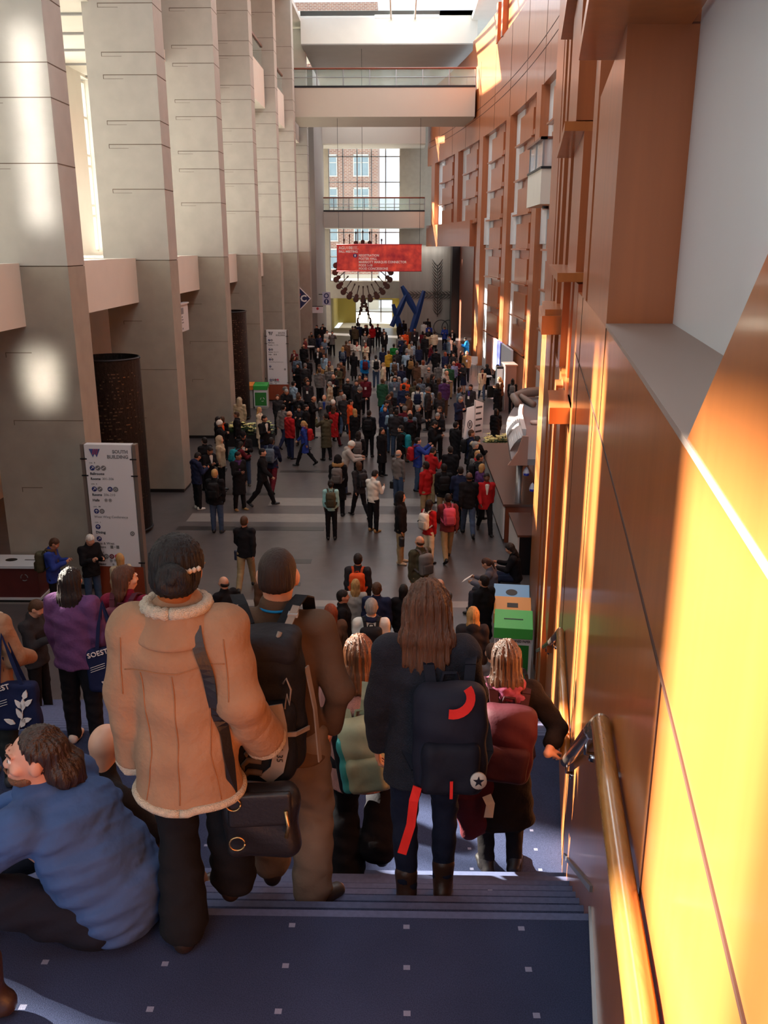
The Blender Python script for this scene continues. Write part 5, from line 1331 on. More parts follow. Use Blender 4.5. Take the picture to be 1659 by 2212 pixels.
def hike_pack(M4):
    t = bpy.data.objects.new('backpack', None); COL.objects.link(t); t.matrix_world = M4
    tag(t, 'large black hiking backpack with grey straps worn over the brown jacket', 'backpack'); bk = cloth((30, 30, 34), .75, .3); gy = cloth((140, 126, 116), .8, .2)
    S = SD((-.26, -.3, -.42), (.26, .16, .38), .009); S.rbox((0, -.04, -.08), (.165, .105, .26), .08).rbox((0, -.06, .17), (.15, .115, .09), .07, .03).wrinkle(.005, 15, 15, 22, 2); place('pack_body', S.mesh('pack_body'), bk, t)
    S = SD((-.25, -.36, .0), (.25, .1, .38), .009); S.rbox((0, -.075, .215), (.155, .11, .06), .05).wrinkle(.004, 22, 22, 22); place('lid', S.mesh('lid'), cloth((36, 36, 42), .7, .3), t)
    S = SD((-.2, -.32, -.4), (.25, .0, .1), .009); S.rbox((.01, -.15, -.16), (.13, .05, .17), .05).wrinkle(.004, 20, 20, 20); place('front_pocket', S.mesh('front_pocket'), cloth((24, 24, 28), .7, .3), t)
    def rib(nm, pts, w, m): ribbon([(Vector(p), Vector(n_)) for p, n_ in pts], w, .006).build(nm, m, t)
    rib('strap', [((.07, -.205, .02), (0, -1, 0)), ((.085, -.21, -.06), (0, -1, 0)), ((.09, -.212, -.16), (0, -1, .0)), ((.07, -.21, -.25), (0, -1, 0)), ((.02, -.20, -.30), (0, -1, -.2))], .055, gy)
    rib('strap', [((-.155, -.12, .05), (-1, -.6, 0)), ((-.165, -.13, -.1), (-1, -.6, 0)), ((-.155, -.13, -.28), (-1, -.6, 0))], .03, gy)
    rib('strap', [((.09, -.215, -.10), (0, -1, 0)), ((.14, -.17, -.12), (.6, -1, 0)), ((.18, -.08, -.14), (1, -.2, 0))], .018, gy)
    rib('strap', [((.17, -.03, .1), (1, -.4, 0)), ((.20, -.03, -.08), (1, -.3, 0)), ((.215, -.02, -.32), (1, -.3, 0))], .028, gy)
    for s_ in (-1, 1):
        rib('shoulder_strap', [((s_ * .07, .05, .24), (0, -.5, 1)), ((s_ * .105, .11, .30), (0, -.4, 1)), ((s_ * .135, .17, .325), (0, .1, 1)), ((s_ * .15, .27, .28), (0, .9, .6)), ((s_ * .155, .325, .15), (0, 1, .1))], .055, bk)
        rib('load_strap', [((s_ * .10, -.02, .262), (0, -.3, 1)), ((s_ * .125, .07, .315), (0, -.4, 1))], .03, gy)
        MB().box(s_ * .115 - .02, s_ * .115 + .02, .02, .06, .285, .30).build('buckle', mat('grey_plastic', (150, 150, 150), .5), t)
    MB().tube([(-.085, -.13, .285), (-.07, -.155, .245), (0, -.175, .232), (.07, -.155, .245), (.085, -.13, .285)], .010, 8).build('haul_loop', gy, t, True)
    MB().tube([(.10, -.19, .10), (.115, -.21, .13), (.13, -.2, .08), (.125, -.21, .02), (.115, -.2, .06), (.105, -.2, .0)], .004, 6).build('cord', gy, t, True)
    b = MB()
    for k, (x, z, L) in enumerate(((.02, -.13, .06), (-.005, -.17, .075), (-.02, -.22, .08), (-.02, -.27, .07))): b.tube([(x + .03, -.206, z), (x - .02, -.208, z + .008), (x - .045, -.205, z - .02), (x - .04, -.202, z - .045)], [.012, .014, .009, .003], 8)
    b.build('flame_emblem', cloth((92, 78, 72)), t, True)
    MB().tube([(-.135 + .022 * math.cos(a), -.16, .0 + .012 * math.sin(a)) for a in [k * math.pi / 6 for k in range(13)]], .005, 6).build('zip_pull', MATS['grey_plastic'], t, True)
    text_mesh('lettering', 'TERRA 35', .034, cloth((60, 52, 50)), Matrix.Translation((.078, -.222, -.07)) @ Matrix.Rotation(math.pi / 2, 4, 'X') @ Matrix.Rotation(-math.pi / 2 - .05, 4, 'Z'), t, ext=.001)
    return t
hike_pack(Matrix.Translation(L2) @ Matrix.Diagonal((S2, S2, S2, 1)) @ Matrix.Translation(Vector(J['C']) + Vector((-.03, -.215, .0))) @ Matrix.Rotation(-.05, 4, 'X'))
# ---------------------------------------------------------------- 3 navy jumper, long brown hair
L3 = Vector((.13, 3.80, Z1 - .54)); S3 = 1.015
J = skel(lean=.05, head=(.10, -.05), arms=((.0, .20, .2, .05), (.25, .2, .8, .3)), pz=.915)
ik(J, 0, (-.085, -.06, .075), out=.1); ik(J, 1, (.10, .02, .075), out=.15)
p3 = hero('person with very long brown hair in navy jumper and dark jeans, walking down', L3, 0, J, S3)
cm = top_mesh(J, .009, ease=.034, hem=.20, wr=.005, seed=.4); place('jumper', cm, mat('navy_knit', (30, 32, 44), .95, var=.2, scale=20, bump=.6, bscale=160), p3)
place('trousers', trousers_mesh(J, .009, ease=.006, wr=.004, length=.9), cloth((30, 36, 56), .9, .3, 30), p3)
shoes(p3, J, (64, 42, 32), .10)
def longhair(w=.1, L=-.40, h=.007, seed=0., tip=.09, lobes=24):
    S = SD((-.24, -.26, -.6), (.24, .2, .2), h); S.ell((0, -.016, .028), (.090, .110, .106), .01)
    S.cap((0, -.035, .0), (0, -.065, -.14), (w, .09), (w * 1.12, .068), .03).cap((0, -.065, -.14), (.0, -.10, L), (w * 1.12, .068), (tip, .036), .03); S.cut((0, .035, 0), (0, 1, -.55), .012)
    S.strands(.0042, lobes); S.strands(.0022, lobes * 2.3); S.wrinkle(.003, 45, 45, 9, seed); return S.mesh('hair')
place('hair', longhair(.112, -.40, tip=.125), mat('brown_hair', (92, 58, 40), .36, var=.35, scale=60, stretch=(1, 1, .04), bump=.6, bscale=220), p3, HMAT(J))
RW3 = Matrix.Translation(L3) @ Matrix.Diagonal((S3, S3, S3, 1))
t3 = backpack(RW3 @ Matrix.Translation(Vector(J['C']) + Vector((.10, -.235, -.14))) @ Matrix.Rotation(-.08, 4, 'X') @ Matrix.Diagonal((1.12, 1.2, 1.18, 1)), (34, 36, 50), 'navy backpack with red grab loop and dangling red strap on the long-haired walker', h=.010, rgb2=(26, 28, 40), group=None)
RD = cloth((214, 44, 40), .7)
ribbon([(Vector((.07 * math.sin(a), -.135 - .01 * math.cos(a), .215 - .06 * math.cos(a))), Vector((0, -1, .3))) for a in [-.2 + k * .24 for k in range(11)]], .034, .008).build('red_loop', RD, t3)
ribbon([(Vector((-.13, -.10, -.16)), Vector((0, -1, 0))), (Vector((-.145, -.13, -.20)), Vector((0, -1, 0))), (Vector((-.155, -.13, -.30)), Vector((0, -1, 0))), (Vector((-.19, -.13, -.42)), Vector((0, -1, 0)))], .036, .006).build('red_strap', RD, t3)
ribbon([(Vector((.0, -.165, -.10)), Vector((0, -1, 0))), (Vector((.0, -.165, -.17)), Vector((0, -1, 0)))], .012, .004).build('zip_tag', RD, t3)
MB().tube([(.105, -.152, -.10), (.105, -.165, -.10)], .032, 20).build('round_patch', cloth((200, 190, 180)), t3, True)
MB().prism([(.105 + (.022 if k % 2 == 0 else .009) * math.sin(k * math.pi / 5), -.1651, -.10 + (.022 if k % 2 == 0 else .009) * math.cos(k * math.pi / 5)) for k in range(10)], (0, -.003, 0)).build('star', cloth((30, 30, 40)), t3)
# ---------------------------------------------------------------- 4 hand on the rail
L4 = Vector((.69, 5.16, Z2)); S4 = 1.0
J = skel(lean=.03, head=(.12, .0), arms=((.1, .12, .4, .2), (-.3, .5, .3, 0)), pz=.90)
ik(J, 0, (-.08, -.04, .075), out=.2); ik(J, 1, (.11, -.02, .075), out=.3)
RAILX = lambda d: Wn(d) - .04
hp_ = W2L(L4, 0, S4, (RAILX(4.92) - .03, 4.92, 4.43)); arm(J, 1, J['sh1'] + V3(.17, -.09, -.21), hp_ - V3(.07, .0, -.04))
dv = hp_ - J['wr1']; dv /= np.linalg.norm(dv)
p4 = hero('brown-haired person in black cardigan and maroon scarf holding the handrail', L4, 0, J, S4, (206, 150, 120), hands=({}, dict(d=dv * .9 + V3(0, .35, 0), palm=(.15, .05, -1.), curl=1.0, sc=1.05)))
place('cardigan', top_mesh(J, .009, ease=.026, hem=.50, wr=.006, flare=.06, collar=0.02, seed=2.2, sleeve=.78), cloth((28, 22, 22), .95, .4), p4)
place('trousers', trousers_mesh(J, .010, ease=.008), cloth((30, 26, 28)), p4); shoes(p4, J, (28, 24, 24), .26)
place('hair', longhair(.094, -.25, seed=1, tip=.10), mat('chestnut_hair', (76, 48, 34), .38, var=.35, scale=60, stretch=(1, 1, .04), bump=.6, bscale=220), p4, HMAT(J))
def scarf_mesh():
    S = SD((-.26, -.26, -.25), (.26, .26, .16), .010); S.ell((0, -.01, -.01), (.135, .125, .06), .02).ell((0, -.0, .07), (.066, .066, .05), .02, sub=True).cap((-.02, -.11, -.02), (.10, -.13, -.07), (.05, .03), (.035, .02), .02).wrinkle(.006, 45, 45, 60); return S.mesh('scarf')
M_SCF = mat('patterned_scarf', (140, 26, 44), .9, var=.6, scale=28, rgb2=(110, 50, 80)); place('scarf', scarf_mesh(), M_SCF, p4, Matrix.Translation(Vector(J['N']) + Vector((0, 0, .015))))
RW4 = Matrix.Translation(L4)
backpack(RW4 @ Matrix.Translation(Vector(J['C']) + Vector((-.02, -.225, -.07))) @ Matrix.Rotation(-.1, 4, 'X') @ Matrix.Rotation(.12, 4, 'Y') @ Matrix.Diagonal((1.25, 1.25, 1.15, 1)), (62, 20, 30), 'maroon backpack on the person holding the handrail', h=.010, group=None)
cj = empty('draped_jacket', L4 + Vector((-.22, -.12, .95)), .1, 'maroon jacket with tan lining and white label draped over an arm', 'jacket')
S = SD((-.25, -.2, -.72), (.25, .2, .3), .011); S.cap((.0, 0, .12), (-.03, .0, -.25), (.10, .06), (.14, .075), .03).cap((-.03, 0, -.25), (.03, 0, -.55), (.14, .075), (.09, .06), .03).cap((.05, .0, .05), (.10, .02, -.40), (.05, .05), (.10, .04), .03).wrinkle(.012, 22, 22, 12)
place('jacket_body', S.mesh('jacket_body'), cloth((78, 26, 34), .9, .4), cj)
S = SD((-.1, -.16, -.2), (.26, .1, .35), .010); S.cap((.15, -.08, .25), (.14, -.09, -.1), (.035, .02), (.045, .02), .02).wrinkle(.005, 30, 30, 20); place('lining', S.mesh('lining'), cloth((150, 118, 88)), cj)
ribbon([(Vector((.09, -.105, -.22)), Vector((0, -1, 0))), (Vector((.115, -.115, -.28)), Vector((.2, -1, 0))), (Vector((.105, -.115, -.38)), Vector((0, -1, 0)))], .06, .004).build('paper_label', mat('label_white', (226, 214, 196), .7), cj)
# ---------------------------------------------------------------- 5 pink jumper, teal and sage backpack
L5 = Vector((-.25, 4.86, Z1 - .18 * 7)); S5 = .985
J = skel(lean=.06, head=(.1, .1), arms=((.05, .15, .3, .1), (.1, .15, .4, .15)), pz=.905)
ik(J, 0, (-.09, -.03, .075)); ik(J, 1, (.12, .0, .24), fp=1.1)
p5 = hero('person with straight auburn bob in ribbed pink jumper and flared black trousers', L5, 0, J, S5)
M_PINK = mat('pink_rib', (190, 140, 134), .95, var=.12, scale=16, bump=.8, bscale=90, stretch=(3, 3, .3)); place('jumper', top_mesh(J, .010, ease=.03, hem=.2, collar=.0), M_PINK, p5)
S = SD(J['N'] - .2, J['N'] + .2, .008); S.cap(J['N'] + V3(0, -.0, -.03), J['N'] + V3(0, .0, .075), (.092, .085), (.080, .078), .02).strands(.003, 60); place('roll_neck', S.mesh('roll_neck'), M_PINK, p5)
place('trousers', trousers_mesh(J, .010, ease=.026, flare=.055, wr=.005), cloth((26, 24, 28)), p5); shoes(p5, J, (26, 24, 26))
place('hair', longhair(.088, -.20, seed=2, tip=.085), mat('auburn_hair', (112, 66, 40), .3, var=.35, scale=60, stretch=(1, 1, .04), bump=.5, bscale=220), p5, HMAT(J))
t5 = backpack(Matrix.Translation(L5) @ Matrix.Translation(Vector(J['C']) + Vector((.05, -.225, -.16))) @ Matrix.Rotation(-.1, 4, 'X') @ Matrix.Rotation(-.15, 4, 'Y') @ Matrix.Diagonal((1.0, 1.2, 1.05, 1)), (158, 164, 138), 'sage green backpack with shiny teal side on the pink jumper', h=.010, rgb2=(138, 144, 120), group=None)
S = SD((-.25, -.2, -.28), (.05, .14, .26), .009); S.rbox((-.125, -.03, -.02), (.035, .07, .17), .03).wrinkle(.006, 25, 25, 30); place('teal_panel', S.mesh('teal_panel'), mat('teal_sheen', (70, 170, 168), .22, metal=.3), t5)
S = SD((-.25, -.2, -.28), (.25, .14, .26), .010); S.rbox((-.02, .02, -.04), (.175, .06, .21), .05); place('back_panel', S.mesh('back_panel'), cloth((24, 24, 28)), t5)
ribbon([(Vector((.02, .05, .20)), Vector((0, -1, .3))), (Vector((.05, .03, .30)), Vector((0, -1, .2))), (Vector((.07, .04, .40)), Vector((0, -.8, .6)))], .06, .008).build('wide_strap', cloth((176, 186, 160)), t5)
# ---------------------------------------------------------------- 6 blue shirt, seated on the upper landing
L6 = Vector((-1.19, 3.02, Z1)); S6 = 1.03; R6 = math.radians(78)
J = skel(lean=.60, head=(-.50, .62), arms=((.75, .2, .55, .1), (.85, .25, .35, .1)), pz=.13, wide=1.12)
J['kn0'] = J['hip0'] + V3(-.16, .36, .15); J['an0'] = J['kn0'] + V3(.02, .22, -.34); J['kn1'] = J['hip1'] + V3(.10, .41, .03); J['an1'] = J['kn1'] + V3(-.05, .36, -.12)
for i in (0, 1): J['heel%d' % i] = J['an%d' % i] + V3(0, -.04, -.05); J['toe%d' % i] = J['an%d' % i] + V3(0, .15, -.03)
p6 = hero('long-haired bearded person in blue shirt seated on the carpeted landing', L6, R6, J, S6, (206, 148, 124), h=.009, fine=True, wt=1.1)
def blueshirt():
    lo, hi = bounds(J); S = SD(lo, hi, .009); up = J['up']; P, C, N, fw = J['P'], J['C'], J['N'], J['fw']
    S.cap(P + V3(0, -.06, .01), P + up * .15 - fw * .045, (.225, .175), (.225, .175), .04).cap(P + up * .15 - fw * .045, C - fw * .06 + up * .03, (.225, .175), (.215, .15), .05).cap(C - fw * .06 + up * .03, N - up * .05 - fw * .01, (.215, .15), (.13, .09), .05)
    for i in (0, 1):
        a, b, c = J['sh%d' % i], J['el%d' % i], J['wr%d' % i]; S.cap(N - up * .06, a, .09, .092, .04).cap(a, b, .088, .072, .04).cap(b, b + (c - b) * .8, .07, .058, .02)
    S.cap(N - up * .03, N + up * .025, .08, .076, .02); S.cut(P - V3(0, 0, .125), (0, 0, -1)); S.wrinkle(.008, 11, 14, 19, 1.1); S.wrinkle(.0055, 24, 22, 48, 2.); S.wrinkle(.002, 60, 60, 95, .3); return S.mesh('shirt')
place('shirt', blueshirt(), cloth((62, 84, 128), .8, .4, 14), p6)
place('trousers', trousers_mesh(J, .010, ease=.03, wr=.006, wt=1.1), cloth((26, 28, 40), .9, .3), p6); shoes(p6, J, (40, 34, 30))
HB = HMAT(J)
S = SD((-.24, -.28, -.42), (.24, .2, .2), .007); S.ell((0, -.018, .032), (.086, .108, .102), .01).cap((0, -.05, .01), (0, -.11, -.06), (.088, .07), (.10, .075), .03).cap((0, -.11, -.06), (.02, -.17, -.22), (.10, .07), (.07, .05), .03).cap((.06, -.06, -.06), (.09, -.02, -.20), .03, .022, .02)
S.cut((0, .020, .0), (0, 1, -.45), .02)
for s_ in (-1, 1): S.ell((s_ * .088, .004, -.006), (.022, .03, .04), .01, sub=True)
S.strands(.0035, 26); S.wrinkle(.005, 40, 36, 26, 1.); place('hair', S.mesh('hair'), mat('dark_brown_hair', (52, 34, 26), .4, var=.3, scale=60, stretch=(1, .4, .1), bump=.6, bscale=180), p6, HB)
S = SD((-.12, -.1, -.2), (.12, .15, .05), .006); S.ell((0, .034, -.070), (.0625, .068, .050), .01); S.cut((0, 0, -.044), (0, .42, 1), .008); S.cut((0, -.004, 0), (0, -1, 0), .01); S.ell((0, .108, -.060), (.020, .02, .0065), .004, sub=True); S.strands(.0018, 60); S.wrinkle(.0015, 150, 150, 150)
place('beard', S.mesh('beard'), hairmat((112, 76, 56)), p6, HB)
S = SD((-.06, .04, -.08), (.06, .14, .0), .005); S.cap((-.026, .098, -.049), (0, .106, -.044), .004, .006, .004).cap((.026, .098, -.049), (0, .106, -.044), .004, .006, .004); place('moustache', S.mesh('moustache'), hairmat((112, 76, 56)), p6, HB)
for s_ in (-1, 1):
    MB().tube([(s_ * .014, .103, .034), (s_ * .032, .098, .0395), (s_ * .052, .085, .034)], [.003, .0045, .002], 6).build('eyebrow', hairmat((60, 40, 30)), p6, True).matrix_local = HB
    ey = MB().lathe((0, 0, 0), [(.001, .0118), (.006, .0102), (.0102, .006), (.0118, 0), (.0102, -.006), (.006, -.0102), (.001, -.0118)], 14); e_ = ey.build('eye', mat('eye_white', (226, 218, 210), .2), p6, True); e_.matrix_local = HB @ Matrix.Translation((s_ * .031, .0848, .011))
    MB().tube([(0, 0, 0), (0, .0022, 0)], .0055, 12).build('iris', mat('iris_dark', (50, 38, 32), .2), e_, True).matrix_local = Matrix.Translation((0, .0108, 0))
# ---------------------------------------------------------------- 7 bald head, black jumper, seated lower
L7 = Vector((-1.62, 3.86, Z1 - .18 * 3)); S7 = 1.0; R7 = -.75
J = skel(lean=.22, head=(.05, .55), arms=((.5, .15, .7, .3), (.55, .2, .6, .25)), pz=.11)
for i, s_ in ((0, -1), (1, 1)):
    J['kn%d' % i] = J['hip%d' % i] + V3(s_ * .06, .40, .16); J['an%d' % i] = J['kn%d' % i] + V3(0, .12, -.42); J['heel%d' % i] = J['an%d' % i] + V3(0, -.04, -.05); J['toe%d' % i] = J['an%d' % i] + V3(0, .15, -.06)
p7 = hero('bald person in black jumper seated on the steps beside the blue shirt', L7, R7, J, S7, (196, 150, 126), fine=True)
place('jumper', top_mesh(J, .010, ease=.034, hem=.07, wr=.005, collar=.04), cloth((24, 23, 26)), p7); place('trousers', trousers_mesh(J, .010, ease=.03, wr=.006), cloth((104, 86, 78)), p7); shoes(p7, J, (30, 28, 30))
ring = [Vector(J['N']) + Vector((.069 * math.sin(a), -.0 - .069 * math.cos(a), .035 + .02 * math.cos(a) * .3)) for a in [k * math.pi / 12 for k in range(25)]]
MB().tube(ring, .006, 6).build('lanyard', cloth((210, 60, 40)), p7, True)
# ---------------------------------------------------------------- 8 purple jumper with navy tote
def tote(loc, rz, label, mirror=1):
    t = empty('tote_bag', loc, rz, label, 'tote bag', 'navy leaf-printed totes'); nv = cloth((28, 34, 66), .85, .2); wt_ = cloth((226, 214, 208), .8, .0)
    S = SD((-.26, -.14, -.3), (.26, .14, .24), .010); S.rbox((0, 0, -.04), (.19, .05, .20), .04).wrinkle(.006, 14, 14, 16); S.cut((0, 0, .155), (0, 0, 1)); me = S.mesh('tote_body'); place('tote_body', me, nv, t); tt = bvh(me)
    def leaf(c, ang, L, w):
        P = [(0, 0), (.3 * L, w), (.65 * L, w * .8), (L, 0), (.65 * L, -w * .8), (.3 * L, -w)]
        b = MB(); b.prism([(c[0] + p * math.sin(ang) + q * math.cos(ang), -.066, c[1] + p * math.cos(ang) - q * math.sin(ang)) for p, q in P], (0, .012, 0)); return b
    for (c, a, L) in [((.05, -.20), .5, .09), ((.07, -.13), -.4, .10), ((.06, -.15), 1.3, .08), ((.08, -.06), .1, .11), ((.09, -.02), .9, .09), ((.08, -.04), -.6, .09), ((.01, -.17), -1.1, .09), ((.10, .04), .3, .08)]:
        leaf(c, a, L, .020).build('printed_leaf', wt_, t)
    MB().tube([(.03, -.06, -.22), (.07, -.061, -.1), (.10, -.06, .06)], .004, 6).build('printed_stem', wt_, t)
    for (tx, sz, z) in (('SOEST', .062, .09),):
        text_mesh('printed_text', tx, sz, wt_, Matrix.Translation((-.16, -.064, z)) @ Matrix.Rotation(math.pi / 2, 4, 'X') @ Matrix.Rotation(.25, 4, 'Z'), t, ext=.004)
    for k, z in enumerate((.02, -.0, -.02)): MB().tube([(-.15, -.06, z - .02), (-.03, -.061, z + .02)], .0022, 5).build('printed_line', wt_, t)
    for y in (-.035, .035): ribbon([(Vector((-.09, y, .13)), Vector((0, -1, 0))), (Vector((-.06, y * .8, .35)), Vector((0, -1, 0))), (Vector((-.02, y * .6, .56)), Vector((0, -1, 0))), (Vector((.03, y * .6, .35)), Vector((0, -1, 0))), (Vector((.09, y, .13)), Vector((0, -1, 0)))], .03, .004).build('handle', nv, t)
    return t
L8 = Vector((-2.72, 6.72, Z2)); S8 = .915
J = skel(lean=.02, head=(.02, .0), arms=((.0, .14, .2, .1), (.05, .18, .3, .1)), pz=None, legs=((0, 0, .06), (0, .03, .05)))
p8 = hero('person with long dark hair in purple jumper and white trainers', L8, -.15, J, S8, (190, 136, 108), h=.012)
place('jumper', top_mesh(J, .011, ease=.05, hem=.13, wr=.006), cloth((96, 60, 100), .95, .4), p8); place('trousers', trousers_mesh(J, .011, ease=.02), cloth((26, 25, 30)), p8); shoes(p8, J, (216, 200, 190), h=.012)
place('hair', longhair(.10, -.34, seed=3, tip=.10, h=.009), hairmat((34, 22, 20)), p8, HMAT(J))
tote(L8 + Vector((.29, -.06, .78)), .12, 'navy tote with white leaf print on the shoulder of the purple jumper')
L9 = Vector((-2.48, 7.35, stair_z(7.35)))
J = skel(lean=.04, head=(.05, -.95), arms=((.05, .14, .3, .1), (.2, .14, .8, .2)), legs=((0, 0, .05), (.05, .05, .05)))
p9 = hero('long wavy-haired person in maroon top looking aside on the steps', L9, -.1, J, .98, (214, 160, 130), h=.012, fine=True)
place('top', top_mesh(J, .012, ease=.024, hem=.16), cloth((118, 26, 52)), p9); place('trousers', trousers_mesh(J, .012), cloth((40, 48, 72)), p9); shoes(p9, J, (40, 34, 32), h=.013)
place('hair', longhair(.098, -.27, seed=4, tip=.11, h=.009), hairmat((84, 52, 38)), p9, HMAT(J))
backpack(Matrix.Translation(L9) @ Matrix.Translation(Vector(J['C']) + Vector((.0, -.21, -.05))), (92, 40, 58), 'dull maroon backpack worn by the wavy-haired person on the steps', h=.012, group=None)
L10 = Vector((-3.2, 6.1, Z2))
J = skel(lean=.02, arms=((.05, .14, .3, .1), (.2, .22, .9, .2)), legs=((0, 0, .05), (.03, .05, .05)))
p10 = hero('person in tan fleece-trimmed coat at the picture edge with a navy tote', L10, -.2, J, .98, h=.013)
place('coat', top_mesh(J, .012, ease=.055, hem=.12, wr=.006), M_SUEDE, p10); place('trousers', trousers_mesh(J, .012, ease=.02), cloth((40, 44, 44)), p10); shoes(p10, J, (60, 60, 64), h=.013); place('hair', hair_mesh('short', .009), hairmat((30, 24, 24)), p10, HMAT(J))
S = SD(J['N'] - .2, J['N'] + .2, .010); S.cap(J['N'] + V3(-.09, -.06, .02), J['N'] + V3(.09, -.06, .02), .05, .05, .03).cap(J['N'] + V3(.09, -.06, .02), J['N'] + V3(.14, .05, .0), .05, .04, .03); place('fleece_collar', S.mesh('fleece_collar'), M_FLC, p10)
tote(L10 + Vector((.24, -.1, .80)), .05, 'navy tote with white leaf print held by the tan-coated person at the picture edge')
# ---------------------------------------------------------------- seated by the timber wall
def sitter(label, loc, rz, top, bot, hair, hc, seat=.44, skin=(200, 146, 118), hd=.4, group='people seated by the timber wall', gar=dict(ease=.034, hem=.1), arms=((.45, .15, 1.2, .35), (.5, .15, 1.25, .35))):
    J = skel(lean=.15, head=(hd, 0), arms=arms, pz=seat + .10)
    for i, s_ in ((0, -1), (1, 1)):
        J['kn%d' % i] = J['hip%d' % i] + V3(s_ * .04, .42, .0); J['an%d' % i] = J['kn%d' % i] + V3(0, .03, -.405); J['heel%d' % i] = J['an%d' % i] + V3(0, -.045, -.055); J['toe%d' % i] = J['an%d' % i] + V3(0, .155, -.062)
    r = hero(label, loc, rz, J, .97, skin, h=.015, group=group)
    place('jacket', top_mesh(J, .015, **gar), cloth(top), r); place('trousers', trousers_mesh(J, .015), cloth(bot), r); shoes(r, J, (34, 30, 30), h=.015); place('hair', hair_mesh(hair, .011), hairmat(hc), r, HMAT(J)); return r, J
q = gz(1112, 1292, 0); sa, Ja = sitter('dark-haired person in black coat seated on the bench looking at phone', Vector((q.x + .0, q.y, 0)), 1.35, (24, 23, 28), (36, 46, 72), 'verylong', (30, 24, 24))
ph = MB().box(-.035, .035, -.004, .004, -.07, .07).build('phone', mat('phone_black', (18, 18, 22), .2)); ph.location = sa.location + Matrix.Rotation(1.35, 3, 'Z') @ (Vector((Ja['wr0'] + Ja['wr1'] + Ja['fa0'] * .13 + Ja['fa1'] * .13)) * .485); ph.rotation_euler = (1.0, 0, 1.35); tag(ph, 'black phone in the hands of the person on the bench', 'phone')
q = gz(1062, 1330, 0); sb, Jb = sitter('ponytailed person in grey-blue top seated reading a paper', Vector((q.x, q.y, 0)), 1.2, (92, 92, 104), (60, 60, 70), 'pony', (74, 46, 36))
pp = MB().box(-.09, .09, -.002, .002, -.12, .12).build('paper', mat('paper_white', (236, 234, 228), .7)); pp.location = sb.location + Matrix.Rotation(1.2, 3, 'Z') @ (Vector((Jb['wr0'] + Jb['wr1'] + Jb['fa0'] * .16 + Jb['fa1'] * .16)) * .485); pp.rotation_euler = (.9, 0, 1.2); tag(pp, 'white paper held by the seated ponytailed person', 'paper')
sc_, Jc = sitter('short-haired person in grey shirt seated on the stairs by the rails', Vector((1.15, 9.75, stair_z(9.75) - .30)), .1, (92, 88, 92), (40, 40, 48), 'short', (70, 50, 40), hd=.2, gar=dict(ease=.02, hem=.1))
bq = backpack(Matrix.Translation((1.38, 8.9, stair_z(8.9) + .26)) @ Matrix.Rotation(.4, 4, 'Z'), (26, 25, 28), 'black backpack standing on the stairs under the rails', h=.012, group=None)
# ================================================================ handrail along the stairs
def rx(d): return Wn(d) - .04
hr = empty('handrail', (rx(2.8), 2.8, 5.88), 0, 'round timber and metal handrail stepping down the wall beside the stairs', 'handrail')
def RP(d, z): return Vector((rx(d), d, z)) - hr.location
M_RAIL = mat('rail_wood', (176, 122, 62), .22, var=.1, scale=12, stretch=(8, .5, 8), coat=.6); M_CHROME = mat('polished_steel', (190, 190, 196), .12, metal=1.)
MB().tube([RP(-.8, 6.2), RP(.6, 6.1), RP(1.4, 6.04), RP(2.3, 5.92), RP(2.78, 5.88)], .034, 18).build('upper_rail', M_RAIL, hr, True)
MB().tube([RP(2.79, 5.88), RP(3.2, 5.60), RP(4.0, 5.02), RP(4.89, 4.38)], .033, 18).build('sloping_rail', mat('bronze_rail', (186, 164, 148), .16, metal=.85), hr, True)
MB().tube([RP(4.90, 4.38), RP(5.9, 4.37), RP(6.9, 4.36)], .033, 16).build('lower_rail', M_RAIL, hr, True)
MB().tube([RP(6.91, 4.36), RP(9, 3.27), RP(11.5, 2.0), RP(13.1, 1.2)], .033, 14).build('sloping_rail', MATS['bronze_rail'], hr, True)
for d, z in ((.9, 6.08), (2.6, 5.9), (3.4, 5.46), (4.75, 4.48), (5.4, 4.37), (6.7, 4.36), (8.2, 3.7), (10, 2.77), (12, 1.76)):
    MB().tube([RP(d, z - .02), RP(d, z - .085), RP(d, z - .095) + Vector((.07, 0, 0))], .010, 8).lathe(RP(d, z - .10) + Vector((.035, 0, -.02)), [(.02, 0), (.02, .03)], 8).build('bracket', M_CHROME, hr, True)
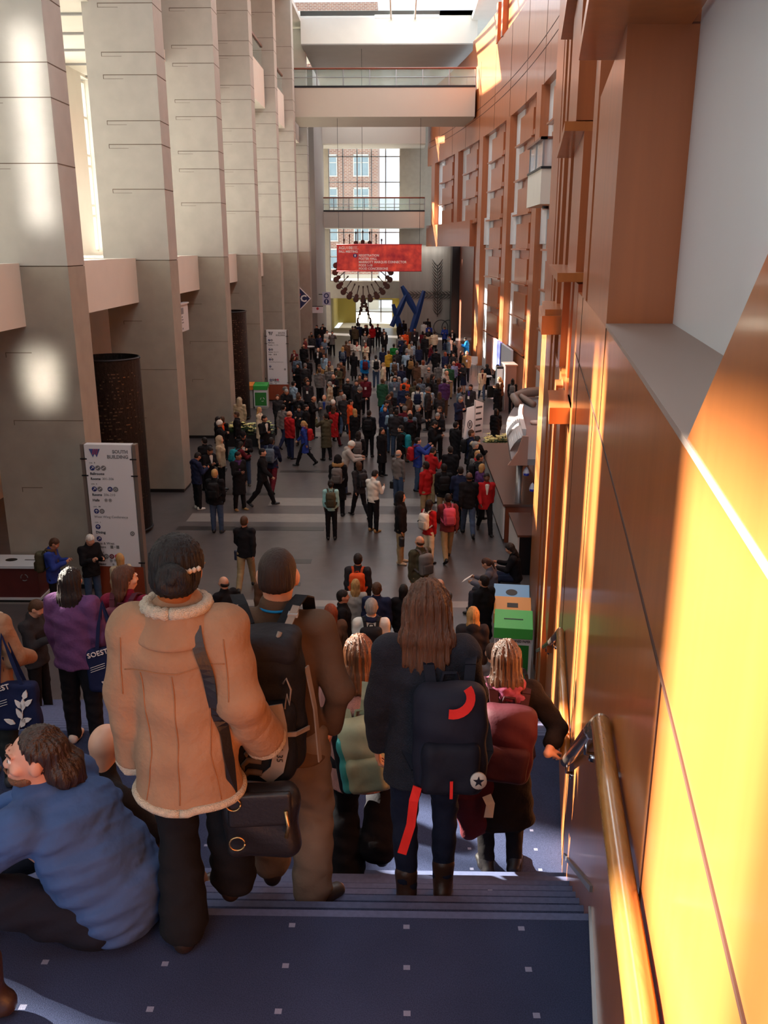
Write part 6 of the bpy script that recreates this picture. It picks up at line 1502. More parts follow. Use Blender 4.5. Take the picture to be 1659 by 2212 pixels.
# ================================================================ sign pylons
M_SIGN = mat('sign_white', (226, 226, 230), .3, coat=.3); M_NAVY = mat('sign_navy', (34, 44, 110), .5); M_SGREY = mat('sign_grey', (120, 120, 122), .5); M_TXT = mat('sign_text', (62, 62, 66), .6); M_TXTL = mat('sign_text_light', (130, 130, 134), .6)
M_PINK2 = mat('sign_pink', (214, 36, 92), .5); M_PLUM = mat('sign_plum', (110, 44, 52), .5); M_RED = mat('sign_red', (190, 52, 58), .5)
FACE = lambda x, y, z: Matrix.Translation((x, y, z)) @ Matrix.Rotation(math.pi / 2, 4, 'X')
def disc(mb, x, y, z, r, th=.004):
    mb.prism([(x + r * math.sin(2 * math.pi * k / 24), y, z + r * math.cos(2 * math.pi * k / 24)) for k in range(24)], (0, -th, 0)); return mb
def pylon(loc, rz, label, variant):
    t = empty('directory_sign', loc, rz, label, 'sign', 'building directory signs'); f = -.105
    MB().box(-.56, .56, -.10, .10, .0, .06).build('plinth', M_BLACK, t)
    MB().box(-.55, .55, -.11, .11, .06, .83).build('base', mat('sign_base_wood', (140, 62, 36), .4, var=.08, scale=6, stretch=(1, 1, .1)), t)
    MB().box(-.50, .50, -.10, .09, .84, 3.54).build('panel', M_SIGN, t)
    for s_ in (-1, 1):
        MB().box(*sorted((s_ * .52, s_ * .59)), -.09, .10, .10, 3.54).build('upright', mat('sign_bronze', (128, 116, 108), .4, metal=.4), t)
        for z in (.92, 2.86, 3.22): MB().box(*sorted((s_ * .46, s_ * .60)), -.115, -.09, z, z + .025).build('clamp', M_DARKM, t)
    tri = MB().prism([(-.40, f, 3.45), (-.16, f, 3.45), (-.20, f, 3.36), (-.36, f, 3.36)], (0, -.003, 0)).prism([(-.36, f, 3.36), (-.28, f, 3.36), (-.32, f, 3.27)], (0, -.003, 0)).prism([(-.28, f, 3.36), (-.20, f, 3.36), (-.24, f, 3.27)], (0, -.003, 0))
    tri.mat(1)
    for k in range(3): tri.prism([(-.30 + .04 * k, f - .003, 3.45), (-.285 + .04 * k, f - .003, 3.45), (-.315 + .04 * k, f - .003, 3.33), (-.33 + .04 * k, f - .003, 3.33)], (0, -.002, 0))
    tri.build('emblem', [mat('emblem_blue', (62, 80, 140), .5) if variant == 0 else M_TXT, M_RED if variant == 0 else M_SIGN], t)
    def tx(s, x, z, sz, m=M_TXT, al='LEFT', b=.0, sx=1.): text_mesh('lettering', s, sz, m, FACE(x, f, z), t, al, bold=b, sx=sx)
    tx('SOUTH', .43, 3.36, .10, M_TXTL, 'RIGHT', .004); tx('BUILDING', .43, 3.25, .10, M_TXTL, 'RIGHT', .004)
    def icon(x, z, kind, m=M_NAVY, r=.055):
        disc(MB(), x, f, z, r).build('icon_disc', m, t)
        g = MB(); y = f - .004
        if kind == 'ne': g.tube([(x - .025, y, z - .025), (x + .025, y, z + .025)], .006, 5).tube([(x - .01, y, z + .027), (x + .027, y, z + .027), (x + .027, y, z - .01)], .006, 5)
        elif kind == 'up': g.tube([(x, y, z - .035), (x, y, z + .03)], .006, 5).tube([(x - .03, y, z), (x, y, z + .032), (x + .03, y, z)], .006, 5)
        elif kind == 'back': g.tube([(x + .02, y, z - .03), (x + .02, y, z + .02), (x - .015, y, z + .02), (x - .015, y, z - .01)], .006, 5).tube([(x - .03, y, z + .005), (x - .015, y, z - .015), (x, y, z + .005)], .006, 5)
        elif kind == 'esc': g.tube([(x - .035, y, z - .015), (x - .01, y, z - .015), (x + .015, y, z + .018), (x + .035, y, z + .018)], .007, 5)
        else: g.tube([(x + .025 * math.cos(a), y, z + .02 * math.sin(a)) for a in [k * math.pi / 5 for k in range(11)]], .004, 5)
        g.build('icon_glyph', M_SIGN, t)
    def lvl(z, n): tx('LEVEL', -.42, z, .03, M_TXTL); tx(n, -.31, z, .035, M_TXT, b=.001)
    lvl(3.14, '3'); icon(-.36, 3.04, 'ne'); icon(-.24, 3.04, 'esc', M_SGREY)
    if variant == 0: icon(-.12, 3.04, 'esc', M_SGREY)
    tx('Ballrooms', -.42, 2.89, .075, b=.002); tx('Rooms', -.42, 2.78, .075, b=.002); tx('301-306', -.17, 2.78, .075, M_TXTL)
    lvl(2.68, '2'); icon(-.36, 2.58, 'ne'); icon(-.24, 2.58, 'esc', M_SGREY)
    if variant == 0: icon(-.02, 2.58, 'back'); icon(.10, 2.58, 'o', M_SGREY)
    tx('Rooms', -.42, 2.43, .075, b=.002); tx('206-210', -.17, 2.43, .075, M_TXTL); tx('Halls', -.42, 2.31, .075, b=.002); icon(-.13, 2.335, 'o', M_SGREY, .036); icon(-.04, 2.335, 'o', M_SGREY, .036)
    lvl(2.18, '1M'); icon(-.36, 2.09, 'up'); icon(-.24, 2.09, 'o', M_SGREY); tx('West Wing Conference', -.42, 1.94, .075, M_TXTL)
    lvl(1.83, '1'); icon(-.36, 1.74, 'up'); tx('Dining', -.42, 1.59, .08, b=.002); icon(.38, 1.60, 'o', M_SGREY, .05)
    if variant == 0: icon(-.36, 1.47, 'ne'); tx('East & West', -.42, 1.34, .075); tx('Salons', -.42, 1.26, .075); MB().box(-.13, -.07, f - .003, f, 1.25, 1.32).box(-.0, .06, f - .003, f, 1.25, 1.32).box(-.05, -.02, f - .003, f, 1.28, 1.29).build('square_icon', M_SGREY, t)
    lvl(1.15, '0'); icon(-.36, 1.07, 'up')
    for k, m in enumerate((M_SGREY, M_PLUM, M_PINK2)): icon(-.24 + .12 * k, 1.07, 'o' if k < 2 else 'esc', m)
    tx('Halls', -.42, .955, .07, b=.002)
    for k in range(3): icon(-.14 + .09 * k, .975, 'o', M_SGREY, .034)
    tx('Dining', -.42, .87, .06, b=.002); icon(-.10, .885, 'o', M_SGREY, .03)
    return t
pylon((-6.12, 17.95, 0), -.04, 'tall white directory sign beside the nearest stone pier', 0)
pylon((-6.2, 44.3, 0), -.02, 'tall white directory sign farther down the hall, past the green bin', 1)
# ================================================================ dark mesh columns with cut lettering round the rim
M_MESH = mat('dark_scrim', (38, 32, 30), .35, metal=.6, var=.6, scale=24, stretch=(1, 1, .5), bump=.8, bscale=60)
M_BRZ = mat('bronze_flecks', (104, 86, 72), .35, metal=.7)
def scrim(x, y, r, h, label):
    t = empty('mesh_column', (x, y, 0), 0, label, 'column', 'dark mesh columns'); n = 40; b = MB(); vs, fs = [], []
    for k in range(n):
        a0, a1 = 2 * math.pi * k / n, 2 * math.pi * (k + 1) / n
        b.hexa([(r * math.cos(a0), r * math.sin(a0), .1), (r * math.cos(a1), r * math.sin(a1), .1), ((r - .03) * math.cos(a1), (r - .03) * math.sin(a1), .1), ((r - .03) * math.cos(a0), (r - .03) * math.sin(a0), .1)],
               [(r * math.cos(a0), r * math.sin(a0), h), (r * math.cos(a1), r * math.sin(a1), h), ((r - .03) * math.cos(a1), (r - .03) * math.sin(a1), h), ((r - .03) * math.cos(a0), (r - .03) * math.sin(a0), h)])
    b.build('mesh_wall', M_MESH, t)
    for z in (.1, h - .03): MB().tube([(r * math.cos(2 * math.pi * k / n), r * math.sin(2 * math.pi * k / n), z) for k in range(n + 1)], .025, 6).build('rim', M_DARKM, t, True)
    rnd = random.Random(5); fl_ = MB()
    for i in range(46):
        z = .4 + i * (h - .7) / 46
        for k in range(rnd.randint(5, 9)):
            a = -math.pi / 2 + rnd.gauss(.25, .55); w = rnd.uniform(.01, .035); x0, y0 = (r + .002) * math.cos(a), (r + .002) * math.sin(a); tx_, ty_ = -math.sin(a) * w, math.cos(a) * w
            fl_.hexa([(x0 - tx_, y0 - ty_, z), (x0 + tx_, y0 + ty_, z), (x0 + tx_ + .006 * math.cos(a), y0 + ty_ + .006 * math.sin(a), z), (x0 - tx_ + .006 * math.cos(a), y0 - ty_ + .006 * math.sin(a), z)], [(x0 - tx_, y0 - ty_, z + .03), (x0 + tx_, y0 + ty_, z + .03), (x0 + tx_ + .006 * math.cos(a), y0 + ty_ + .006 * math.sin(a), z + .03), (x0 - tx_ + .006 * math.cos(a), y0 - ty_ + .006 * math.sin(a), z + .03)])
    o = fl_.build('punched_lettering', M_BRZ, t); o['kind'] = 'stuff'
    MB().lathe((0, 0, 0), [(r - .1, 0), (r - .1, .1)], 24).build('plinth', M_BLACK, t)
scrim(-7.62, 23.0, .77, 4.75, 'wide dark cylinder of pierced metal mesh behind the nearest stone pier'); scrim(-7.55, 39.4, .72, 4.8, 'slim-looking dark mesh cylinder beside the third stone pier')
# ================================================================ recycling
def bin_unit(loc, rz, rgb, label, hole, sign=None, h=1.2):
    t = empty('recycling_bin', loc, rz, label, 'bin', 'recycling bins'); m = mat('bin_%d_%d_%d' % rgb, rgb, .45); dk = mat('bin_dark', (22, 20, 20), .6)
    MB().box(-.31, .31, -.27, .27, 0, h - .22).build('bin_body', mat('bin_grey', (178, 176, 168), .5), t)
    MB().prism([(-.34, -.32, h - .30), (-.34, -.32, h - .10), (-.34, .29, h), (-.34, .29, h - .22), (-.34, -.2, h - .22)], (.68, 0, 0)).build('lid', m, t, bevel=.008)
    sl = lambda y: h - .10 + (y + .32) * .10 / .61 + .003
    o = MB()
    if hole == 'round': o.prism([(.11 * math.cos(a), -.02 + .11 * math.sin(a), sl(-.02 + .11 * math.sin(a))) for a in [2 * math.pi * k / 20 for k in range(20)]], (0, 0, .002))
    elif hole == 'square': o.prism([(x, y, sl(y)) for x, y in ((-.1, -.09), (.1, -.09), (.1, .06), (-.1, .06))], (0, 0, .002))
    else: o.prism([(x, y, sl(y)) for x, y in ((-.17, -.04), (.17, -.04), (.17, -.01), (-.17, -.01))], (0, 0, .002))
    o.build('opening', dk, t)
    if sign:
        MB().box(-.33, .33, -.30, -.275, .10, h - .26).build('sign_board', M_SIGN, t); MB().box(-.28, .28, -.305, -.30, .14, h - .42).build('sign_panel', mat('bin_green_panel', (46, 128, 52), .5), t)
        if sign.strip(): text_mesh('lettering', sign, .062, M_TXT, FACE(0, -.302, h - .37), t, 'CENTER', bold=.002, sx=.78)
        for k in range(3):
            a = 2 * math.pi * k / 3; MB().tube([(.08 + .09 * math.sin(a + .35 + j * .2), -.308, .45 + .09 * math.cos(a + .35 + j * .2)) for j in range(7)], .014, 6).build('recycle_arrow', M_SIGN, t)
    return t
for y, c, hl, sg, lb in ((14.5, (78, 190, 84), 'slot', 'CARDBOARD/MIXED PAPER', 'green-lidded paper recycling bin, front of the row under the timber wall'), (15.12, (232, 150, 66), 'square', None, 'orange-lidded recycling bin in the middle of the row under the timber wall'), (15.76, (110, 168, 214), 'round', None, 'blue-lidded recycling bin with round hole at the back of the row')):
    bin_unit((2.03 + (y - 14.5) * .09, y, 0), -.12, c, lb, hl, sg)
bin_unit((-6.75, 42.3, 0), 0, (52, 160, 70), 'green recycling bin against a stone pier down the hall', 'slot', ' '); bin_unit((-7.45, 42.35, 0), 0, (228, 140, 60), 'orange recycling bin partly behind the dark mesh cylinder', 'square')
cb_ = empty('recycling_cabinet', (-8.75, 18.15, 0), 0, 'dark red recycling cabinet with pale top in front of the nearest pier', 'cabinet')
MB().box(-.85, .85, -.33, .33, .10, .80).build('body', mat('cabinet_red', (92, 38, 36), .4, var=.1, scale=5), cb_); MB().box(-.86, .86, -.34, .34, .0, .09).build('plinth', M_BLACK, cb_); MB().box(-.88, .88, -.36, .36, .06, .11).build('base_trim', M_SIGN, cb_); MB().box(-.90, .90, -.38, .36, .80, .86).build('worktop', M_PANEL, cb_)
MB().prism([(.15 + .13 * math.cos(a), .02 + .1 * math.sin(a), .861) for a in [2 * math.pi * k / 20 for k in range(20)]], (0, 0, .003)).build('round_opening', M_BLACK, cb_); MB().box(.45, .8, .0, .04, .861, .864).build('slot', M_BLACK, cb_)
for k in range(3):
    a = 2 * math.pi * k / 3; MB().tube([(.55 + .075 * math.sin(a + .3 + j * .22), -.34, .58 + .075 * math.cos(a + .3 + j * .22)) for j in range(7)], .010, 6).build('recycle_arrow', M_SGREY, cb_)
# ================================================================ banner under the far bridge
bn = empty('banner', (-1.52, 61.6, 5.90), 0, 'red hanging banner with white directions and arrow', 'banner')
M_BAN = mat('banner_red', (204, 34, 62), .6, var=.35, scale=1.6, rgb2=(226, 80, 60))
MB().box(-2.85, 2.85, -.01, .01, 0, 1.72).build('cloth', M_BAN, bn)
for z in (0, 1.72): MB().tube([(-2.87, 0, z), (2.87, 0, z)], .03, 8).build('batten', M_RED, bn, True)
M_WT = mat('print_white', (240, 232, 230), .6)
for s, x, z, sz in (('AGU100', -2.72, 1.42, .27), ('FALL MEETING', -2.72, 1.20, .21), ('REGISTRATION', -1.38, .95, .215), ('POSTER HALL', -1.38, .735, .215), ('MARRIOTT MARQUIS CONNECTOR', -1.38, .52, .215), ('PODS 1-10', -1.38, .305, .215), ('FOOD CONCESSIONS', -1.38, .09, .215)): text_mesh('lettering', s, sz, M_WT, FACE(x, -.012, z), bn, bold=.004, sx=.93)
for k, s in enumerate(('ADVANCING', 'EARTH AND', 'SPACE SCIENCE')): text_mesh('lettering', s, .07, M_WT, FACE(-1.88, -.012, 1.56 - .075 * k), bn)
disc(MB(), -1.62, -.012, 1.01, .13).build('arrow_disc', M_NAVY, bn); MB().box(-1.645, -1.595, -.022, -.015, .93, 1.03).prism([(-1.69, -.015, 1.02), (-1.55, -.015, 1.02), (-1.62, -.015, 1.09)], (0, -.006, 0)).build('arrow', M_WT, bn)
for x in (-2.7, 2.7): MB().tube([(x, 0, 1.72), (x, 0, 9.53)], .012, 5).build('cable', M_DARKM, bn)
# ================================================================ ring of guitars
gt = empty('guitar_sculpture', (-2.85, 67, 5.75), 0, 'hanging ring of dark guitars with a looping tail behind the banner', 'sculpture'); M_GUI = mat('guitar_dark', (52, 34, 32), .35, var=.2, scale=3); M_GUN = mat('guitar_neck', (36, 28, 28), .4)
def guitar_mesh():
    S = SD((-.35, -.15, -.45), (.35, .15, .4), .022); S.cap((0, -.03, -.14), (0, .03, -.14), .21, .21, .03).cap((0, -.03, .12), (0, .03, .12), .15, .15, .05); S.cut((0, -.055, 0), (0, -1, 0)).cut((0, .055, 0), (0, 1, 0)); return S.mesh('guitar_body')
GM = guitar_mesh(); NM = MB().box(-.028, .028, -.05, .0, .2, .74).box(-.05, .05, -.05, -.01, .74, .9).mesh('guitar_neck', M_GUN)
for k in range(24):
    a = 2 * math.pi * k / 24; R_ = 1.95; x, z = R_ * math.sin(a), -R_ * math.cos(a)
    g = place('guitar', GM, M_GUI, gt); g.location = (x, 0, z); g.rotation_euler = (0, .35 * math.sin(a) * -1 - .55 * math.sin(a) * (1 if math.cos(a) > -.3 else -.6), .3); 
    nk = bpy.data.objects.new('neck', NM); COL.objects.link(nk); nk.parent = g
MB().tube([(1.95 * math.sin(2 * math.pi * k / 40), .08, -1.95 * math.cos(2 * math.pi * k / 40)) for k in range(41)], .03, 6).build('steel_ring', M_DARKM, gt, True)
for s_ in (-1, 1):
    for k in range(7):
        x, z = .06 + s_ * (.06 + .42 * min(1, k / 5)), -2.15 - .27 * k; g = place('guitar_body', GM, M_GUI if k % 3 else M_GUN, gt); g.location = (x, 0, z); g.scale = (.62,) * 3; g.rotation_euler = (0, s_ * .3, .4 * k)
    MB().tube([(.06, .02, -1.95)] + [(.06 + s_ * (.06 + .42 * min(1, k / 5)), .02, -2.15 - .27 * k) for k in range(7)], .02, 6).build('wire', M_DARKM, gt)
MB().tube([(0, .05, 1.95), (0, .05, 14.75)], .015, 5).build('cable', M_DARKM, gt)
# blue angular sculpture
bs = empty('blue_sculpture', at(875, 700, 71).xy.to_3d(), 0, 'blue angular sculpture of crossing steel blades below the steel panel', 'sculpture'); M_BLU = mat('blue_steel', (32, 66, 128), .4, var=.1, scale=2)
def blade(p, q, w, th=.14):
    a, b = at(*p, 71) - bs.location, at(*q, 71) - bs.location; d = (b - a); u = Vector((d.z, 0, -d.x)).normalized(); o = MB(); n_ = 5; prev = None
    for k in range(n_ + 1):
        t = k / n_; c = a + d * t; ww = w * (.25 + .75 * math.sin(math.pi * min(.75, .12 + t * .7))); r_ = [c - u * ww, c + Vector((0, -th, 0)), c + u * ww, c + Vector((0, th, 0))]
        if prev: o.hexa(prev, r_)
        prev = r_
    o.build('blade', M_BLU, bs)
blade((868, 618), (899, 676), .26); blade((916, 628), (882, 742), .26); blade((879, 634), (846, 705), .24); blade((849, 657), (872, 735), .24)
# wheat relief on the steel panel
wr_ = empty('wheat_relief', (0, 79.52, 0), 0, 'dark metal wheat ear relief crossing on the steel panel', 'relief'); M_REL = mat('relief_metal', (58, 54, 50), .4, metal=.6)
def ear(p, q, n_, L, nm):
    a, b = at(*p, 79.5), at(*q, 79.5); a.y = b.y = 0; d = (b - a); dn = d.normalized(); u = Vector((dn.z, 0, -dn.x)); m = MB().tube([a, b], .03, 6)
    for k in range(n_):
        c = a + d * (k + .5) / n_
        for s_ in (-1, 1): m.tube([c, c + dn * L * .4 + u * s_ * L * .35, c + dn * L + u * s_ * L * .75], [.012, .045, .008], 6)
    m.build(nm, M_REL, wr_, True)
ear((945, 684), (945, 572), 16, .62, 'upright_ear'); ear((982, 637), (885, 637), 13, .5, 'cross_ear')
for px in (952, 970):
    c = at(px, 694, 78.8); o = MB().tube([(c.x + .62 * math.cos(a), 0, .72 + .62 * math.sin(a)) for a in [2 * math.pi * k / 28 for k in range(29)]], .04, 6).build('wire_hoop', M_DARKM, None, True); o.location = (0, 78.6, 0)
    tag(o, 'dark metal hoop standing under the steel panel, %s the blue sculpture' % ('nearer' if px == 952 else 'farther from'), 'hoop', 'metal hoops')
# ================================================================ hanging and wall signs
hs = empty('hanging_sign', (-7.93, 31.3, 4.55), 0, 'white hanging sign with grey columns of text below the mezzanine edge', 'sign')
MB().box(-.06, .06, -1.75, 1.75, 0, .95).build('panel', M_SIGN, hs); MB().box(-.1, .1, -1.8, 1.8, .95, 1.0).build('cap', M_SIGN, hs)
for y in (-1.0, .9): MB().box(-.015, .015, y - .015, y + .015, 1.0, 1.36).build('hanger', M_SIGN, hs)
for k, y in enumerate((-1.35, -.55, .7)):
    b = MB().box(.06, .064, y, y + .35, .62, .84)
    for j in range(3): b.box(.06, .064, y + .03, y + .3 - .05 * j, .30 + .1 * j, .345 + .1 * j)
    b.box(.06, .064, y + .05, y + .2, .08, .14).build('printed_block', M_TXTL, hs)
dm = empty('diamond_sign', at(647, 645, 62.5), 0, 'navy diamond sign with white letter projecting from a far pier', 'sign')
MB().prism([(-.8, 0, 0), (0, 0, -.8), (.8, 0, 0), (0, 0, .8)], (0, .08, 0)).build('border', M_WT, dm); MB().prism([(-.72, -.004, 0), (0, -.004, -.72), (.72, -.004, 0), (0, -.004, .72)], (0, .01, 0)).build('panel', mat('diamond_navy', (32, 36, 84), .5), dm)
text_mesh('lettering', 'C', .62, M_WT, FACE(.06, -.01, -.2), dm, bold=.02); MB().prism([(-.05, -.01, .25), (.12, -.01, .35), (.05, -.01, .18)], (0, -.004, 0)).build('red_mark', M_RED, dm); MB().box(-.6, -.5, -1.66, .0, -.05, .05).build('bracket', M_DARKM, dm)
rs = empty('restroom_sign', at(705, 645, 72), 0, 'pale sign with two blue round symbols by the lobby entrance', 'sign'); MB().box(-.32, .32, 0, .06, -.5, .5).build('panel', mat('sign_lavender', (206, 208, 230), .5), rs); disc(disc(MB(), 0, -.001, .22, .2), 0, -.001, -.23, .2).build('icon_disc', M_NAVY, rs)
disc(MB(), 0, -.006, .22, .12).build('icon_ring', MATS['sign_lavender'], rs); MB().box(-.05, .05, -.008, -.002, -.36, -.10).build('icon_bar', M_SIGN, rs); MB().box(-.9, -.3, .02, .05, .3, .36).build('bracket', M_DARKM, rs)
ps = empty('small_sign', at(686, 669, 69.5), 0, 'small white sign with red emblem on the grey far pier', 'sign'); MB().box(-.42, .42, 0, .06, -.25, .22).build('panel', M_SIGN, ps); disc(MB(), 0, -.001, .08, .1).build('emblem', M_RED, ps); MB().box(-.43, .43, -.01, .07, .22, .27).build('header', M_DARKM, ps); MB().box(-.03, .03, .06, 1.2, -.02, .02).build('bracket', M_DARKM, ps)
# display panels and kiosk on the timber wall
dp = empty('display_panels', (0, 48.6, .7), 0, 'row of red, blue and white display panels along the timber wall', 'display')
def wpan(nm, d0, d1, m):
    MB().hexa([(Wf(d0) - .14, d0 - 48.6, 0), (Wf(d0) - .02, d0 - 48.6, 0), (Wf(d1) - .02, d1 - 48.6, 0), (Wf(d1) - .14, d1 - 48.6, 0)], [(Wf(d0) - .14, d0 - 48.6, 1.75), (Wf(d0) - .02, d0 - 48.6, 1.75), (Wf(d1) - .02, d1 - 48.6, 1.75), (Wf(d1) - .14, d1 - 48.6, 1.75)]).build(nm, m, dp)
wpan('red_panel', 50.2, 51.9, mat('panel_pale_red', (226, 178, 166), .5, var=.2, scale=2)); wpan('blue_panel', 48.6, 50.15, mat('panel_blue', (70, 76, 150), .5, var=.3, scale=3)); wpan('white_panel', 45.2, 48.55, mat('panel_white', (214, 220, 230), .5))
b = MB()
for y in (47.3, 46.6): b.tube([(Wf(47) - .16, y - 48.6 + .22 * math.cos(a), .38 + .22 * math.sin(a)) for a in [2 * math.pi * k / 16 for k in range(17)]], .02, 5)
b.tube([(Wf(47) - .16, -1.3, .38), (Wf(47) - .16, -1.55, .75), (Wf(47) - .16, -1.9, .7), (Wf(47) - .16, -2.0, .38)], .02, 5).build('bicycle_picture', M_TXT, dp)
for d in (45.6, 48.5, 51.6): MB().box(Wf(d) - .12, Wf(d) - .04, d - 48.62, d - 48.54, -.7, 0).build('leg', M_GREY, dp)
kk = empty('kiosk', (5.0, 42.2, 0), .05, 'grey display kiosk standing by the timber wall', 'kiosk'); MB().box(-.10, .42, -.5, .5, 0, 2.12).build('cabinet', mat('kiosk_grey', (120, 108, 108), .5), kk); MB().box(-.14, .46, -.55, .55, 2.12, 2.18).build('top', mat('kiosk_top', (150, 136, 130), .5), kk)
MB().box(-.42, -.10, .1, .5, .05, 2.0).build('side_rack', M_DARKM, kk); MB().box(-.4, -.12, .08, .1, 1.2, 1.9).build('screen', M_SIGN, kk); MB().box(-.4, -.12, .08, .1, .3, .95).build('lower_screen', M_PANEL, kk); MB().box(-.105, -.095, -.505, -.495, 0, 2.12).build('edge_strip', M_SIGN, kk)
# ================================================================ information desk with curved canopy
dk_ = empty('information_desk', (3.3, 25, 0), 0, 'information desk under a curved grey and white canopy by the timber wall', 'desk')
DL = lambda x, y, z: (x - 3.3, y - 25, z)
xo = lambda d: 2.78 + .085 * (d - 21.6) + (.0 if d < 26 else .06 * (d - 26) ** 1.5)
M_CAN = mat('canopy_grey', (128, 122, 124), .45); M_CANW = mat('canopy_white', (208, 204, 204), .4)
b = MB()
for k in range(16):
    a, c = 21.7 + k * .6, 21.7 + (k + 1) * .6; b.hexa([DL(xo(a), a, 2.2), DL(4.9, a, 2.2), DL(4.9, c, 2.2), DL(xo(c), c, 2.2)], [DL(xo(a), a, 2.36), DL(4.9, a, 2.36), DL(4.9, c, 2.36), DL(xo(c), c, 2.36)])
b.build('canopy', M_CAN, dk_)
b = MB()
for k in range(8):
    a, c = 23.6 + k * .5, 23.6 + (k + 1) * .5; q_ = lambda d: xo(d) + .34; b.hexa([DL(q_(a), a, 2.36), DL(q_(a) + .12, a, 2.36), DL(q_(c) + .12, c, 2.36), DL(q_(c), c, 2.36)], [DL(q_(a), a, 2.75), DL(q_(a) + .12, a, 2.75), DL(q_(c) + .12, c, 2.75), DL(q_(c), c, 2.75)])
b.build('upstand', M_CANW, dk_)
for nm_, d0, d1 in (('scoop_panel', 22.6, 24.2), ('scoop_panel', 24.6, 25.6)):
    b = MB(); m_ = 10
    for k in range(m_):
        t0, t1 = k / m_ * math.pi / 2, (k + 1) / m_ * math.pi / 2; f_ = lambda t, d: (xo(d) + .34 * (1 - math.cos(t)) + .0, d, 2.37 + .34 * (1 - math.sin(t)) * .0 + .36 * math.sin(t) ** 2)
        P_ = [f_(t0, d0), f_(t0, d1), f_(t1, d1), f_(t1, d0)]; b.hexa([DL(*p) for p in P_], [DL(p[0], p[1], p[2] + .012) for p in P_])
    b.build(nm_, M_CANW, dk_, True)
MB().prism([DL(2.72, 21.68, 2.2), DL(3.2, 21.68, 2.2), DL(3.2, 21.68, 2.95), DL(3.06, 21.68, 2.95), DL(2.95, 21.68, 2.55)], (0, .1, 0)).build('end_panel', mat('canopy_rose', (160, 122, 108), .5), dk_)
b = MB(); 
for (r0, z0, w) in ((0, 2.36, .28), (.5, 2.36, .22)): b.tube([DL(xo(29) + .2 + r0, 29.2, z0 + .1), DL(3.9 + r0 * .4, 30.4 + r0, z0 + .16), DL(4.4, 30.9 + r0, z0 + .2), DL(5.0, 31.1 + r0, z0 + .22)], w * .5, 8)
b.build('curved_cornice', mat('cornice_brown', (132, 112, 102), .5), dk_, True)
for x, y in ((3.08, 22.2), (3.75, 26.5), (4.4, 30)): MB().tube([DL(x, y, 0), DL(x, y, 2.2)], .085, 14).build('post', M_GREY, dk_, True)
MB().box(-.55, .55, -2.9, 4.4, 0, 1.02).build('counter_body', M_WOODD, dk_); MB().box(-.62, .6, -3.0, 4.5, 1.02, 1.08).build('worktop', mat('counter_brown', (84, 56, 48), .3), dk_); MB().box(-.60, -.56, -2.9, 4.4, .1, .95).build('front_panel', M_CANW, dk_)
MB().box(-.48, -.08, -5.3, -3.6, 0, .98).build('counter_body', M_DARKM, dk_); MB().box(-.55, .0, -5.4, -3.55, .98, 1.03).build('worktop', MATS['counter_brown'], dk_); MB().box(-.53, -.49, -5.3, -3.6, .05, .95).build('front_panel', M_CANW, dk_)
for i, (x, y, z) in enumerate(((3.22, 21.95, 1.98), (3.42, 22.1, 1.52))):
    e = empty('glass_ornament', (x, y, z), 0, ['blue and white glass drop hanging under the canopy, higher one', 'blue and white glass drop hanging under the canopy, lower one'][i], 'ornament', 'hanging glass drops')
    MB().lathe((0, 0, -.13), [(.004, .26), (.05, .2), (.085, .1), (.075, .03), (.02, 0)], 16).build('drop', mat('ornament_white', (214, 218, 236), .12), e, True); MB().lathe((0, -.012, -.12), [(.01, .12), (.078, .08), (.07, .02), (.01, 0)], 14).build('blue_core', mat('ornament_blue', (40, 54, 170), .15), e, True); MB().tube([(0, 0, .12), (0, 0, 2.2 - z)], .006, 5).build('cord', M_DARKM, e)
for i, (x, y, c) in enumerate(((4.1, 26.3, (200, 196, 192)), (4.3, 24.2, (180, 170, 160)), (4.0, 24.0, (150, 96, 80)))):
    o = MB().lathe((0, 0, 0), [(.16, 0), (.2, .05), (.2, .09), (.06, .1)] if i == 0 else [(.09, 0), (.11, .1), (.05, .16)], 14).build('tray' if i == 0 else 'box', mat('clutter_%d' % i, c, .5), None, True); o.location = (x, y, 2.36)
    tag(o, ['round white tray lying on top of the desk canopy', 'pale rounded bundle lying on the desk canopy', 'brown rounded bundle lying on the desk canopy'][i], 'clutter')
# placard boards on a pole
pc = empty('placard', (2.4, 28.4, 0), 0, 'two white boards on one pole beside the information desk', 'placard'); MB().tube([(0, 0, .03), (0, 0, 2.7)], .025, 8).build('pole', M_GREY, pc, True); MB().lathe((0, 0, 0), [(.22, 0), (.22, .02), (.04, .04)], 16).build('base', M_DARKM, pc)
for s_, nm_ in ((-1, 'board'), (1, 'board')):
    r = empty('board', (0, 0, 0)); bpy.data.objects.remove(r)
    bo = MB().prism([(-.40, -.02, 1.45), (-.03, -.02, 1.5), (-.03, -.02, 2.55), (-.30, -.02, 2.5)] if s_ < 0 else [(-.03, -.02, 1.55), (.40, -.02, 1.5), (.40, -.02, 2.6), (-.03, -.02, 2.75)], (0, .02, 0)).build('board', M_SIGN, pc); bo.rotation_euler = (0, 0, .45 if s_ < 0 else .75)
    if s_ < 0:
        MB().tube([(-.18 + .08 * math.cos(a), -.03, 1.95 + .13 * math.sin(a)) for a in [2 * math.pi * k / 16 for k in range(17)]], .014, 5).box(-.20, -.16, -.035, -.02, 1.88, 2.02).build('logo', M_TXT, bo)
    else:
        q2 = MB()
        for k in range(5): q2.box(.04, .34 - .06 * (k % 2), -.024, -.02, 1.65 + .2 * k, 1.71 + .2 * k)
        q2.build('printed_lines', M_TXT, bo)
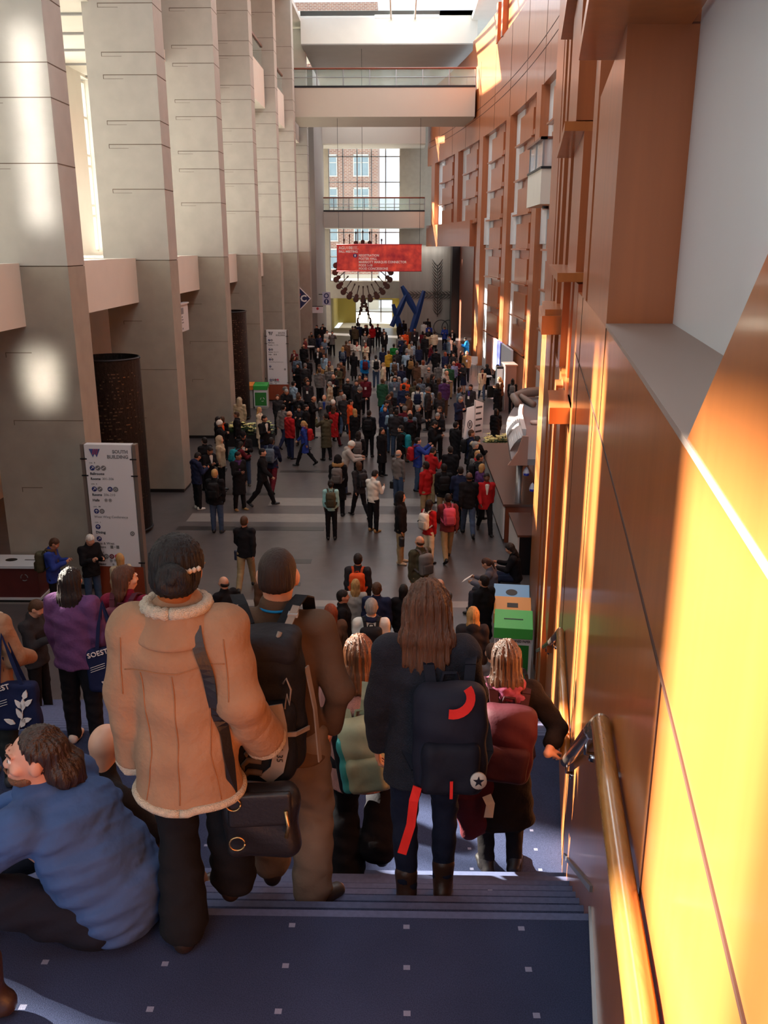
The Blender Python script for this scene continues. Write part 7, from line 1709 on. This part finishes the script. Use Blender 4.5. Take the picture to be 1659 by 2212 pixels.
# poinsettias
def poinsettia(loc, label, n_=46, rx_=.75, ry_=.35):
    t = empty('flower_planter', loc, 0, label, 'planter', 'poinsettia planters'); MB().box(-rx_, rx_, -ry_, ry_, 0, .55).build('trough', M_BLACK, t); rnd = random.Random(3); f_ = MB(); g_ = MB()
    for k in range(n_):
        c = Vector((rnd.uniform(-rx_, rx_), rnd.uniform(-ry_, ry_), rnd.uniform(.6, .92))); g_.tube([(c.x * .9, c.y * .9, .5), c], .012, 5)
        for j in range(7):
            a = 2 * math.pi * j / 7 + rnd.random(); L = rnd.uniform(.09, .15); d = Vector((math.cos(a), math.sin(a), .25)); u = Vector((-math.sin(a), math.cos(a), 0)) * L * .32
            f_.prism([c, c + d * L * .5 + u, c + d * L, c + d * L * .5 - u], (0, 0, .006))
        for j in range(5):
            a = 2 * math.pi * j / 5 + rnd.random(); L = .16; d = Vector((math.cos(a), math.sin(a), -.1)); u = Vector((-math.sin(a), math.cos(a), 0)) * L * .35; e = c - Vector((0, 0, .1)); g_.prism([e, e + d * L * .5 + u, e + d * L, e + d * L * .5 - u], (0, 0, .005))
    o = f_.build('blooms', mat('cream_bracts', (216, 208, 138), .6), t); o['kind'] = 'stuff'; o = g_.build('foliage', mat('leaf_green', (44, 76, 40), .6), t); o['kind'] = 'stuff'
poinsettia((-6.0, 33.9, 0), 'cream poinsettias in a black trough at the third stone pier', 60, 1.0, .35); poinsettia((3.55, 31.8, 0), 'cream poinsettias in a black trough at the end of the desk', 46, .45, .45)
# bench for the people by the wall
bb = empty('bench', (2.42, 17.45, 0), -.1, 'dark slab bench with sloping metal end under the timber wall', 'bench'); MB().box(-.28, .16, -.9, .9, .36, .44).build('seat', M_DARKM, bb)
for y in (-.8, .8): MB().box(-.2, .15, y - .04, y + .04, 0, .36).build('leg', M_GREY, bb)
# standing tables, chair
for i, (px, py, lb) in enumerate(((667, 748, 'tall round table with pale top among the far piers'), (1048, 812, 'tall round table with pale top near the grey kiosk'))):
    q = gz(px, py, 1.05); t = empty('bar_table', (q.x, q.y, 0), 0, lb, 'table', 'bar tables'); MB().lathe((0, 0, 1.02), [(.38, 0), (.4, .015), (.38, .03)], 20).build('tabletop', M_CANW, t); MB().tube([(0, 0, .02), (0, 0, 1.02)], .035, 8).build('stem', M_GREY, t); MB().lathe((0, 0, 0), [(.25, 0), (.25, .02)], 16).build('foot', M_DARKM, t)
q = gz(1022, 812, 0); t = empty('stool', (q.x, q.y, 0), -.4, 'white high-backed stool beside the timber wall', 'chair'); MB().box(-.2, .2, -.2, .2, .68, .72).build('seat', M_CANW, t); MB().box(-.2, .2, .17, .21, .74, 1.15).build('backrest', M_CANW, t)
for sx in (-1, 1):
    for sy in (-1, 1): MB().tube([(sx * .17, sy * .17, .68), (sx * .2, sy * .2, 0)], .015, 6).build('leg', M_GREY, t)
# rolling case beside the dark coat by the kiosk
q = gz(1062, 846, .35); t = empty('suitcase', (q.x, q.y, 0), .2, 'black rolling suitcase on the floor near the grey kiosk', 'suitcase'); MB().box(-.22, .22, -.13, .13, .06, .66).build('shell', M_BLACK, t, bevel=.03); MB().tube([(-.1, .1, .66), (-.1, .1, 1.0), (.1, .1, 1.0), (.1, .1, .66)], .01, 6).build('handle', M_GREY, t)
for sx in (-1, 1): MB().tube([(sx * .18, .1, .04), (sx * .2, .1, .04)], .04, 10).build('wheel', M_DARKM, t)

_J = skel(); _b = shoe_mesh(_J, 1, .009, .16); _o = place('boot', _b, leather((58, 38, 28))); _c = np.array(_J['heel1']); _q = gz(14, 2190, Z1)
_b.transform(Matrix.Translation(-Vector(_c)) ); _o.location = (_q.x, _q.y, Z1 + .034); _o.rotation_euler = (0, 0, 1.9); tag(_o, 'dark brown boot on the carpet at the lower picture edge beside the seated blue shirt', 'boot')
